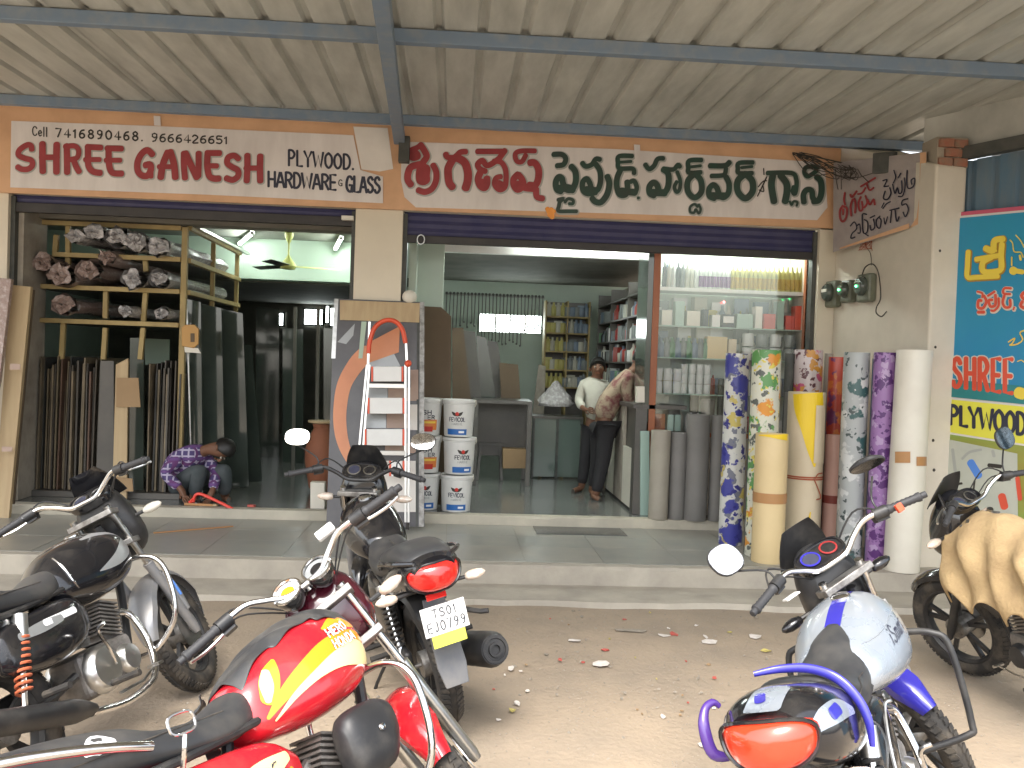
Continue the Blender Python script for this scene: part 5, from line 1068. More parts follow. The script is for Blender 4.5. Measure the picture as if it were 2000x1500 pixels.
for k in range(8):
    put('tin', (6, 3)[k % 2], (X_(1462 + (k % 4) * 27), YD + .14, rows[3] + (k // 4) * .14), 'grey and white tin stacked at the right of the third display shelf', 'tin', 'tins at the right of the third display shelf', 1.15)
for k in range(6):
    put('tin', 6, (X_(1289 + (k % 3) * 19), YD + .14, rows[4] + (k // 3) * .125), 'larger white jar stacked at the left of the fourth display shelf', 'jar', 'larger white jars on the fourth display shelf', (.92, .92, 1.1))
for k in range(12):
    put('tin', 6, (X_(1340 + (k % 4) * 15), YD + .14, rows[4] + (k // 4) * .10), 'small white jar stacked right of the larger jars', 'jar', 'small white jars on the fourth display shelf', (.72, .72, .88))
for k in range(12):
    put('tin', (1, 3, 6)[k % 3], (X_(1300 + k * 13), YD + .30, rows[2]), 'dim small tin at the back of the second display shelf', 'tin', 'tins at the back of the second display shelf', 1.3)
for k in range(10):
    put('box', (1, 3, 2, 6)[k % 4], (X_(1410 + k * 15), YD + .30, rows[4]), 'small carton at the back of the fourth display shelf', 'box', 'cartons at the back of the fourth display shelf', 1.2)
R = random.Random(71)
for row, z in ((1, rows[1]), (2, rows[2]), (3, rows[3]), (4, rows[4]), (5, zbot)):
    for k in range(22):
        px = 1292 + k * 12.4; kd = R.choice(('tin', 'box', 'bottle', 'cartridge')) if row > 1 else 'cartridge'; ci = R.choice((1, 6, 3, 6, 2, 1, 7, 0, 5))
        hsc = R.uniform(.85, 1.2); put(kd, ci, (X_(px), YD + .24 + R.uniform(0, .04), z), '%s %s in the second row of the %s display shelf' % (CN[ci], {'box': 'carton', 'cartridge': 'tube'}.get(kd, kd), ['', 'top', 'second', 'third', 'fourth', 'bottom'][row]), 'goods', 'second row goods of the display case', (1.1, 1.1, hsc * (1.25 if kd != 'cartridge' else .8)))
    if row in (2, 3):
        for k in range(7):
            px = 1300 + k * 38 + R.uniform(-8, 8); ci = R.choice((1, 6, 6, 3, 2)); put('box', ci, (X_(px), YD + .33, z + .0), 'tall %s carton at the rear of the %s display shelf' % (CN[ci], ['', '', 'second', 'third'][row]), 'carton', 'tall cartons at the rear of the display case', (1.6, 1, R.uniform(1.9, 2.5)))
gg = G(); gg.box((xa + .065, YD + .025, zbot), (xb2 - .09, YD + .031, zt2)); gg.out('glass_front', M['glass'], dc)
gg = G(); gg.sph(at(1414, 590, Y=YD - .02), .012, 8, 6); gg.out('indicator_light', M['led_red'], label='small glowing red light in front of the display case shelves', cat='light')
tube_lamp((xa + .25, YD + .18, zt2 + .10), (xb2 - .25, YD + .18, zt2 + .10), 'lit tube lamp at the top of the display case', back=(0, .03, .03))
# ------------------------------------------------------------------ vinyl rolls
def oncyl(px, py, c, r):
    d = ray(px, py); ax = CP - c; A = d.x ** 2 + d.y ** 2; B = 2 * (ax.x * d.x + ax.y * d.y); C_c = ax.x ** 2 + ax.y ** 2 - r * r; disc = B * B - 4 * A * C_c
    t_ = (-B - math.sqrt(disc)) / (2 * A) if disc > 0 else -B / (2 * A); return CP + d * t_
def roll(x0, x1, yt, yb, Zb, mt, lab, wall=.012, topdx=0, Yadd=0, core=None, lean=.0):
    mx = (x0 + x1) / 2; fr = at(mx, yb, Z=Zb); Y0 = fr.y + Yadd
    r = (at(x1, yb - 30, Y=Y0).x - at(x0, yb - 30, Y=Y0).x) / 2; c = V((at(mx, yb - 30, Y=Y0).x, Y0 + r, Zb))
    zt_ = at(mx, yt, Y=Y0 + r * .4).z; t = thing('vinyl_roll', lab, 'roll', c, 'rolls of vinyl sheet standing by the wall' if Zb < .25 else 'grey rolls beside the counter')
    tp = V((topdx, lean, zt_ - Zb)); gg = G(); n = 40; rg = []; R = random.Random(int(x0))
    for u in (0, .004, .25, .5, .75, .996, 1):
        rr = r * (1 if 0 < u < 1 else .985); cc = c + tp * u
        rg.append([cc + V((math.cos(2 * math.pi * k / n) * rr * (1 + .012 * math.sin(k * .9 + x0 + u * 3)), math.sin(2 * math.pi * k / n) * rr, 0)) for k in range(n)])
    cc = c + tp
    for q, dz in ((r * .8, -.001), (r * .72, -.02), (r * .4, -.02), (r * .34, -.12)):
        rg.append([cc + V((math.cos(2 * math.pi * k / n) * q, math.sin(2 * math.pi * k / n) * q, dz)) for k in range(n)])
    gg.rings(rg); gg.out('sheet_roll', mt, t, smooth=True, ang=50)
    return t, c, r
def band(t, c, r, yp, h_, mt, nm='tape_band'):
    z = at(0, 0, Y=1).z; d = oncyl((c.x / c.y) * 1800 + 886, yp, c, r); gg = G(); zz = d.z; k = h_ / 1800 * c.y / 2
    gg.lathe([(r + .004, -k), (r + .006, -k), (r + .006, k), (r + .004, k)], (c.x, c.y, zz), seg=32, cap=False); gg.out(nm, mt, t, smooth=True)
for (x0, x1, yt, yb, mt_, lab) in ((1271, 1309, 841, 1016, 'vinyl_beige', 'beige roll at the left end of the grey rolls by the counter'), (1309, 1341, 845, 1016, 'vinyl_grey', 'shorter grey roll second from the left by the counter'), (1341, 1386, 810, 1019, 'vinyl_grey', 'tallest and widest grey roll by the counter'), (1387, 1412, 812, 1019, 'vinyl_grey', 'narrow grey roll beside the blue floral roll')):
    roll(x0, x1, yt, yb, ZS, M[mt_], lab)
for (x0, x1, yt, yb, mt_, lab) in ((1342, 1360, 750, 1000, 'shutter_dark', 'thin dark tube standing behind the tallest grey roll'), (1366, 1392, 780, 1005, 'vinyl_grey', 'dull grey tube standing behind the grey rolls'), (1395, 1407, 740, 1004, 'steel_dark', 'thin dark pole behind the narrow grey roll')):
    roll(x0, x1, yt, yb, ZS, M[mt_], lab)
roll(1407, 1420, 700, 1052, ZP, M['roll_green_edge'], 'thin pale green roll behind the blue floral roll')
roll(1411, 1456, 690, 1067, ZP, M['floral_blue'], 'white vinyl roll printed with blue flowers, leftmost of the printed rolls')
roll(1454, 1461, 690, 1083, ZP, M['steel_dark'], 'thin black pole between the blue and the green floral rolls')
roll(1463, 1520, 683, 1094, ZP, M['floral_green'], 'white vinyl roll printed with orange and green flowers', Yadd=.10)
roll(1523, 1541, 690, 1060, ZP, M['steel_dark'], 'dark roll behind the cream roll'); roll(1526, 1546, 766, 1064, ZP, M['vinyl_grey'], 'thin light grey roll behind the cream roll')
roll(1548, 1602, 683, 1066, ZP, M['floral_pink'], 'vinyl roll printed with pink and red flowers', Yadd=.02)
roll(1600, 1616, 690, 1060, ZP, M['vinyl_beige'], 'thin beige roll between the pink and the red floral rolls')
roll(1612, 1645, 697, 1064, ZP, M['floral_red'], 'red and purple patterned vinyl roll')
t, c, r = roll(1479, 1541, 848, 1103, ZP, M['vinyl_cream'], 'short cream roll with a brown tape band and yellow top edge'); band(t, c, r, 975, 20, M['tape_brown'])
gg = G(); gg.ribbon([(1482, 850), (1500, 851), (1520, 853), (1538, 854)], [2, 5, 9, 13], lambda px, py, h: oncyl(px, py, c, r * 1.005 + h), sm=5, lift=.004, cross=3, round_=False); gg.out('yellow_edge', M['vinyl_yellow'], t)
t, c, r = roll(1543, 1613, 766, 1082, ZP, M['vinyl_ivory'], 'ivory roll with a bright yellow inner sheet showing, tied with brown string')
cc_, rr_ = c, r
gg = G(); gg.ribbon([(1578, 768), (1580, 800), (1583, 840), (1587, 880), (1591, 912)], [58, 56, 36, 20, 3], lambda px, py, h: oncyl(px, py, cc_, rr_ * 1.005 + h), sm=5, lift=.003, cross=10, round_=False); gg.out('yellow_sheet', M['vinyl_yellow'], t)
gg = G(); gg.ribbon([(1603, 792), (1601, 850), (1599, 905)], [17, 19, 20], lambda px, py, h: oncyl(px, py, cc_, rr_ * 1.005 + h), sm=5, lift=.009, cross=5, round_=False); gg.out('ivory_flap', M['vinyl_ivory'], t)
gg = G(); gg.ribbon([(1583, 1000), (1576, 1040), (1571, 1075)], [2, 8, 12], lambda px, py, h: oncyl(px, py, cc_, rr_ * 1.005 + h), sm=5, lift=.005, cross=4, round_=False); gg.out('yellow_sheet', M['vinyl_yellow'], t)
for dz in (0, 4): band(t, c, r, 933 + dz, 3, M['rope'], 'string')
gg = G(); gg.tube([oncyl(1592, 935, c, r + .02), oncyl(1598, 926, c, r + .02), oncyl(1606, 924, c, r + .01)], .005, 6, sm=5); gg.tube([oncyl(1590, 936, c, r + .012), oncyl(1598, 955, c, r + .01), oncyl(1603, 972, c, r + .01), oncyl(1595, 976, c, r + .01)], .005, 6, sm=5); gg.out('string_tail', M['rope'], t, smooth=True)
t, c, r = roll(1613, 1648, 850, 1068, ZP, M['vinyl_pink'], 'short salmon pink roll tied with a dark red band', Yadd=-.14); band(t, c, r, 976, 16, mat('band_maroon', (.25, .05, .035), .5))
roll(1644, 1692, 688, 1098, ZP, M['floral_grey'], 'vinyl roll printed with grey and teal leaves')
roll(1691, 1701, 700, 1094, ZP, M['teal_metal'], 'thin teal roll beside the purple roll')
roll(1702, 1746, 688, 1107, ZP, M['floral_purple'], 'purple mottled vinyl roll')
t, c, r = roll(1745, 1811, 683, 1121, ZP, M['vinyl_white'], 'tall thick white roll at the right end of the rolls, nearest the banner', topdx=.03)
for (xa_, xb_, yp, hh) in ((1748, 1778, 893, 22), (1790, 1810, 901, 18)):
    gg = G(); gg.ribbon([(xa_ + (xb_ - xa_) * k / 6, yp) for k in range(7)], hh, lambda px, py, h: oncyl(px, py, c + V((.012, 0, 0)), r * 1.02 + h), sm=0, lift=.003, round_=False); gg.out('tape_strip', M['tape_brown'], t)
# ================================================================== MOTORCYCLES
KH = V((1.0, 0, .93)); AXS = V((-math.sin(math.radians(26)), 0, math.cos(math.radians(26))))
RW = .305
class Body:
    """smooth closed shell through cross sections (x, half width, z bottom, z top, exponent, taper); remembers its surface for decals"""
    def __init__(s, secs, n=5):
        s.P = []
        q = [V((a[0], a[1], a[2])) for a in secs]; q2 = [V((a[3], a[4], a[5] if len(a) > 5 else 0)) for a in secs]
        for a, b in zip(catmull(q, n), catmull(q2, n)): s.P.append((a.x, max(a.y, .003), a.z, b.x, b.y, b.z))
    def pt(s, p, t):
        x, hw, zb, zt, n, tp = p; c, d = math.cos(t), math.sin(t); hz = (zt - zb) / 2
        v = abs(d) ** (2 / n) * (1 if d > 0 else -1); y = abs(c) ** (2 / n) * (1 if c > 0 else -1)
        return V((x, hw * y * (1 - tp * v), (zb + zt) / 2 + hz * v))
    def mesh(s, g, seg=28, yoff=0):
        R = [[s.pt(p, 2 * math.pi * k / seg) + V((0, yoff, 0)) for k in range(seg)] for p in s.P]
        return g.rings(R)
    def at(s, x, z, side, h=0):
        P = s.P; 
        for a, b in zip(P, P[1:]):
            if min(a[0], b[0]) <= x <= max(a[0], b[0]): u = (x - a[0]) / (b[0] - a[0] + 1e-9); p = [a[i] + (b[i] - a[i]) * u for i in range(6)]; break
        else: p = P[0] if abs(x - P[0][0]) < abs(x - P[-1][0]) else P[-1]
        _, hw, zb, zt, n, tp = p; zc = (zb + zt) / 2; hz = max((zt - zb) / 2, .001); v = max(-1, min(1, (z - zc) / hz))
        return V((x, side * (hw * (1 - abs(v) ** n) ** (1 / n) * (1 - tp * v) + h), z))
    def top(s, x, y, h=0):
        P = s.P
        for a, b in zip(P, P[1:]):
            if min(a[0], b[0]) <= x <= max(a[0], b[0]): u = (x - a[0]) / (b[0] - a[0] + 1e-9); p = [a[i] + (b[i] - a[i]) * u for i in range(6)]; break
        else: p = P[0] if abs(x - P[0][0]) < abs(x - P[-1][0]) else P[-1]
        _, hw, zb, zt, n, tp = p; hz = (zt - zb) / 2; w_ = hw * (1 - tp * .8); v = (1 - min(abs(y) / w_, .999) ** n) ** (1 / n)
        return V((x, y, (zb + zt) / 2 + hz * v + h))
def wheel(root, M_, cx, tyre_r, nm, alloy, disc=True, rimc='black_plastic'):
    c = V((cx, 0, RW)); S_ = 44
    wl = bpy.data.objects.new(nm, None)
    g = G(M_); g.tube([c + V((math.cos(2 * math.pi * k / S_) * (RW - tyre_r), 0, math.sin(2 * math.pi * k / S_) * (RW - tyre_r))) for k in range(S_)], tyre_r, 12, closed=True, up=(0, 1, 0)); ty = g.out(nm, M['rubber'], root, smooth=True, local=True)
    # tread blocks
    g = G(M_)
    for k in range(66):
        a = 2 * math.pi * k / 66
        for s_ in (-1, 1):
            aa = a + (.02 if s_ > 0 else 0); b_ = math.radians(34) * s_; rr = RW - tyre_r + tyre_r * 1.0 * math.cos(b_)
            p = c + V((math.cos(aa) * rr, tyre_r * math.sin(b_), math.sin(aa) * rr)); rad = V((math.cos(aa), 0, math.sin(aa))); tg = V((-math.sin(aa), 0, math.cos(aa))); nrm = rad * math.cos(b_) + V((0, math.sin(b_), 0)); ac = nrm.cross(tg)
            g.obox(p, tg * .0095 + ac * .004 * s_, ac * tyre_r * .33, nrm * .004)
    g.out('tread', M['rubber'], ty, local=True)
    g = G(M_); r2 = RW - tyre_r * 1.75; R = []
    prof = [(r2 + .012, -.035), (r2 - .004, -.036), (r2 - .018, -.02), (r2 - .018, .02), (r2 - .004, .036), (r2 + .012, .035)]
    for k in range(S_): a = 2 * math.pi * k / S_; R.append([c + V((math.cos(a) * r_, y_, math.sin(a) * r_)) for r_, y_ in prof])
    g.rings(R, closed=True); g.out('rim', M[rimc], ty, smooth=True, local=True)
    g = G(M_)
    if alloy:
        for k in range(5):
            a = 2 * math.pi * k / 5 + .3
            for da in (-.16, .16):
                p0 = c + V((math.cos(a) * .045, 0, math.sin(a) * .045)); p1 = c + V((math.cos(a + da) * (r2 - .01), 0, math.sin(a + da) * (r2 - .01))); g.beam(p0, p1, .022, .022, up=(0, 1, 0))
    else:
        for k in range(36):
            a = 2 * math.pi * k / 36; s_ = 1 if k % 2 else -1; b = a + (.5 if k % 4 < 2 else -.5); g.cyl(c + V((math.cos(b) * .055, .03 * s_, math.sin(b) * .055)), c + V((math.cos(a) * r2, 0, math.sin(a) * r2)), .0018, 5)
    g.out('spokes', M[rimc if alloy else 'steel'], ty, local=True)
    g = G(M_); g.cyl(c + V((0, -.055, 0)), c + V((0, .055, 0)), .062, 20); g.cyl(c + V((0, -.095, 0)), c + V((0, .095, 0)), .012, 8); g.out('hub', M['alu_dirty'], ty, smooth=True, local=True)
    if disc: g = G(M_); g.cyl(c + V((0, -.066, 0)), c + V((0, -.062, 0)), .115, 28); g.out('brake_disc', M['steel'], ty, smooth=True, local=True)
    return ty
def fender(root, M_, cx, a0, a1, w_, lift_, mt, nm, taper=0.5):
    c = V((cx, 0, RW)); R = []; n = 18
    for i in range(n + 1):
        a = math.radians(a0 + (a1 - a0) * i / n); u = min(i / 3, (n - i) / 3, 1); hw = w_ * (taper + (1 - taper) * u); rr = RW + lift_; ring = []
        for (y, dr) in [(-1, -.035), (-.85, -.008), (-.4, .008), (0, .012), (.4, .008), (.85, -.008), (1, -.035), (.8, -.014), (.4, .003), (0, .006), (-.4, .003), (-.8, -.014)]:
            ring.append(c + V((math.cos(a) * (rr + dr), y * hw, math.sin(a) * (rr + dr))))
        R.append(ring)
    g = G(M_); g.rings(R); return g.out(nm, mt, root, smooth=True, local=True)
def spring(g, a, b, r, turns, wr):
    a, b = V(a), V(b); d = (b - a).normalized(); q = d.orthogonal().normalized(); o = d.cross(q); N = turns * 10
    g.tube([a + (b - a) * (k / N) + (q * math.cos(2 * math.pi * k / 10) + o * math.sin(2 * math.pi * k / 10)) * r for k in range(N + 1)], wr, 6)
def motorcycle(label, pos, head, lean, steer, st):
    root = bpy.data.objects.new('motorcycle', None); COL.objects.link(root); BASE[root.name] = V((0, 0, 0)); root.empty_display_size = .2
    tag(root, label, 'motorcycle', 'motorcycles parked in front of the shops')
    root.matrix_world = Matrix.Translation((pos[0], pos[1], 0)) @ Matrix.Rotation(math.radians(head), 4, 'Z') @ Matrix.Rotation(math.radians(lean), 4, 'X')
    ST = Matrix.Translation(KH) @ Matrix.Rotation(math.radians(steer), 4, AXS) @ Matrix.Translation(-KH)
    def o(g, nm, mt, par=root, sm=True, **kw): return g.out(nm, M[mt] if isinstance(mt, str) else mt, par, smooth=sm, local=True, **kw)
    bz, bw, bx = st.get('bz', .03), st.get('bw', 1.05), st.get('bx', 0)
    # wheels, fenders
    wheel(root, None, 0, .058, 'rear_wheel', st.get('alloy', True), False); wheel(root, ST, 1.30, .048, 'front_wheel', st.get('alloy', True), True)
    fender(root, ST, 1.30, *st.get('frange', (35, 158)), st.get('fw', .066), .030, M[st['fender']], 'front_fender')
    if st.get('fender_stripe'): fender(root, ST, 1.30, 60, 100, .050, .034, M[st['fender_stripe']], 'fender_stripe', .9)
    fender(root, None, 0, 40, 150 if not st.get('flap') else 140, .075, .045, M['black_plastic'], 'rear_fender')
    # forks, clamps
    for s_ in (-1, 1):
        top = KH + AXS * .10 + V((.03, s_ * .09, 0)); bot = V((1.30, s_ * .09, RW)); mid = top + (bot - top) * .48
        g = G(ST); g.cyl(top, mid, .0165, 12); f = o(g, 'fork_tube', st.get('forkt', 'chrome'))
        g = G(ST); g.tube([mid - (bot - top) * .02, mid + (bot - top) * .03, bot - V((0, 0, 0)), bot + (bot - top) * .04], [.027, .024, .024, .018], 12); o(g, 'fork_slider', st.get('fork', 'fork_grey'), f)
    for t_ in (.06, -.12): g = G(ST); cc = KH + AXS * t_; g.obox(cc + V((.02, 0, 0)), (.045, 0, 0), (0, .115, 0), (0, 0, .014)); o(g, 'fork_clamp', 'alu_dirty', bevel=.004)
    # handlebar
    pts = {s_: [V((.99, 0, 1.03 + bz)), V((.99, s_ * .07, 1.035 + bz)), V((.985, s_ * .13, 1.07 + bz)), V((.965, s_ * .20, 1.10 + bz)), V((.93, s_ * .27 * bw, 1.085 + bz)), V((.885, s_ * .38 * bw, 1.065 + bz))] for s_ in (-1, 1)}
    pts = {k_: [p_ + V((bx, 0, 0)) for p_ in v_] for k_, v_ in pts.items()}
    g = G(ST); g.tube(pts[1][::-1] + pts[-1][1:], .0115, 10, sm=5); hb = o(g, 'handlebar', st.get('bar', 'chrome'))
    for s_ in (-1, 1):
        e = pts[s_][5]; d = (pts[s_][5] - pts[s_][4]).normalized(); a = e - d * .13
        g = G(ST); R = [(.0185, 0), (.0195, .01), (.017, .015)] + [(.0175 if k % 2 else .0155, .02 + k * .009) for k in range(11)] + [(.019, .122), (.019, .132), (.013, .136), (.013, .155), (.011, .157)]; g.lathe(R, a - d * .01, d, 12); o(g, 'grip', 'grip', hb)
        g = G(ST); g.cyl(a - d * .065, a - d * .012, .024, 10); g.obox(a - d * .04 + V((.02, 0, -.015)), V((.018, 0, 0)), d * .024, V((0, 0, .018))); o(g, 'switch_cluster', 'black_plastic', hb)
        g = G(ST); lv = V((.06, 0, -.012)); g.tube([a - d * .03 + lv * .4, a - d * .01 + lv, a + d * .07 + lv * 1.15, a + d * .125 + lv * .9], .006, 6, sm=4); o(g, 'brake_lever' if s_ < 0 else 'clutch_lever', st.get('lever', 'alu'), hb)
        if st.get('mirrors', (1, 1))[0 if s_ > 0 else 1]:
            mz = V(st.get('mir' + ('L' if s_ > 0 else 'R'), (1.00, s_ * .36, 1.26 + bz))); b0 = a - d * .04
            g = G(ST); g.tube([b0, b0 + V((.01, s_ * .01, .06)), mz + V((.02, 0, -.05))], .0045, 8, sm=4); o(g, 'mirror_stem', st.get('stem', 'black_plastic'), hb)
            q = V(st.get('mdir' + ('L' if s_ > 0 else 'R'), (-1, s_ * -.15, .05))).normalized(); ux = q.cross(V((0, 0, 1))).normalized(); uz = ux.cross(q); mw_, mh_ = st.get('msz', (.065, .045))
            R = []
            for (kk, dd) in ((.05, -.028), (.6, -.024), (.95, -.010), (1, 0), (.97, .004)): R.append([mz + ux * math.copysign(abs(math.cos(2 * math.pi * j / 20)) ** .8, math.cos(2 * math.pi * j / 20)) * mw_ * kk + uz * math.copysign(abs(math.sin(2 * math.pi * j / 20)) ** .8, math.sin(2 * math.pi * j / 20)) * mh_ * kk + q * dd for j in range(20)])
            g = G(ST); g.rings(R); mh = o(g, 'mirror', 'black_plastic')
            g = G(ST); g.rings([[mz + ux * math.copysign(abs(math.cos(2 * math.pi * j / 20)) ** .8, math.cos(2 * math.pi * j / 20)) * mw_ * kk + uz * math.copysign(abs(math.sin(2 * math.pi * j / 20)) ** .8, math.sin(2 * math.pi * j / 20)) * mh_ * kk + q * (.0045 + .0 * kk) for j in range(20)] for kk in (.93, .5, .03)]); o(g, 'mirror_glass', 'mirror', mh, sm=False)
    # cables
    g = G(ST)
    for s_ in (-1, 1):
        a = pts[s_][4]; g.tube([a + V((.03, 0, -.01)), a + V((.12, -s_ * .08, .05)), V((1.12, s_ * .05, 1.02)), V((1.07, s_ * .03, .86))], .004, 6, sm=6); g.tube([a + V((.03, 0, -.01)), a + V((.09, -s_ * .10, .0)), V((1.08, s_ * .02, .98)), V((1.04, 0, .84))], .0035, 6, sm=6)
    o(g, 'cables', 'black_plastic', hb)
    # headlamp / cowl / instruments
    cw = st['cowl']
    if cw == 'classic':
        B_1 = Body([(1.0, .08, .94, 1.06, 2.4, 0), (1.05, .135, .85, 1.115, 2.6, 0), (1.13, .14, .82, 1.12, 2.6, 0), (1.22, .10, .85, 1.07, 2.4, 0)]); g = G(ST); B_1.mesh(g); hc = o(g, 'headlamp_cowl', st['cowlc'])
        g = G(ST); g.lathe([(.085, 0), (.08, .015), (.05, .025), (.001, .028)], (1.23, 0, .95), (1, 0, 0), 20); o(g, 'headlamp', 'clear_lens', hc)
        for s_ in (-1, 1):
            c_ = V((1.00 + bx, s_ * .062, 1.095)); ax = V((-.8, 0, .6)).normalized(); g = G(ST); g.lathe([(.03, -.06), (.05, -.03), (.056, 0), (.054, .012), (.048, .013)], c_, ax, 22, cap=False); ga = o(g, 'gauge_case', 'chrome' if False else 'black_gloss')
            g = G(ST); g.lathe([(.049, .006), (.001, .0065)], c_, ax, 22); o(g, 'gauge_face', 'decal_white' if s_ > 0 else 'decal_silver', ga)
            g = G(ST); g.lathe([(.026, .009), (.001, .0095)], c_, ax, 18); o(g, 'gauge_centre', 'decal_orange' if s_ > 0 else 'black_gloss', ga)
            g = G(ST); g.lathe([(.055, .008), (.057, .016), (.050, .017), (.048, .010)], c_, ax, 22, cap=False); o(g, 'gauge_ring', 'chrome', ga)
        g = G(ST); g.lathe([(.018, 0), (.018, .012), (.012, .014)], (1.0, 0, 1.075), (-.45, 0, .9), 12); o(g, 'ignition_lock', 'chrome')
    else:
        hw = .135; B_1 = Body([(1.05, .09, .90, 1.06, 2.4, 0), (1.10, hw, .82, 1.13, 2.5, .15), (1.17, hw * .98, .76, 1.14, 2.4, .2), (1.26, hw * .75, .77, 1.04, 2.3, .2), (1.30, hw * .4, .80, .95, 2.2, .1)]); g = G(ST); B_1.mesh(g); hc = o(g, 'headlamp_cowl', st['cowlc'])
        g = G(ST); g.ribbon([(-.07, .87), (0, .85), (.07, .87)], [.05, .075, .05], lambda u, v, h: V((1.302 - abs(u) * .55 + h, u, v)), sm=6, cross=4); o(g, 'headlamp', 'clear_lens', hc)
        # fly screen
        g = G(ST); R = []
        for i in range(7):
            u = i / 6; x_ = 1.20 - .11 * u + .0 * u; z_ = 1.08 + .16 * u; w_ = .13 * (1 - .45 * u ** 2); R.append([V((x_ + .04 * math.cos(a_) , w_ * math.sin(a_), z_)) for a_ in [math.radians(-75 + 150 * k / 10) for k in range(11)]] + [V((x_ - .004 + .04 * math.cos(a_), w_ * .98 * math.sin(a_), z_)) for a_ in [math.radians(75 - 150 * k / 10) for k in range(11)]])
        g.rings(R); o(g, 'fly_screen', st.get('screen', 'black_plastic'))
        c_ = V((1.06, 0, 1.10)); ax = V((-.62, 0, .78)).normalized(); q = V((0, 1, 0)); w_ = ax.cross(q)
        R = []
        for kk, dd in ((.5, -.05), (.95, -.03), (1, 0), (.96, .01), (.88, .011), (.86, .004), (.02, .004)): R.append([c_ + q * math.copysign(abs(math.cos(2 * math.pi * j / 28)) ** .7, math.cos(2 * math.pi * j / 28)) * .115 * kk + w_ * math.copysign(abs(math.sin(2 * math.pi * j / 28)) ** .8, math.sin(2 * math.pi * j / 28)) * .06 * kk + ax * dd for j in range(28)])
        g = G(ST); g.rings(R); ip = o(g, 'instrument_pod', 'black_gloss')
        for (y_, r_, mt_) in ((.045, .040, st.get('d1', 'steel')), (-.045, .036, st.get('d2', 'steel'))):
            g = G(ST); cc = c_ + q * y_ + ax * .008; g.lathe([(r_, 0), (r_ * 1.0, .002), (r_ * .82, .003), (r_ * .8, .001)], cc, ax, 22, cap=False); o(g, 'dial_ring', mt_, ip)
            g = G(ST); g.lathe([(r_ * .8, .0012), (.001, .0014)], cc, ax, 18); g.beam(cc + ax * .003, cc + ax * .003 + (q * .6 + w_ * .7) * r_ * .7, .003, .001, up=ax); o(g, 'dial', 'sign_navy' if y_ > 0 else 'black_gloss', ip)
    # indicators
    il = st.get('indl', 'clear_lens')
    for (x_, y_, z_, m_, f_) in ((1.12, .15, .93, ST, 1), (1.12, -.15, .93, ST, 1), (-.30, .125, st.get('iz', .70), None, -1), (-.30, -.125, st.get('iz', .70), None, -1)):
        s_ = 1 if y_ > 0 else -1; e = V((x_ + f_ * .01, y_ + s_ * .075, z_)); g = G(m_); g.cyl((x_, y_ - s_ * .06, z_), e - V((0, s_ * .03, 0)), .009, 8); ist = o(g, 'indicator_stem', 'black_plastic')
        g = G(m_); R = []
        for i, (t_, r_) in enumerate(((-.045, .006), (-.035, .020), (-.01, .027), (.02, .026), (.045, .016), (.055, .004))): R.append([e + V((math.cos(2 * math.pi * k / 14) * r_ * 1.0, t_ * s_, math.sin(2 * math.pi * k / 14) * r_ * .85)) for k in range(14)])
        g.rings(R); o(g, 'indicator', il if not (f_ > 0 and st.get('indf')) else st['indf'], ist)
    # tank
    T = Body(st['tank']); g = G(); T.mesh(g, 36); tk = o(g, 'fuel_tank', st['paint'], ang=60)
    g = G(); tc = T.top(.80, 0); g.lathe([(.036, -.01), (.036, .008), (.030, .013), (.001, .014)], tc, (-.15, 0, 1), 20); o(g, 'fuel_cap', 'chrome' if st.get('capc') is None else st['capc'], tk)
    # seat and tail
    Sx = Body(st['seat']); g = G(); Sx.mesh(g, 30); se = o(g, 'seat', 'seat_vinyl', ang=60)
    g = G()
    for s_ in (-1, 1):
        pp = [Sx.at(x_, st.get('seam', .78), s_, .0015) for x_ in [-.28 + k * .06 for k in range(12)]]; g.tube(pp, .0025, 5)
    o(g, 'seat_piping', 'rubber', se)
    Tl = Body(st['tail']); g = G(); Tl.mesh(g, 28); tl = o(g, 'tail_cowl', st['tailc'], ang=60)
    for s_ in (-1, 1):
        Sp = Body(st['side'], 4); g = G(); Sp.mesh(g, 22, yoff=s_ * st.get('sideoff', .10)); sd_ = o(g, 'side_panel', st['sidec'], ang=60)
        if s_ < 0: side_r = sd_; st['_sp'] = Sp
    # frame, engine, exhaust
    g = G()
    for pth, r_ in (([(1.0, 0, .95), (1.03, 0, .82), (.98, 0, .60), (.88, 0, .34)], .02), ([(.98, 0, .90), (.7, 0, .80), (.45, 0, .72), (.40, 0, .45)], .018), ([(.48, .1, .72), (.1, .12, .70), (-.25, .09, .74)], .013), ([(.48, -.1, .72), (.1, -.12, .70), (-.25, -.09, .74)], .013)): g.tube(pth, r_, 8, sm=4)
    fr = o(g, 'frame', 'black_plastic')
    for s_ in (-1, 1):
        g = G(); g.tube([(.40, s_ * .07, .36), (.2, s_ * .10, .33), (0, s_ * .10, RW)], .02, 8); o(g, 'swingarm', 'black_plastic')
        a, b = V((.02, s_ * .125, RW + .03)), V((.16, s_ * .13, .68)); g = G(); g.cyl(a, b, .011, 8); sh = o(g, 'shock_absorber', 'chrome')
        g = G(); spring(g, a + (b - a) * .18, a + (b - a) * .78, .028, 9, .006); o(g, 'spring', st.get('spring', 'black_plastic'), sh)
        g = G(); g.cyl(a + (b - a) * .76, b, .030, 12); o(g, 'shock_cap', 'alu', sh)
    ex = V((.60, 0, .36)); g = G(); g.obox(ex + V((.03, 0, -.02)), (.19, 0, 0), (0, .085, 0), (0, 0, .10)); en = o(g, 'engine', 'engine', sm=False, bevel=.03, seg=3)
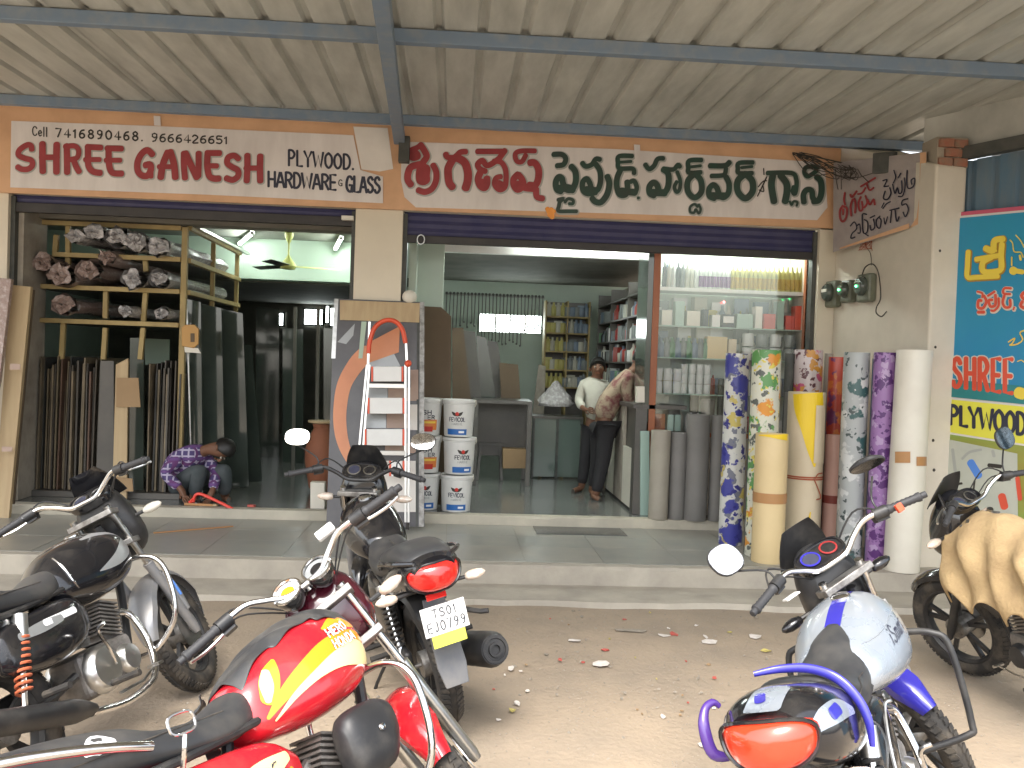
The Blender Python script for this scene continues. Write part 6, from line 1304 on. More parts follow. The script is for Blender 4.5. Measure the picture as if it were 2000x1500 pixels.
    for s_ in (-1, 1):
        g = G(); g.lathe([(.001, .055), (.085, .05), (.10, .035), (.105, 0)], ex + V((-.06, s_ * .08, -.02)), (0, s_, 0), 26); g.lathe([(.001, .045), (.055, .04), (.065, .02), (.068, 0)], ex + V((.13, s_ * .08, -.03)), (0, s_, 0), 22); o(g, 'engine_cover', 'alu' if st.get('coverc') is None else st['coverc'], en)
    g = G(); cdir = V((.34, 0, .94)).normalized()
    for k in range(9):
        c_ = ex + V((.12, 0, .10)) + cdir * (.018 * k); g.obox(c_, V((.94, 0, -.34)) * (.07 if k < 7 else .06), (0, .075, 0), cdir * .004)
    g.obox(ex + V((.12, 0, .09)) + cdir * .07, V((.94, 0, -.34)) * .05, (0, .055, 0), cdir * .09); o(g, 'cylinder', 'engine', en, sm=False)
    g = G(); g.obox(ex + V((-.04, 0, .13)), (.05, 0, 0), (0, .04, 0), (0, 0, .035)); g.tube([ex + V((.02, 0, .14)), ex + V((.10, 0, .19))], .02, 8); o(g, 'carburettor', 'alu_dirty', en, sm=False)
    g = G(); g.tube([(.82, -.03, .54), (.90, -.06, .50), (.90, -.10, .34), (.80, -.13, .20), (.55, -.15, .17), (.30, -.16, .21)], .017, 10, sm=5); o(g, 'exhaust_pipe', st.get('exh', 'chrome'))
    mr = st.get('muff', .048); a, b = V((.32, -.165, .22)), V((-.30, st.get('muffy', -.19), .38)); d = (b - a); g = G(); g.tube([a, a + d * .08, a + d * .2, a + d * .93, a + d * .97, a + d * 1.0], [.02, .035, mr, mr, mr * .9, mr * .82], 20); mf = o(g, 'muffler', st.get('muffc', 'black_plastic'))
    dn_ = d.normalized(); g = G(); g.lathe([(mr * .75, 0), (mr * .75, .006), (mr * .62, .006), (mr * .55, -.008), (mr * .42, -.008), (mr * .40, .012), (mr * .26, .012), (mr * .24, -.02), (.001, -.03)], b + dn_ * .001, dn_, 24); o(g, 'muffler_end', 'black_plastic', mf)
    # chain cover, pegs, stand, levers
    g = G(); g.obox((.2, .11, .36), (.24, 0, .01), (0, .02, 0), (0, 0, .045)); o(g, 'chain_cover', 'black_plastic', bevel=.015)
    for (x_, y0, y1, z_) in ((.52, .10, .27, .27), (.52, -.10, -.27, .27), (.12, .12, .26, .36), (.12, -.14, -.26, .36)): g = G(); g.cyl((x_, y0, z_), (x_, y1, z_), .014, 8); o(g, 'footpeg', 'rubber')
    g = G(); g.tube([(.45, .10, .24), (.52, .19, .08), (.56, .26, -.06 + .0)], .009, 8); o(g, 'side_stand', 'black_plastic')
    g = G(); g.tube([(.62, .12, .24), (.70, .17, .26), (.80, .18, .28)], .006, 6); g.cyl((.80, .15, .28), (.80, .21, .28), .009, 6); o(g, 'gear_lever', 'steel')
    g = G(); g.tube([(.50, -.16, .22), (.62, -.20, .22), (.72, -.20, .25)], .007, 6); g.obox((.74, -.20, .255), (.02, 0, 0), (0, .03, 0), (0, 0, .006)); o(g, 'brake_pedal', 'steel')
    g = G(); g.tube([(.56, -.15, .34), (.50, -.19, .42), (.46, -.20, .50), (.46, -.24, .52)], .008, 8, sm=4); o(g, 'kick_lever', 'chrome')
    # crash guard
    if st.get('guard'):
        for s_ in (-1, 1):
            pp = [V((.93, s_ * .03, .72)), V((.97, s_ * .14, .74)), V((.98, s_ * .235, .70)), V((.98, s_ * .265, .60)), V((.96, s_ * .24, .42)), V((.93, s_ * .12, .31)), V((.90, s_ * .02, .30))]
            if st['guard'] == 'wide': pp = [V((.93, s_ * .03, .78)), V((.95, s_ * .16, .77)), V((.95, s_ * .25, .755)), V((.95, s_ * .295, .70)), V((.94, s_ * .30, .44)), V((.93, s_ * .27, .39)), V((.90, s_ * .05, .34))]
            g = G(); g.tube(pp, .0125, 10, sm=6); o(g, 'crash_guard', st.get('guardc', 'chrome'))
    # tail lamp, plate
    tx, tz, lw, lh = st.get('lamp', (-.40, .78, .09, .05)); x0 = tx
    g = G(); R = []
    for (kk, dx) in ((1.0, .06), (1.0, .02), (.96, 0), (.8, -.018), (.4, -.028), (.05, -.03)):
        R.append([V((x0 + dx + .10 * (abs(y_) / lw) ** 2 * lw * 4, y_, z_)) for (y_, z_) in [(math.copysign(abs(math.cos(a_)) ** .7, math.cos(a_)) * lw * kk * (1 + .15 * math.sin(a_)), tz + math.copysign(abs(math.sin(a_)) ** .8, math.sin(a_)) * lh * kk) for a_ in [2 * math.pi * k / 28 for k in range(28)]]])
    g.rings(R[::-1]); tlm = o(g, 'tail_light', st.get('lampc', 'red_lens'))
    g = G(); g.tube([V((x0 + .004 + .10 * (abs(y_) / lw) ** 2 * lw * 4, y_ * 1.03, z_)) for (y_, z_) in [(math.copysign(abs(math.cos(a_)) ** .7, math.cos(a_)) * lw * (1 + .15 * math.sin(a_)), tz + math.copysign(abs(math.sin(a_)) ** .8, math.sin(a_)) * lh * 1.04) for a_ in [2 * math.pi * k / 28 for k in range(28)]]], .006, 6, closed=True); o(g, 'lamp_rim', 'black_gloss', tlm)
    return dict(root=root, ST=ST, T=T, tk=tk, S=Sx, se=se, Tl=Tl, tl=tl, side=side_r, Sp=st['_sp'], o=o, hb=hb, pts=pts)
TANK1 = [(.44, .05, .72, .82, 2.3, 0), (.48, .10, .70, .86, 2.5, .1), (.58, .135, .70, .92, 2.6, .12), (.72, .155, .69, .975, 2.5, .12), (.86, .155, .70, .99, 2.4, .1), (.96, .12, .73, .965, 2.4, .1), (1.01, .05, .78, .90, 2.2, 0)]
SEAT1 = [(-.38, .05, .78, .83, 2.3, 0), (-.33, .105, .745, .865, 2.8, 0), (-.15, .125, .73, .87, 3, 0), (.05, .13, .71, .845, 3, 0), (.18, .13, .70, .80, 3, .05), (.35, .125, .69, .79, 2.8, .1), (.47, .10, .70, .83, 2.6, .1), (.52, .05, .74, .84, 2.4, 0)]
TAIL1 = [(.18, .11, .62, .72, 2.6, 0), (0, .125, .63, .745, 2.6, 0), (-.2, .12, .68, .80, 2.5, 0), (-.34, .10, .72, .84, 2.4, 0), (-.44, .05, .77, .82, 2.2, 0)]
SIDE1 = [(.12, .02, .48, .62, 2.6, 0), (.18, .05, .42, .68, 2.8, 0), (.33, .06, .40, .70, 2.8, 0), (.44, .045, .46, .69, 2.6, 0), (.50, .015, .52, .62, 2.4, 0)]
def side_map(B_, side=-1, off=0): return lambda x, z, h: B_.at(x, z, side, .0012 + h) + V((0, side * off, 0))
# ---- C : black motorcycle in the middle, seen from behind
c = motorcycle('black motorcycle in the middle, tail toward the camera, with white number plate', (0.01, 4.38), 108, -14, -29,
    dict(fender='black_gloss', cowl='sport', cowlc='black_gloss', paint='black_gloss', tank=TANK1, seat=[(-.42, .05, .86, .90, 2.3, 0), (-.36, .11, .815, .94, 2.8, 0), (-.15, .13, .78, .935, 3, 0), (.05, .13, .73, .88, 3, 0), (.18, .13, .70, .81, 3, .05), (.35, .125, .69, .80, 2.8, .1), (.47, .10, .70, .84, 2.6, .1), (.52, .05, .74, .85, 2.4, 0)],
    tail=[(.18, .12, .62, .76, 2.6, 0), (0, .14, .64, .81, 2.6, 0), (-.2, .145, .70, .90, 2.5, 0), (-.34, .135, .75, .93, 2.5, 0), (-.44, .09, .79, .92, 2.3, 0)], tailc='black_gloss', side=SIDE1, sidec='black_gloss', bar='black_plastic', bz=.03, bw=1.0, muff=.082, muffy=-.23, iz=.75, lamp=(-.45, .83, .118, .06), msz=(.074, .052), mdirL=(-1, -.1, .55), mdirR=(-1, .1, .55), flap=True, spring='black_plastic', coverc='black_plastic', exh='black_plastic', seam=.83))
o = c['o']; r_ = c['root']
g = G(); g.rings([[V((-.30 - .125 * u, y_, .70 - .38 * u)) + V((dx, 0, 0)) for y_, dx in ((-w_, 0), (w_, 0), (w_, .015), (-w_, .015))] for u, w_ in ((0, .05), (.4, .06), (.75, .066), (.97, .052))]); mfp = o(g, 'mud_flap', mat('flap_grey', (.10, .105, .115), .5, c2=(.16, .155, .15), scale=9), sm=False, bevel=.004)
PC = V((-.435, 0, .645)); PU = V((.12, 0, 1)).normalized(); PN = V((-1, 0, .12)).normalized()
g = G(); g.obox(PC, V((0, .10, 0)), PU * .062, PN * .003); pl = o(g, 'number_plate', 'white_paint', sm=False, bevel=.0015)
pm = lambda u, v, h: PC + V((0, -u, 0)) + PU * v + PN * (.004 + h)
g = G(); text(g, 'TS01', pm, -.05, .012, .055, .012, .036, wt=.13, gap=.3); o(g, 'lettering', 'plate_ink', pl, sm=False)
g = G(); text(g, 'EJ0799', pm, -.085, -.045, .088, -.045, .040, wt=.13, gap=.3); o(g, 'lettering', 'plate_ink', pl, sm=False)
g = G(); g.obox(PC - PU * .088 + PN * .001, V((0, .075, 0)), PU * .026, PN * .002); o(g, 'yellow_sticker', 'yellow_tape', sm=False)
g = G(); g.obox(PC + PU * .095 + V((.02, .01, 0)), V((0, .045, 0)), PU * .014, PN * .006); o(g, 'reflector', 'red_lens', sm=False, bevel=.003)
g = G(); g.tube([(-.30, -.10, .62), (-.40, -.17, .61), (-.42, -.20, .61)], .012, 8); o(g, 'plate_arm', 'black_plastic')
for s_ in (-1, 1): g = G(); g.tube([(.02, s_ * .14, .80), (-.12, s_ * .165, .86), (-.32, s_ * .15, .90), (-.42, s_ * .08, .905)], .011, 8, sm=5); o(g, 'grab_rail', 'black_gloss')
g = G(); text(g, 'CBS', lambda u, v, h: c['S'].top(u, -v, .001 + h) if False else c['Tl'].at(u, v, 1, .002 + h), .02, .70, -.08, .70, .02, wt=.16); o(g, 'lettering', 'decal_silver', c['tl'], sm=False)
mk('maroon_dial', (.25, .02, .02), .4)
# ---- D : silver and blue motorcycle
d_ = motorcycle('silver motorcycle with blue tank stripe, blue grab rails and orange-red tail light', (1.22, 2.45), 56, -17, 45,
    dict(fender='blue_paint', fender_stripe='sky_paint', cowl='sport', cowlc='black_plastic', paint='silver_paint', tank=[(.40, .06, .70, .80, 2.3, 0), (.45, .12, .68, .845, 2.5, .12), (.56, .155, .66, .885, 2.5, .15), (.70, .185, .64, .93, 2.4, .15), (.83, .190, .64, .95, 2.3, .15), (.94, .15, .68, .94, 2.3, .1), (1.0, .06, .76, .88, 2.2, 0)],
    seat=[(-.04, .06, .76, .85, 2.3, 0), (.02, .12, .74, .875, 2.8, 0), (.10, .14, .72, .855, 3, 0), (.20, .14, .70, .82, 3, .05), (.35, .125, .69, .805, 2.6, .15), (.50, .10, .72, .875, 2.4, .15), (.59, .05, .78, .90, 2.2, 0)],
    tail=[(.25, .12, .60, .72, 2.6, 0), (.08, .155, .61, .84, 2.6, 0), (-.08, .165, .64, .885, 2.6, .05), (-.22, .155, .68, .90, 2.5, .05), (-.33, .10, .74, .885, 2.3, 0)], tailc='black_gloss', side=SIDE1, sidec='black_gloss', bz=.03, bw=1.09, lamp=(-.37, .80, .125, .062), lampc='orange_lens', indf='black_gloss', msz=(.072, .064), guard='wide', guardc='black_plastic', d1='blue_paint', d2='maroon_dial', fork='fork_grey',
    mdirL=(-.9, -.2, .35), mdirR=(-.25, .3, -.9), stem='black_plastic'))
o = d_['o']; T = d_['T']
g = G(); g.ribbon([(x_, 0) for x_ in [.58 + k * .04 for k in range(11)]], .055, lambda x, y, h: T.top(x, y, .0012 + h), sm=0, cross=4, round_=False); o(g, 'tank_stripe', 'blue_paint', d_['tk'])
g = G(); g.ribbon([(.955, y_) for y_ in [-.09 + .02 * k for k in range(10)]], .05, lambda x, y, h: T.top(x, y, .002 + h), sm=0, cross=3, round_=False); o(g, 'tank_stripe', 'blue_paint', d_['tk'])
g = G(); text(g, 'iSmart', side_map(T), .64, .795, .80, .815, .055, wt=.09, gap=.16, slant=.3); o(g, 'lettering', 'sign_navy', d_['tk'], sm=False)
g = G(); T2 = T; g.tube([T.at(x_, .86 + .02 * math.sin(x_ * 9), -1, .001) for x_ in [.5 + k * .04 for k in range(11)]], .003, 5); o(g, 'tank_crease', 'silver_paint', d_['tk'])
for s_ in (-1, 1):
    g = G(); mp_ = (lambda s_: (lambda x, z, h: d_['Tl'].at(x, z, s_, .0015 + h)))(s_)
    g.ribbon([(-.30, .82), (-.24, .83), (-.14, .82), (-.06, .79)], [.03, .05, .05, .02], mp_, sm=6, cross=3); o(g, 'tail_graphic', 'silver_paint', d_['tl'])
    g = G(); g.ribbon([(-.22, .83), (-.17, .83)], .03, lambda x, z, h: mp_(x, z, h + .002), sm=0, cross=2); o(g, 'tail_graphic', 'blue_paint', d_['tl'])
g = G(); g.ribbon([(x_, 0) for x_ in [-.32 + .03 * k for k in range(5)]], .10, lambda x, y, h: d_['Tl'].top(x, y, .002 + h), sm=0, cross=5); o(g, 'tail_graphic', 'silver_paint', d_['tl'])
g = G(); g.ribbon([(-.29, .01), (-.25, .02)], .03, lambda x, y, h: d_['Tl'].top(x, y, .004 + h), sm=0, cross=2); o(g, 'tail_graphic', 'blue_paint', d_['tl'])
g = G(); g.tube([(-.03, .10, .905), (.0, .03, .905), (.012, -.05, .895), (.005, -.12, .865), (-.005, -.165, .81), (-.02, -.185, .75), (-.03, -.18, .68)], [.008, .012, .014, .015, .015, .013, .008], 12, sm=5, flat=.7); o(g, 'grab_rail', 'blue_paint')
g = G(); g.tube([(-.20, .15, .73), (-.235, .195, .75), (-.235, .205, .82), (-.21, .20, .865), (-.18, .185, .875), (-.165, .175, .86)], [.010, .017, .017, .012, .011, .010], 12, sm=5, flat=.8); o(g, 'grab_rail', mat('purple_paint', (.07, .03, .20), .25, coat=.6))
g = G(); g.tube([d_['pts'][-1][4] + V((-.01, .01, -.03)), d_['pts'][-1][4] + V((.0, .0, -.045))], .012, 8); g.M = None
gs = G(d_['ST']); e_ = d_['pts'][-1][4]; gs.obox(e_ + V((-.028, -.02, -.012)), (.008, 0, 0), (0, .014, 0), (0, 0, .016)); gs.out('start_switch', M['red_plastic'], d_['hb'], local=True, bevel=.002)
gs = G(d_['ST']); e_ = d_['pts'][1][4]; gs.obox(e_ + V((-.02, -.04, -.055)), (.022, 0, 0), (0, .03, 0), (0, 0, .003)); gs.out('white_sticker', M['white_paint'], d_['hb'], local=True)
g = G(); g.tube([V((.34, -.16, .70)), V((.31, -.185, .705)), V((.28, -.17, .70)), V((.26, -.16, .60)), V((.20, -.17, .50)), V((.15, -.17, .40))], .006, 6, sm=5); o(g, 'tie_rod', 'steel')
g = G(); g.lathe([(.020, 0), (.020, .006), (.012, .006)], (.34, -.165, .71), (0, -1, .3), 14); o(g, 'helmet_hook', 'steel')
for (p_, r__) in (((.12, -.17, .47), .014), ((-.02, -.16, .50), .012)): g = G(); g.sph(p_, (r__, r__, r__ * 1.6), 8, 6); o(g, 'red_clip', 'red_plastic')
# ---- B : red motorcycle, bottom left
b_ = motorcycle('red motorcycle with orange and yellow flame graphics at the lower left', (-.585, 2.10), 55, -29, 45,
    dict(fender='red_paint', frange=(15, 172), fw=.072, cowl='classic', cowlc='maroon_paint', paint='red_paint', tank=[(.44, .06, .70, .80, 2.3, 0), (.48, .11, .66, .845, 2.6, .12), (.58, .135, .65, .905, 2.8, .15), (.72, .155, .65, .96, 2.7, .15), (.86, .155, .67, .975, 2.5, .12), (.96, .12, .71, .95, 2.4, .1), (1.02, .05, .78, .88, 2.2, 0)], seat=SEAT1, tail=TAIL1, tailc='red_paint',
    side=[(-.02, .02, .50, .60, 2.6, 0), (.08, .05, .44, .665, 2.8, 0), (.28, .06, .41, .675, 2.8, 0), (.46, .055, .43, .66, 2.8, 0), (.56, .02, .50, .60, 2.4, 0)], sidec='red_paint', bz=.05, bw=1.14, bx=-.05, guard='std', lamp=(-.44, .74, .08, .05), mirrors=(0, 0), capc='black_plastic', forkt='chrome', fork='alu'))
o = b_['o']; T = b_['T']; sm__ = side_map(T)
for pts_, wds, mt_, lf in (([(.50, .715), (.56, .755), (.66, .80), (.78, .835), (.90, .845), (.985, .84)], [.012, .035, .055, .075, .07, .02], 'decal_orange', 0), ([(.52, .70), (.60, .745), (.70, .78), (.80, .80), (.90, .80), (.97, .775)], [.006, .018, .03, .055, .085, .05], 'decal_yellow', .0012),
        ([(.52, .765), (.54, .80), (.565, .835), (.59, .865)], [.05, .06, .045, .01], 'decal_orange', .0006), ([(.515, .76), (.53, .80), (.55, .84)], [.02, .04, .02], 'decal_yellow', .002), ([(.80, .905), (.88, .915), (.95, .89)], [.01, .045, .02], 'decal_orange', .0)):
    g = G(); g.ribbon(pts_, wds, (lambda lf: (lambda x, z, h: sm__(x, z, h + lf)))(lf), sm=6, cross=6); o(g, 'flame_graphic', mt_, b_['tk'])
for k_, (mt_, w1, lf) in enumerate((('sign_ink', .30, .0025), ('decal_white', .19, .0032))):
    for s_t, z0 in (('HERO', .872), ('HONDA', .832)):
        g = G(); text(g, s_t, (lambda lf: (lambda x, z, h: sm__(x, z, h + lf)))(lf), .80, z0, .80 + (.115 if s_t == 'HONDA' else .10), z0 + .012, .028, wt=w1, gap=.22); o(g, 'lettering', mt_, b_['tk'], sm=False)
ssm = lambda x, z, h: b_['Sp'].at(x, z, -1, .0012 + h) + V((0, -.10, 0))
g = G(); g.ribbon([(.12, .50), (.25, .545), (.38, .58), (.50, .60)], [.02, .06, .07, .03], ssm, sm=6, cross=4); o(g, 'flame_graphic', 'decal_yellow', b_['side'])
g = G(); g.ribbon([(.16, .485), (.30, .51), (.44, .53), (.50, .56)], [.006, .02, .04, .02], lambda x, z, h: ssm(x, z, h + .001), sm=6, cross=4); o(g, 'flame_graphic', 'decal_orange', b_['side'])
g = G(); text(g, 'Splendor', lambda x, z, h: ssm(x, z, h + .0025), .17, .53, .42, .585, .032, wt=.1, slant=.35, gap=.12) if False else text(g, 'Spendor', lambda x, z, h: ssm(x, z, h + .0025), .17, .53, .42, .585, .032, wt=.1, slant=.35, gap=.12); 
g.v.clear(); g.f.clear(); g.mi.clear(); text(g, 'Splendor', lambda x, z, h: ssm(x, z, h + .0025), .17, .525, .44, .58, .034, wt=.12, slant=.35, gap=.12); o(g, 'lettering', 'sign_navy', b_['side'], sm=False)
# white dog-like worn print on the seat
g = G(); g.ribbon([(.02, .0), (-.02, .01), (-.05, .0)], [.03, .05, .02], lambda x, y, h: b_['S'].at(x, .80 + y, -1, .0015 + h), sm=4, cross=2); o(g, 'worn_print', 'decal_white', b_['se'])
# black cloth tank cover
R = random.Random(5); g = G(); rows_ = []
for i in range(15):
    x_ = .47 + i * .037; row = []
    for k in range(17):
        y_ = -.145 + .30 * k / 16; yy = max(-.14, min(.14, y_)); p = T.top(x_, yy * .93 if i else yy, .010 + .008 * math.sin(i * 1.9 + k * 1.1) + R.uniform(0, .006)); row.append(p)
    row.append(row[-1] + V((0, .02, -.06))); row.append(row[-1] + V((.01, .0, -.07))); rows_.append(row)
cut = lambda i: 3 if i < 4 else (2 if i < 9 else 1)
vs = [p for r__ in rows_ for p in r__]; n = len(rows_[0]); g.add(vs, [(i * n + k, (i + 1) * n + k, (i + 1) * n + k + 1, i * n + k + 1) for i in range(14) for k in range(n - 1) if k >= cut(i)])
tcv = o(g, 'tank_cover', 'seat_vinyl'); md = tcv.modifiers.new('thick', 'SOLIDIFY'); md.thickness = .006; md2 = tcv.modifiers.new('sub', 'SUBSURF'); md2.levels = 1; md2.render_levels = 2
g = G(); R = random.Random(6); rows_ = []
for i in range(10):
    u = i / 9; row = []
    for k in range(9): 
        v = k / 8; p = V((.50 + .10 * u - .10 * v, .12 + .16 * u + .02 * math.sin(k * 2.2 + i), .86 - .05 * u - .10 * v + .012 * math.sin(i * 2.3 + k * 1.7))); row.append(p)
    rows_.append(row)
vs = [p for r__ in rows_ for p in r__]; g.add(vs, [(i * 9 + k, (i + 1) * 9 + k, (i + 1) * 9 + k + 1, i * 9 + k + 1) for i in range(9) for k in range(8)])
tcv = o(g, 'cover_flap', 'seat_vinyl'); md = tcv.modifiers.new('thick', 'SOLIDIFY'); md.thickness = .006; md2 = tcv.modifiers.new('sub', 'SUBSURF'); md2.render_levels = 2
g = G(); g.tube([(.10, -.155, .76), (-.05, -.17, .80), (-.25, -.165, .84), (-.45, -.14, .86), (-.62, -.10, .86), (-.66, 0, .86), (-.62, .10, .86), (-.45, .14, .86), (-.25, .165, .84), (.02, .15, .78)], .013, 10, sm=5); o(g, 'rear_carrier', 'white_paint' if False else 'chrome')
g = G(); g.tube([(.16, -.15, .66), (.16, -.19, .72), (.17, -.195, .755)], .007, 8, sm=3); mr_ = o(g, 'loop_handle_stem', 'chrome')
g = G(); g.tube([V((.17 + .04 * math.copysign(abs(math.cos(a_)) ** .6, math.cos(a_)), -.197, .785 + .026 * math.copysign(abs(math.sin(a_)) ** .6, math.sin(a_)))) for a_ in [2 * math.pi * k / 20 for k in range(20)]], .004, 6, closed=True); o(g, 'loop_handle', 'chrome', mr_)
g = G(); Bx = Body([(.70, .03, .50, .60, 2.6, 0), (.74, .055, .44, .64, 2.8, 0), (.86, .06, .44, .65, 2.8, 0), (.92, .04, .50, .63, 2.5, 0)]); Bx.mesh(g, 22, yoff=-.15); bx = o(g, 'guard_cover', 'black_plastic', ang=60)
g = G(); g.lathe([(.012, 0), (.010, .006), (.001, .008)], (.82, -.213, .56), (0, -1, 0), 12); o(g, 'cover_bolt', 'chrome', bx)
gs = G(b_['ST']); e_ = b_['pts'][-1][3]; gs.obox(e_ + V((.01, .04, .03)), (.02, 0, 0), (0, .035, 0), (0, 0, .016)); gs.out('fluid_reservoir', M['white_paint'], b_['hb'], local=True, bevel=.006)
# ---- A : black motorcycle, far left
a_m = motorcycle('black motorcycle at the far left with orange shock spring and grey front fender', (-1.53, 3.49), 77, -25, 10,
    dict(fender='fork_grey', frange=(5, 175), fw=.075, cowl='sport', cowlc='black_plastic', screen='black_gloss', paint='black_gloss', tank=[(.42, .05, .70, .80, 2.3, 0), (.48, .11, .66, .84, 2.5, .1), (.58, .145, .64, .90, 2.5, .12), (.72, .175, .62, .93, 2.4, .12), (.86, .18, .64, .93, 2.4, .1), (.96, .14, .68, .91, 2.3, .1), (1.03, .05, .75, .86, 2.2, 0)], seat=SEAT1, tail=TAIL1, tailc='black_gloss',
    side=[(.0, .02, .50, .60, 2.6, 0), (.08, .05, .46, .66, 2.8, 0), (.28, .06, .44, .68, 2.8, 0), (.48, .045, .48, .68, 2.6, 0), (.56, .015, .54, .62, 2.4, 0)], sidec='black_gloss', bz=.05, bw=1.05, guard='std', spring='shock_orange', mirrors=(0, 0), fork='fork_grey', forkt='steel', indf='vinyl_white', alloy=True))
o = a_m['o']; T = a_m['T']; sma = side_map(T)
g = G(); g.prism([(.66, .735), (.78, .775), (.84, .86), (.86, .80), (.76, .70)][:0] or [(0, 0), (1, 0), (1, 1)], lambda x, z, h: V((0, 0, -5)) , 0, 0); g.v.clear(); g.f.clear(); g.mi.clear()
g.ribbon([(.66, .735), (.72, .745), (.80, .765), (.88, .80), (.93, .83)], [.004, .03, .055, .07, .05], sma, sm=5, cross=5, round_=False); o(g, 'tank_graphic', 'decal_silver', a_m['tk'])
g = G(); g.ribbon([(.70, .90), (.80, .905), (.90, .885), (.96, .84)], [.008, .02, .022, .01], sma, sm=5, cross=3); o(g, 'tank_graphic', 'fork_grey', a_m['tk'])
g = G(); g.tube([T.at(x_, z_, -1, .002) for x_, z_ in ((.53, .86), (.515, .80), (.52, .74), (.54, .70))], .005, 6, sm=4); o(g, 'tank_trim', 'chrome', a_m['tk'])
sp2 = lambda x, z, h: a_m['Sp'].at(x, z, -1, .0012 + h) + V((0, -.10, 0))
g = G(); g.ribbon([(.10, .60), (.22, .605), (.34, .61)], [.03, .045, .03], sp2, sm=4, cross=3); o(g, 'side_sticker', 'decal_silver', a_m['side'])
g = G(); text(g, 'SPLENDOR', lambda x, z, h: sp2(x, z, h + .002), .20, .595, .42, .60, .025, wt=.14) if False else g.ribbon([(.24, .615), (.44, .62)], .028, lambda x, z, h: sp2(x, z, h + .002), sm=0, cross=3); o(g, 'side_sticker', 'sky_paint' if False else 'decal_white', a_m['side'])
g = G(); g.ribbon([(-.02, .735), (.06, .735)], .008, lambda x, z, h: a_m['S'].at(x, z, -1, .001 + h), sm=0); o(g, 'red_stripe', 'red_plastic', a_m['se'])
gs = G(a_m['ST']); gs.tube([(1.22, -.09, .62), (1.26, -.095, .50), (1.285, -.095, .40)], [.026, .028, .024], 10); gs.out('fork_guard', M['sky_paint'] if False else M['fork_grey'], a_m['root'], local=True, smooth=True)
gs = G(a_m['ST']); gs.tube([(1.21, -.118, .60), (1.235, -.121, .53), (1.25, -.121, .48)], .007, 6); gs.out('fork_stripe', M['sky_paint'], a_m['root'], local=True, smooth=True)
# ---- E : black motorcycle at the right edge, draped with a sack
e_m = motorcycle('black motorcycle at the right edge with a tan sack draped over it', (3.25, 3.86), 99, -13, 16,
    dict(fender='black_gloss', cowl='sport', cowlc='black_gloss', screen='black_plastic', paint='black_gloss', tank=TANK1, seat=SEAT1, tail=TAIL1, tailc='black_gloss', side=SIDE1, sidec='black_gloss', bz=.07, bw=1.0, mirrors=(0, 1), msz=(.072, .062), bar='chrome', muffc='black_plastic', exh='black_plastic', coverc='black_plastic', forkt='steel', fork='black_plastic', indl='clear_lens', mdirR=(-1, 0, .25)))
R = random.Random(8); g = G(); rows_ = []; NX, NY = 26, 22
for i in range(NX):
    x_ = .36 + .72 * i / (NX - 1); row = []
    for k in range(NY):
        v = -1 + 2 * k / (NY - 1); wv = .022 * math.sin(i * .9 + v * 7) + .016 * math.sin(v * 13 + i * .4)
        if abs(v) < .42: y_ = v / .42 * .19; z_ = 1.02 + .02 * math.cos(i * .35) - .12 * abs(v / .42) ** 2.5 + wv * .5
        else: u = (abs(v) - .42) / .58; y_ = math.copysign(.19 + .05 * u + wv, v); z_ = .90 - u * (.30 + .05 * math.sin(i * .8)) + wv * .3
        row.append(V((x_ + wv * .6 * abs(v), y_, z_)))
    rows_.append(row)
vs = [p for r__ in rows_ for p in r__]; g.add(vs, [(i * NY + k, (i + 1) * NY + k, (i + 1) * NY + k + 1, i * NY + k + 1) for i in range(NX - 1) for k in range(NY - 1)])
g.v = [e_m['root'].matrix_world @ p for p in g.v]
sk_ = g.out('sack', M['cloth_sack'], smooth=True, label='tan cloth sack draped over the tank of the rightmost motorcycle', cat='sack', ang=80)
md = sk_.modifiers.new('sub', 'SUBSURF'); md.levels = 1; md.render_levels = 2; md = sk_.modifiers.new('thick', 'SOLIDIFY'); md.thickness = .006
# ================================================================== PEOPLE
def skin_obj(name, nodes, chains, mt, parent, sub=2, thick=1.0, smooth_r=None):
    """one continuous skinned surface grown over a joint skeleton"""
    idx = {}; vs = []; rs = []; es = []
    for ch in chains:
        for k in ch:
            if k not in idx: idx[k] = len(vs); vs.append(V(nodes[k][0])); rs.append(nodes[k][1])
        for a, b in zip(ch, ch[1:]):
            e = (idx[a], idx[b])
            if e not in es and (e[1], e[0]) not in es: es.append(e)
    base = BASE[parent.name]
    me = bpy.data.meshes.new(name); me.from_pydata([v - base for v in vs], es, []); me.materials.append(mt)
    o = bpy.data.objects.new(name, me); COL.objects.link(o); o.parent = parent; BASE[o.name] = base
    md = o.modifiers.new('skin', 'SKIN'); md.use_smooth_shade = True
    if not me.skin_vertices: 
        bm = bmesh.new(); bm.from_mesh(me); bm.verts.layers.skin.verify(); bm.to_mesh(me); bm.free()
    sv = me.skin_vertices[0].data
    for i, r in enumerate(rs): sv[i].radius = ((r * thick, r * thick) if not hasattr(r, '__len__') else (r[0] * thick, r[1] * thick)); sv[i].use_root = (i == 0)
    s2 = o.modifiers.new('sub', 'SUBSURF'); s2.levels = sub; s2.render_levels = sub
    return o
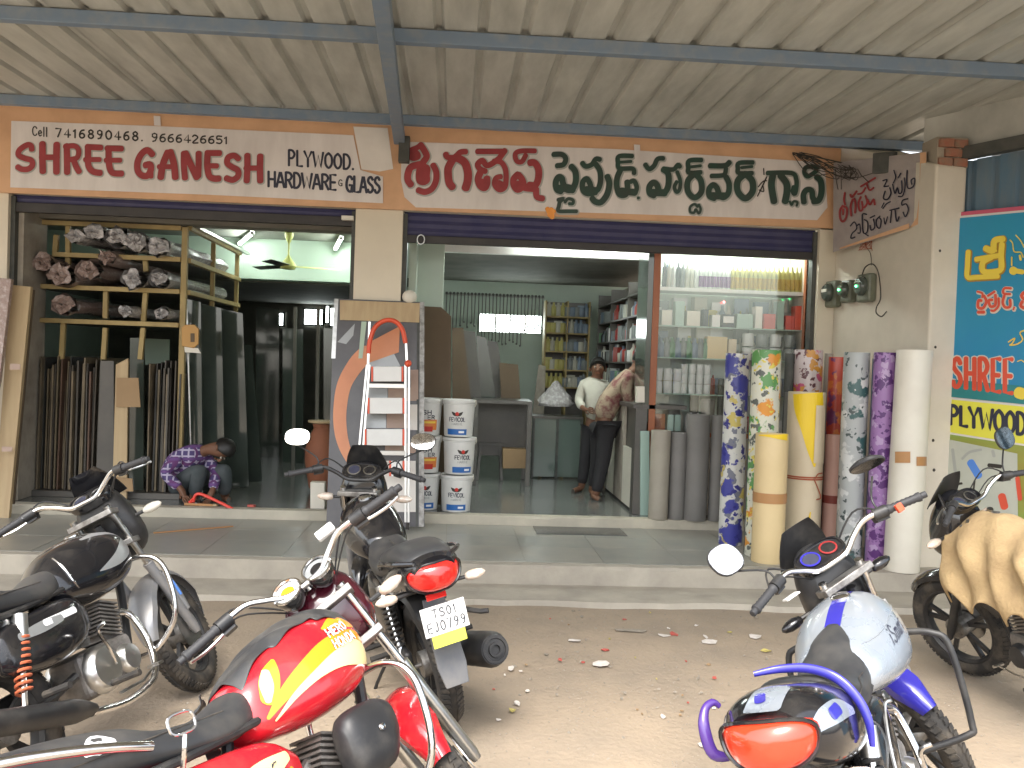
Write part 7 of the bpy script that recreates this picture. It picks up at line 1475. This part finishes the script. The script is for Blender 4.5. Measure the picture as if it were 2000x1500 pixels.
def hand_nodes(nd, nm, wrist, direction, side_v, curl):
    """palm and five fingers of unequal length"""
    d = V(direction).normalized(); s = V(side_v).normalized(); c = V(curl).normalized(); w0 = V(wrist); ch = []
    nd[nm + 'p'] = (w0 + d * .045, (.026, .018)); nd[nm + 'k'] = (w0 + d * .08, (.030, .014)); ch.append([nm + 'w', nm + 'p', nm + 'k'])
    for i, (o_, l) in enumerate(((-.030, .060), (-.010, .070), (.010, .066), (.029, .050))):
        a, b, e = nm + 'f%da' % i, nm + 'f%db' % i, nm + 'f%dc' % i
        nd[a] = (w0 + d * .088 + s * o_, .0095); nd[b] = (w0 + d * (.088 + l * .5) + s * o_ + c * .012, .009); nd[e] = (w0 + d * (.088 + l * .75) + s * o_ + c * .036, .0078); ch.append([nm + 'k', a, b, e])
    nd[nm + 't0'] = (w0 + d * .04 - s * .036, .011); nd[nm + 't1'] = (w0 + d * .075 - s * .050 + c * .015, .0095); ch.append([nm + 'p', nm + 't0', nm + 't1'])
    return ch
def person(label, nd, pos, shirt_m, trouser_m, face=None, hd=None, hair=True, shirt=None, trousers=None, arms=('L', 'R'), up=None):
    t = thing('person', label, 'person', pos)
    ch = [['pel', 'sp', 'chest', 'neck', 'hd0', 'hd1', 'hd2']]
    for s_ in arms: ch.append(['chest', s_ + 'sh', s_ + 'el', s_ + 'w'])
    for s_ in ('L', 'R'): ch.append(['pel', s_ + 'hip', s_ + 'kn', s_ + 'an', s_ + 'he', s_ + 'toe'])
    hands = []
    for s_ in arms:
        if s_ + 'hand' in nd: d, sv, cu = nd.pop(s_ + 'hand'); hands += hand_nodes(nd, s_, nd[s_ + 'w'][0], d, sv, cu)
    body = {k: (v[0], (v[1] if not hasattr(v[1], '__len__') else v[1])) for k, v in nd.items()}
    for k in ('pel', 'sp', 'chest', 'Lsh', 'Rsh', 'Lel', 'Rel', 'Lhip', 'Rhip', 'Lkn', 'Rkn'):
        if k in body: r = body[k][1]; body[k] = (body[k][0], (r * .68 if not hasattr(r, '__len__') else (r[0] * .68, r[1] * .68)))
    skin_obj('body', body, ch + hands, M['skin'], t)
    sh = {k: nd[k] for k in nd}
    def ext(a, b, u): return (V(nd[a][0]) * (1 - u) + V(nd[b][0]) * u)
    for s_ in arms: sh[s_ + 'cf'] = (ext(s_ + 'el', s_ + 'w', .88), .045)
    sh['hem'] = (ext('pel', 'sp', -.15), nd['pel'][1]); sh['col'] = (ext('chest', 'neck', .85), .085)
    skin_obj('shirt', sh, [['hem', 'sp', 'chest', 'col']] + [['chest', s_ + 'sh', s_ + 'el', s_ + 'cf'] for s_ in arms], shirt_m, t, thick=1.12)
    for s_ in ('L', 'R'): sh[s_ + 'tc'] = (ext(s_ + 'kn', s_ + 'an', .95), .062)
    skin_obj('trousers', sh, [['pel', s_ + 'hip', s_ + 'kn', s_ + 'tc'] for s_ in ('L', 'R')], trouser_m, t, thick=1.05)
    for s_ in ('L', 'R'): 
        a, b = V(nd[s_ + 'he'][0]), V(nd[s_ + 'toe'][0]); g = G(); g.tube([a - V((0, 0, .02)), (a + b) / 2 - V((0, 0, .02)), b - V((0, 0, .012))], [.040, .044, .038], 10, flat=.55, up=(0, 0, 1)); g.out('sandal', M['rubber'], t, smooth=True)
    # head: hair cap, ears, nose, eyes
    h0, h1, h2 = (V(nd[k][0]) for k in ('hd0', 'hd1', 'hd2')); F_ = V(face).normalized(); U_ = (h2 - h0).normalized(); F_ = (F_ - U_ * F_.dot(U_)).normalized(); S_ = F_.cross(U_); c = h1
    g = G(); R = []
    for i in range(9):
        a = math.radians(8 + i * 13.5); ring = []
        for k in range(20):
            b = 2 * math.pi * k / 20; fr = max(0, math.cos(b)); lim = 1 - .55 * fr * (i / 8); rr = math.sin(a * lim) * (1 + .02 * math.sin(k * 5 + i)); zz = math.cos(a * lim)
            ring.append(c + (F_ * math.cos(b) * .108 + S_ * math.sin(b) * .092) * rr + U_ * (.115 * zz + .012) - F_ * .008)
        R.append(ring)
    g.rings(R); g.out('hair', M['hair'], t, smooth=True, ang=80)
    for s_ in (-1, 1): g = G(); g.sph(c + S_ * .088 * s_ - F_ * .005 - U_ * .02, (.014, .016, .030), 8, 6); g.out('ear', M['skin'], t, smooth=True)
    g = G(); g.tube([c + F_ * .088 + U_ * .0, c + F_ * .108 - U_ * .030, c + F_ * .094 - U_ * .040], [.009, .015, .010], 8, sm=3); g.out('nose', M['skin'], t, smooth=True)
    for s_ in (-1, 1):
        g = G(); g.sph(c + F_ * .084 + S_ * .032 * s_ + U_ * .004, .0115, 8, 6); ey = g.out('eye', M['wall_grey'], t, smooth=True)
        g = G(); g.sph(c + F_ * .0925 + S_ * .032 * s_ + U_ * .003, .0062, 8, 6); g.out('pupil', M['hair'], ey)
        g = G(); g.tube([c + F_ * .090 + S_ * .016 * s_ + U_ * .024, c + F_ * .094 + S_ * .033 * s_ + U_ * .029, c + F_ * .084 + S_ * .052 * s_ + U_ * .024], .004, 6); g.out('eyebrow', M['hair'], t)
    g = G(); g.tube([c + F_ * .086 + S_ * -.024 - U_ * .062, c + F_ * .094 - U_ * .060, c + F_ * .086 + S_ * .024 - U_ * .062], .0055, 6); g.out('mouth', M['terracotta'], t)
    return t
# standing man in a white shirt behind the counter customer
def q3(x, y, Y): return at(1000 + x / 3.75, 650 + y / 3.75, Y=Y)
Y3 = at(1118, 962, Z=ZS).y + .12
nd = dict(pel=(q3(600, 640, Y3), (.13, .10)), sp=(q3(597, 520, Y3), (.125, .095)), chest=(q3(600, 400, Y3), (.15, .105)), neck=(q3(620, 325, Y3 - .01), .052), hd0=(q3(626, 295, Y3 - .02), .070), hd1=(q3(629, 255, Y3 - .04), (.082, .092)), hd2=(q3(630, 218, Y3 - .02), .062),
     Lsh=(q3(520, 385, Y3), .062), Lel=(q3(487, 500, Y3 - .02), .048), Lw=(q3(520, 555, Y3 - .22), .028), Rsh=(q3(685, 385, Y3), .062), Rel=(q3(712, 500, Y3), .048), Rw=(q3(660, 560, Y3 - .2), .028),
     Lhand=((.7, -.6, -.1), (0, .2, 1), (.3, .6, -.2)), Rhand=((-.7, -.5, -.1), (0, .2, 1), (.3, .6, -.2)),
     Lhip=(q3(565, 690, Y3), .092), Lkn=(q3(538, 900, Y3 - .03), .066), Lan=(q3(510, 1125, Y3), .045), Lhe=(q3(500, 1140, Y3), .035), Ltoe=(q3(445, 1160, Y3 - .2), .030),
     Rhip=(q3(640, 690, Y3), .092), Rkn=(q3(650, 900, Y3), .066), Ran=(q3(650, 1120, Y3 + .02), .045), Rhe=(q3(650, 1132, Y3 + .02), .035), Rtoe=(q3(670, 1150, Y3 - .16), .030))
person('man in a white long-sleeved shirt standing behind the leaning customer, facing out', nd, (q3(580, 1150, Y3).x, Y3, ZS), M['shirt_white'], M['trousers_dark'], face=(-.15, -1, -.1))
# customer leaning over the counter
Y2 = at(1158, 975, Z=ZS).y
nd = dict(pel=(q3(668, 640, Y2), (.14, .125)), sp=(q3(700, 510, Y2), (.145, .12)), chest=(q3(800, 370, Y2), (.155, .125)), neck=(q3(900, 270, Y2), .055), hd0=(q3(925, 235, Y2), .070), hd1=(q3(950, 200, Y2), (.082, .092)), hd2=(q3(960, 160, Y2), .065),
     Lsh=(q3(850, 330, Y2 + .16), .07), Lel=(q3(900, 470, Y2 + .2), .05), Lw=(q3(950, 515, Y2 + .12), .03), Rsh=(q3(835, 350, Y2 - .16), .07), Rel=(q3(850, 500, Y2 - .17), .05), Rw=(q3(925, 535, Y2 - .10), .03),
     Lhand=((1, 0, -.1), (0, 1, 0), (0, 0, -1)), Rhand=((1, 0, -.1), (0, -1, 0), (0, 0, -1)),
     Lhip=(q3(640, 700, Y2 + .10), .105), Lkn=(q3(625, 920, Y2 + .16), .078), Lan=(q3(590, 1150, Y2 + .2), .05), Lhe=(q3(580, 1165, Y2 + .2), .036), Ltoe=(q3(620, 1185, Y2 + .12), .032),
     Rhip=(q3(690, 700, Y2 - .09), .105), Rkn=(q3(670, 930, Y2 - .08), .078), Ran=(q3(610, 1190, Y2 - .05), .05), Rhe=(q3(590, 1200, Y2 - .05), .036), Rtoe=(q3(650, 1225, Y2 - .14), .032))
person('man in a printed brown shirt and dark trousers leaning over the counter, head turned away', nd, (q3(600, 1210, Y2).x, Y2, ZS), M['shirt_print'], M['trousers_dark'], face=(.8, .5, -.5))
# crouching man with the red saw
def q1(x, y, Y): return at(290 + x / 7.9, 840 + y / 7.9, Y=Y)
nd = dict(pel=(q1(430, 860, 9.35), (.13, .13)), sp=(q1(400, 620, 9.32), (.13, .13)), chest=(q1(640, 400, 9.20), (.145, .12)), neck=(q1(930, 290, 9.06), .055), hd0=(q1(1020, 290, 9.03), .072), hd1=(q1(1150, 300, 9.0), (.086, .092)), hd2=(q1(1270, 290, 8.99), .07),
     Lsh=(q1(480, 420, 9.02), .072), Lel=(q1(235, 660, 8.98), .055), Lw=(q1(520, 930, 8.92), .032), Rsh=(q1(860, 400, 9.30), .07), Rel=(q1(1050, 640, 9.15), .052), Rw=(q1(985, 960, 8.98), .030),
     Lhand=((.5, -.35, -.8), (.8, .1, .4), (.3, -.5, .2)), Rhand=((-.3, -.4, -.8), (.9, -.2, .1), (-.3, -.4, .2)),
     Lhip=(q1(470, 840, 9.22), .10), Lkn=(q1(800, 590, 8.97), .082), Lan=(q1(700, 1030, 9.10), .048), Lhe=(q1(700, 1075, 9.10), .036), Ltoe=(q1(760, 1110, 8.90), .030),
     Rhip=(q1(560, 840, 9.45), .10), Rkn=(q1(1180, 600, 9.12), .082), Ran=(q1(1180, 1010, 9.28), .048), Rhe=(q1(1180, 1045, 9.28), .036), Rtoe=(q1(1240, 1080, 9.08), .030))
person('man in a purple checked shirt and grey trousers squatting on the left shop step', nd, (q1(700, 1090, 9.1).x, 9.1, ZS), M['shirt_plaid'], M['trousers_grey'], face=(.45, -.35, -.9))
t = thing('hacksaw', 'red framed hacksaw held by the squatting man', 'saw', q1(900, 1200, 8.75))
g = G(); g.tube([q1(690, 1110, 8.80), q1(720, 1010, 8.80), q1(800, 985, 8.79), q1(960, 1050, 8.76), q1(1300, 1220, 8.72), q1(1330, 1300, 8.71), q1(1310, 1370, 8.70)], .014, 8, sm=4); g.out('saw_frame', M['red_tool'], t, smooth=True)
g = G(); g.beam(q1(720, 1130, 8.80), q1(1305, 1365, 8.71), .004, .018); g.out('blade', M['steel'], t)
g = G(); g.tube([q1(700, 1060, 8.80), q1(640, 1120, 8.82)], .018, 8); g.out('handle', M['red_tool'], t, smooth=True)
for i, (x0, y0, x1, y1, mt_, lab) in enumerate(((560, 1180, 1000, 1240, 'tape_brown', 'reddish wood strip being cut on the shop step'), (900, 1215, 1060, 1240, 'ply_tan', 'short pale wood offcut on the shop step edge'), (1540, 1140, 1640, 1170, 'red_scrap', 'small orange-red object on the floor right of the saw'))):
    a, b = q1(x0, y0, 8.80), q1(x1, y1, 8.78); a.z = b.z = ZS + .015; g = G(); g.beam(a, b, .04, .02); g.out('wood_strip' if i < 2 else 'scrap', M[mt_], label=lab, cat='wood' if i < 2 else 'scrap', bevel=.002)
a, b = at(300, 1043, Z=ZP), at(455, 1030, Z=ZP); g = G(); g.beam(a + V((0, 0, .01)), b + V((0, 0, .01)), .02, .01); g.out('wood_strip', M['tape_brown'], label='long thin orange wood strip lying on the porch below the squatting man', cat='wood')
# ================================================================== GROUND LITTER
R = random.Random(77)
def scrap(px, py, w_, h_, mt, lab, cat='scrap', name='paper_scrap'):
    p = at(px, py, Z=.006); s_ = p.y / 1800; gg = G(); n = 7; top = []
    for k in range(n): a_ = 2 * math.pi * k / n; q = R.uniform(.75, 1.1); top.append(V((p.x + math.cos(a_) * w_ * s_ / 2.2 * q, p.y + math.sin(a_) * h_ * s_ * 1.9 * q, (.005 if w_ < 13 else .007) + R.uniform(0, .006 if w_ < 13 else .010))))
    gg.add(top + [q - V((0, 0, .004)) for q in top], [tuple(range(n)), tuple(range(n, 2 * n))[::-1]] + [(k, k + n, (k + 1) % n + n, (k + 1) % n) for k in range(n)])
    gg.out(name, M[mt], label=lab, cat=cat)
scrap(1373, 1457, 24, 8, 'paper_scrap', 'white paper scrap at the bottom of the ground, nearest the silver motorcycle')
scrap(998, 1306, 16, 7, 'paper_scrap', 'small white paper scrap below the black exhaust')
scrap(1010, 1375, 14, 6, 'paper_scrap', 'white paper scrap left of centre on the bare ground')
scrap(1001, 1388, 16, 5, 'leaf_scrap', 'dull yellowish scrap just below the central white one', name='leaf_scrap')
scrap(1296, 1242, 30, 5, 'paper_scrap', 'pale torn scrap beside a red one near the kerb')
scrap(1317, 1239, 18, 6, 'red_scrap', 'red scrap near the kerb', name='wrapper_scrap')
scrap(1183, 1270, 22, 4, 'red_scrap', 'thin brownish red scrap in the middle of the ground', name='wrapper_scrap')
scrap(1175, 1297, 44, 8, 'paper_scrap', 'crumpled greyish paper in the middle of the ground')
scrap(1235, 1232, 80, 8, 'gravel', 'flat grey piece of sacking lying near the kerb', name='sack_scrap')
scrap(1122, 1252, 30, 5, 'paper_scrap', 'pale scrap left of the crumpled paper')
scrap(1385, 1254, 36, 7, 'paper_scrap', 'pale flattened cup left of the silver motorcycle grip')
scrap(1378, 1243, 8, 7, 'paper_scrap', 'tiny white scrap standing on the flattened cup')
scrap(1475, 1243, 28, 8, 'paper_scrap', 'white torn paper under the left grip of the silver motorcycle')
scrap(1496, 1271, 24, 3, 'leaf_scrap', 'yellow stick near the silver motorcycle', name='leaf_scrap')
scrap(1294, 1165, 34, 3, 'paper_scrap', 'white scrap lying on the concrete apron')
scrap(1295, 1399, 12, 5, 'paper_scrap', 'tiny pale scrap right of centre on the bare ground')
scrap(1094, 1288, 9, 5, 'red_scrap', 'tiny pinkish scrap left of the crumpled paper', name='wrapper_scrap')
scrap(1030, 1349, 12, 3, 'paper_scrap', 'tiny pale chips above the central white scrap')
for k in range(46):
    py = 1185 + (R.random() ** 1.6) * 260; px = R.uniform(960, 1420) if py > 1260 else R.uniform(930, 1500)
    mt_, nm, wd_2 = R.choice((('paper_scrap', 'paper_scrap', 'pale'), ('gravel', 'paper_scrap', 'grey'), ('red_scrap', 'wrapper_scrap', 'reddish'), ('leaf_scrap', 'leaf_scrap', 'yellowish'), ('gravel', 'paper_scrap', 'grey'), ('cardboard', 'cardboard_scrap', 'brown')))
    scrap(px, py, R.uniform(3, 12), R.uniform(1.2, 3), mt_, '%s flake of litter on the %s of the bare ground' % (wd_2, 'left part' if px < 1100 else ('middle part' if px < 1250 else 'right part')), name=nm)
    COL.objects[-1]['group'] = 'small flakes of litter on the ground'
# gravel and chips
gg = G(); vs = [(0, 0, 1), (1, 0, 0), (0, 1, 0), (-1, 0, 0), (0, -1, 0)]
for k in range(6000):
    y = R.uniform(1.7, 6.5); x = R.uniform(-.42, .62) * y + .2
    if R.random() < .55: x = abs(x) + .6 if R.random() < .5 else x; y = max(y, R.uniform(2.5, 6.4))
    s_ = R.uniform(.002, .007) * (2 if R.random() < .04 else 1); a_ = R.uniform(0, 6.28)
    ca, sa = math.cos(a_), math.sin(a_)
    gg.add([(x + (p[0] * ca - p[1] * sa * .7) * s_, y + (p[0] * sa + p[1] * ca * .7) * s_, p[2] * s_ * .7 + .001) for p in vs], [(0, 1, 2), (0, 2, 3), (0, 3, 4), (0, 4, 1)])
gg.out('gravel', M['gravel'], kind='stuff', origin=(0, 0, 0), label='small pebbles and chips scattered over the dusty ground', cat='gravel')
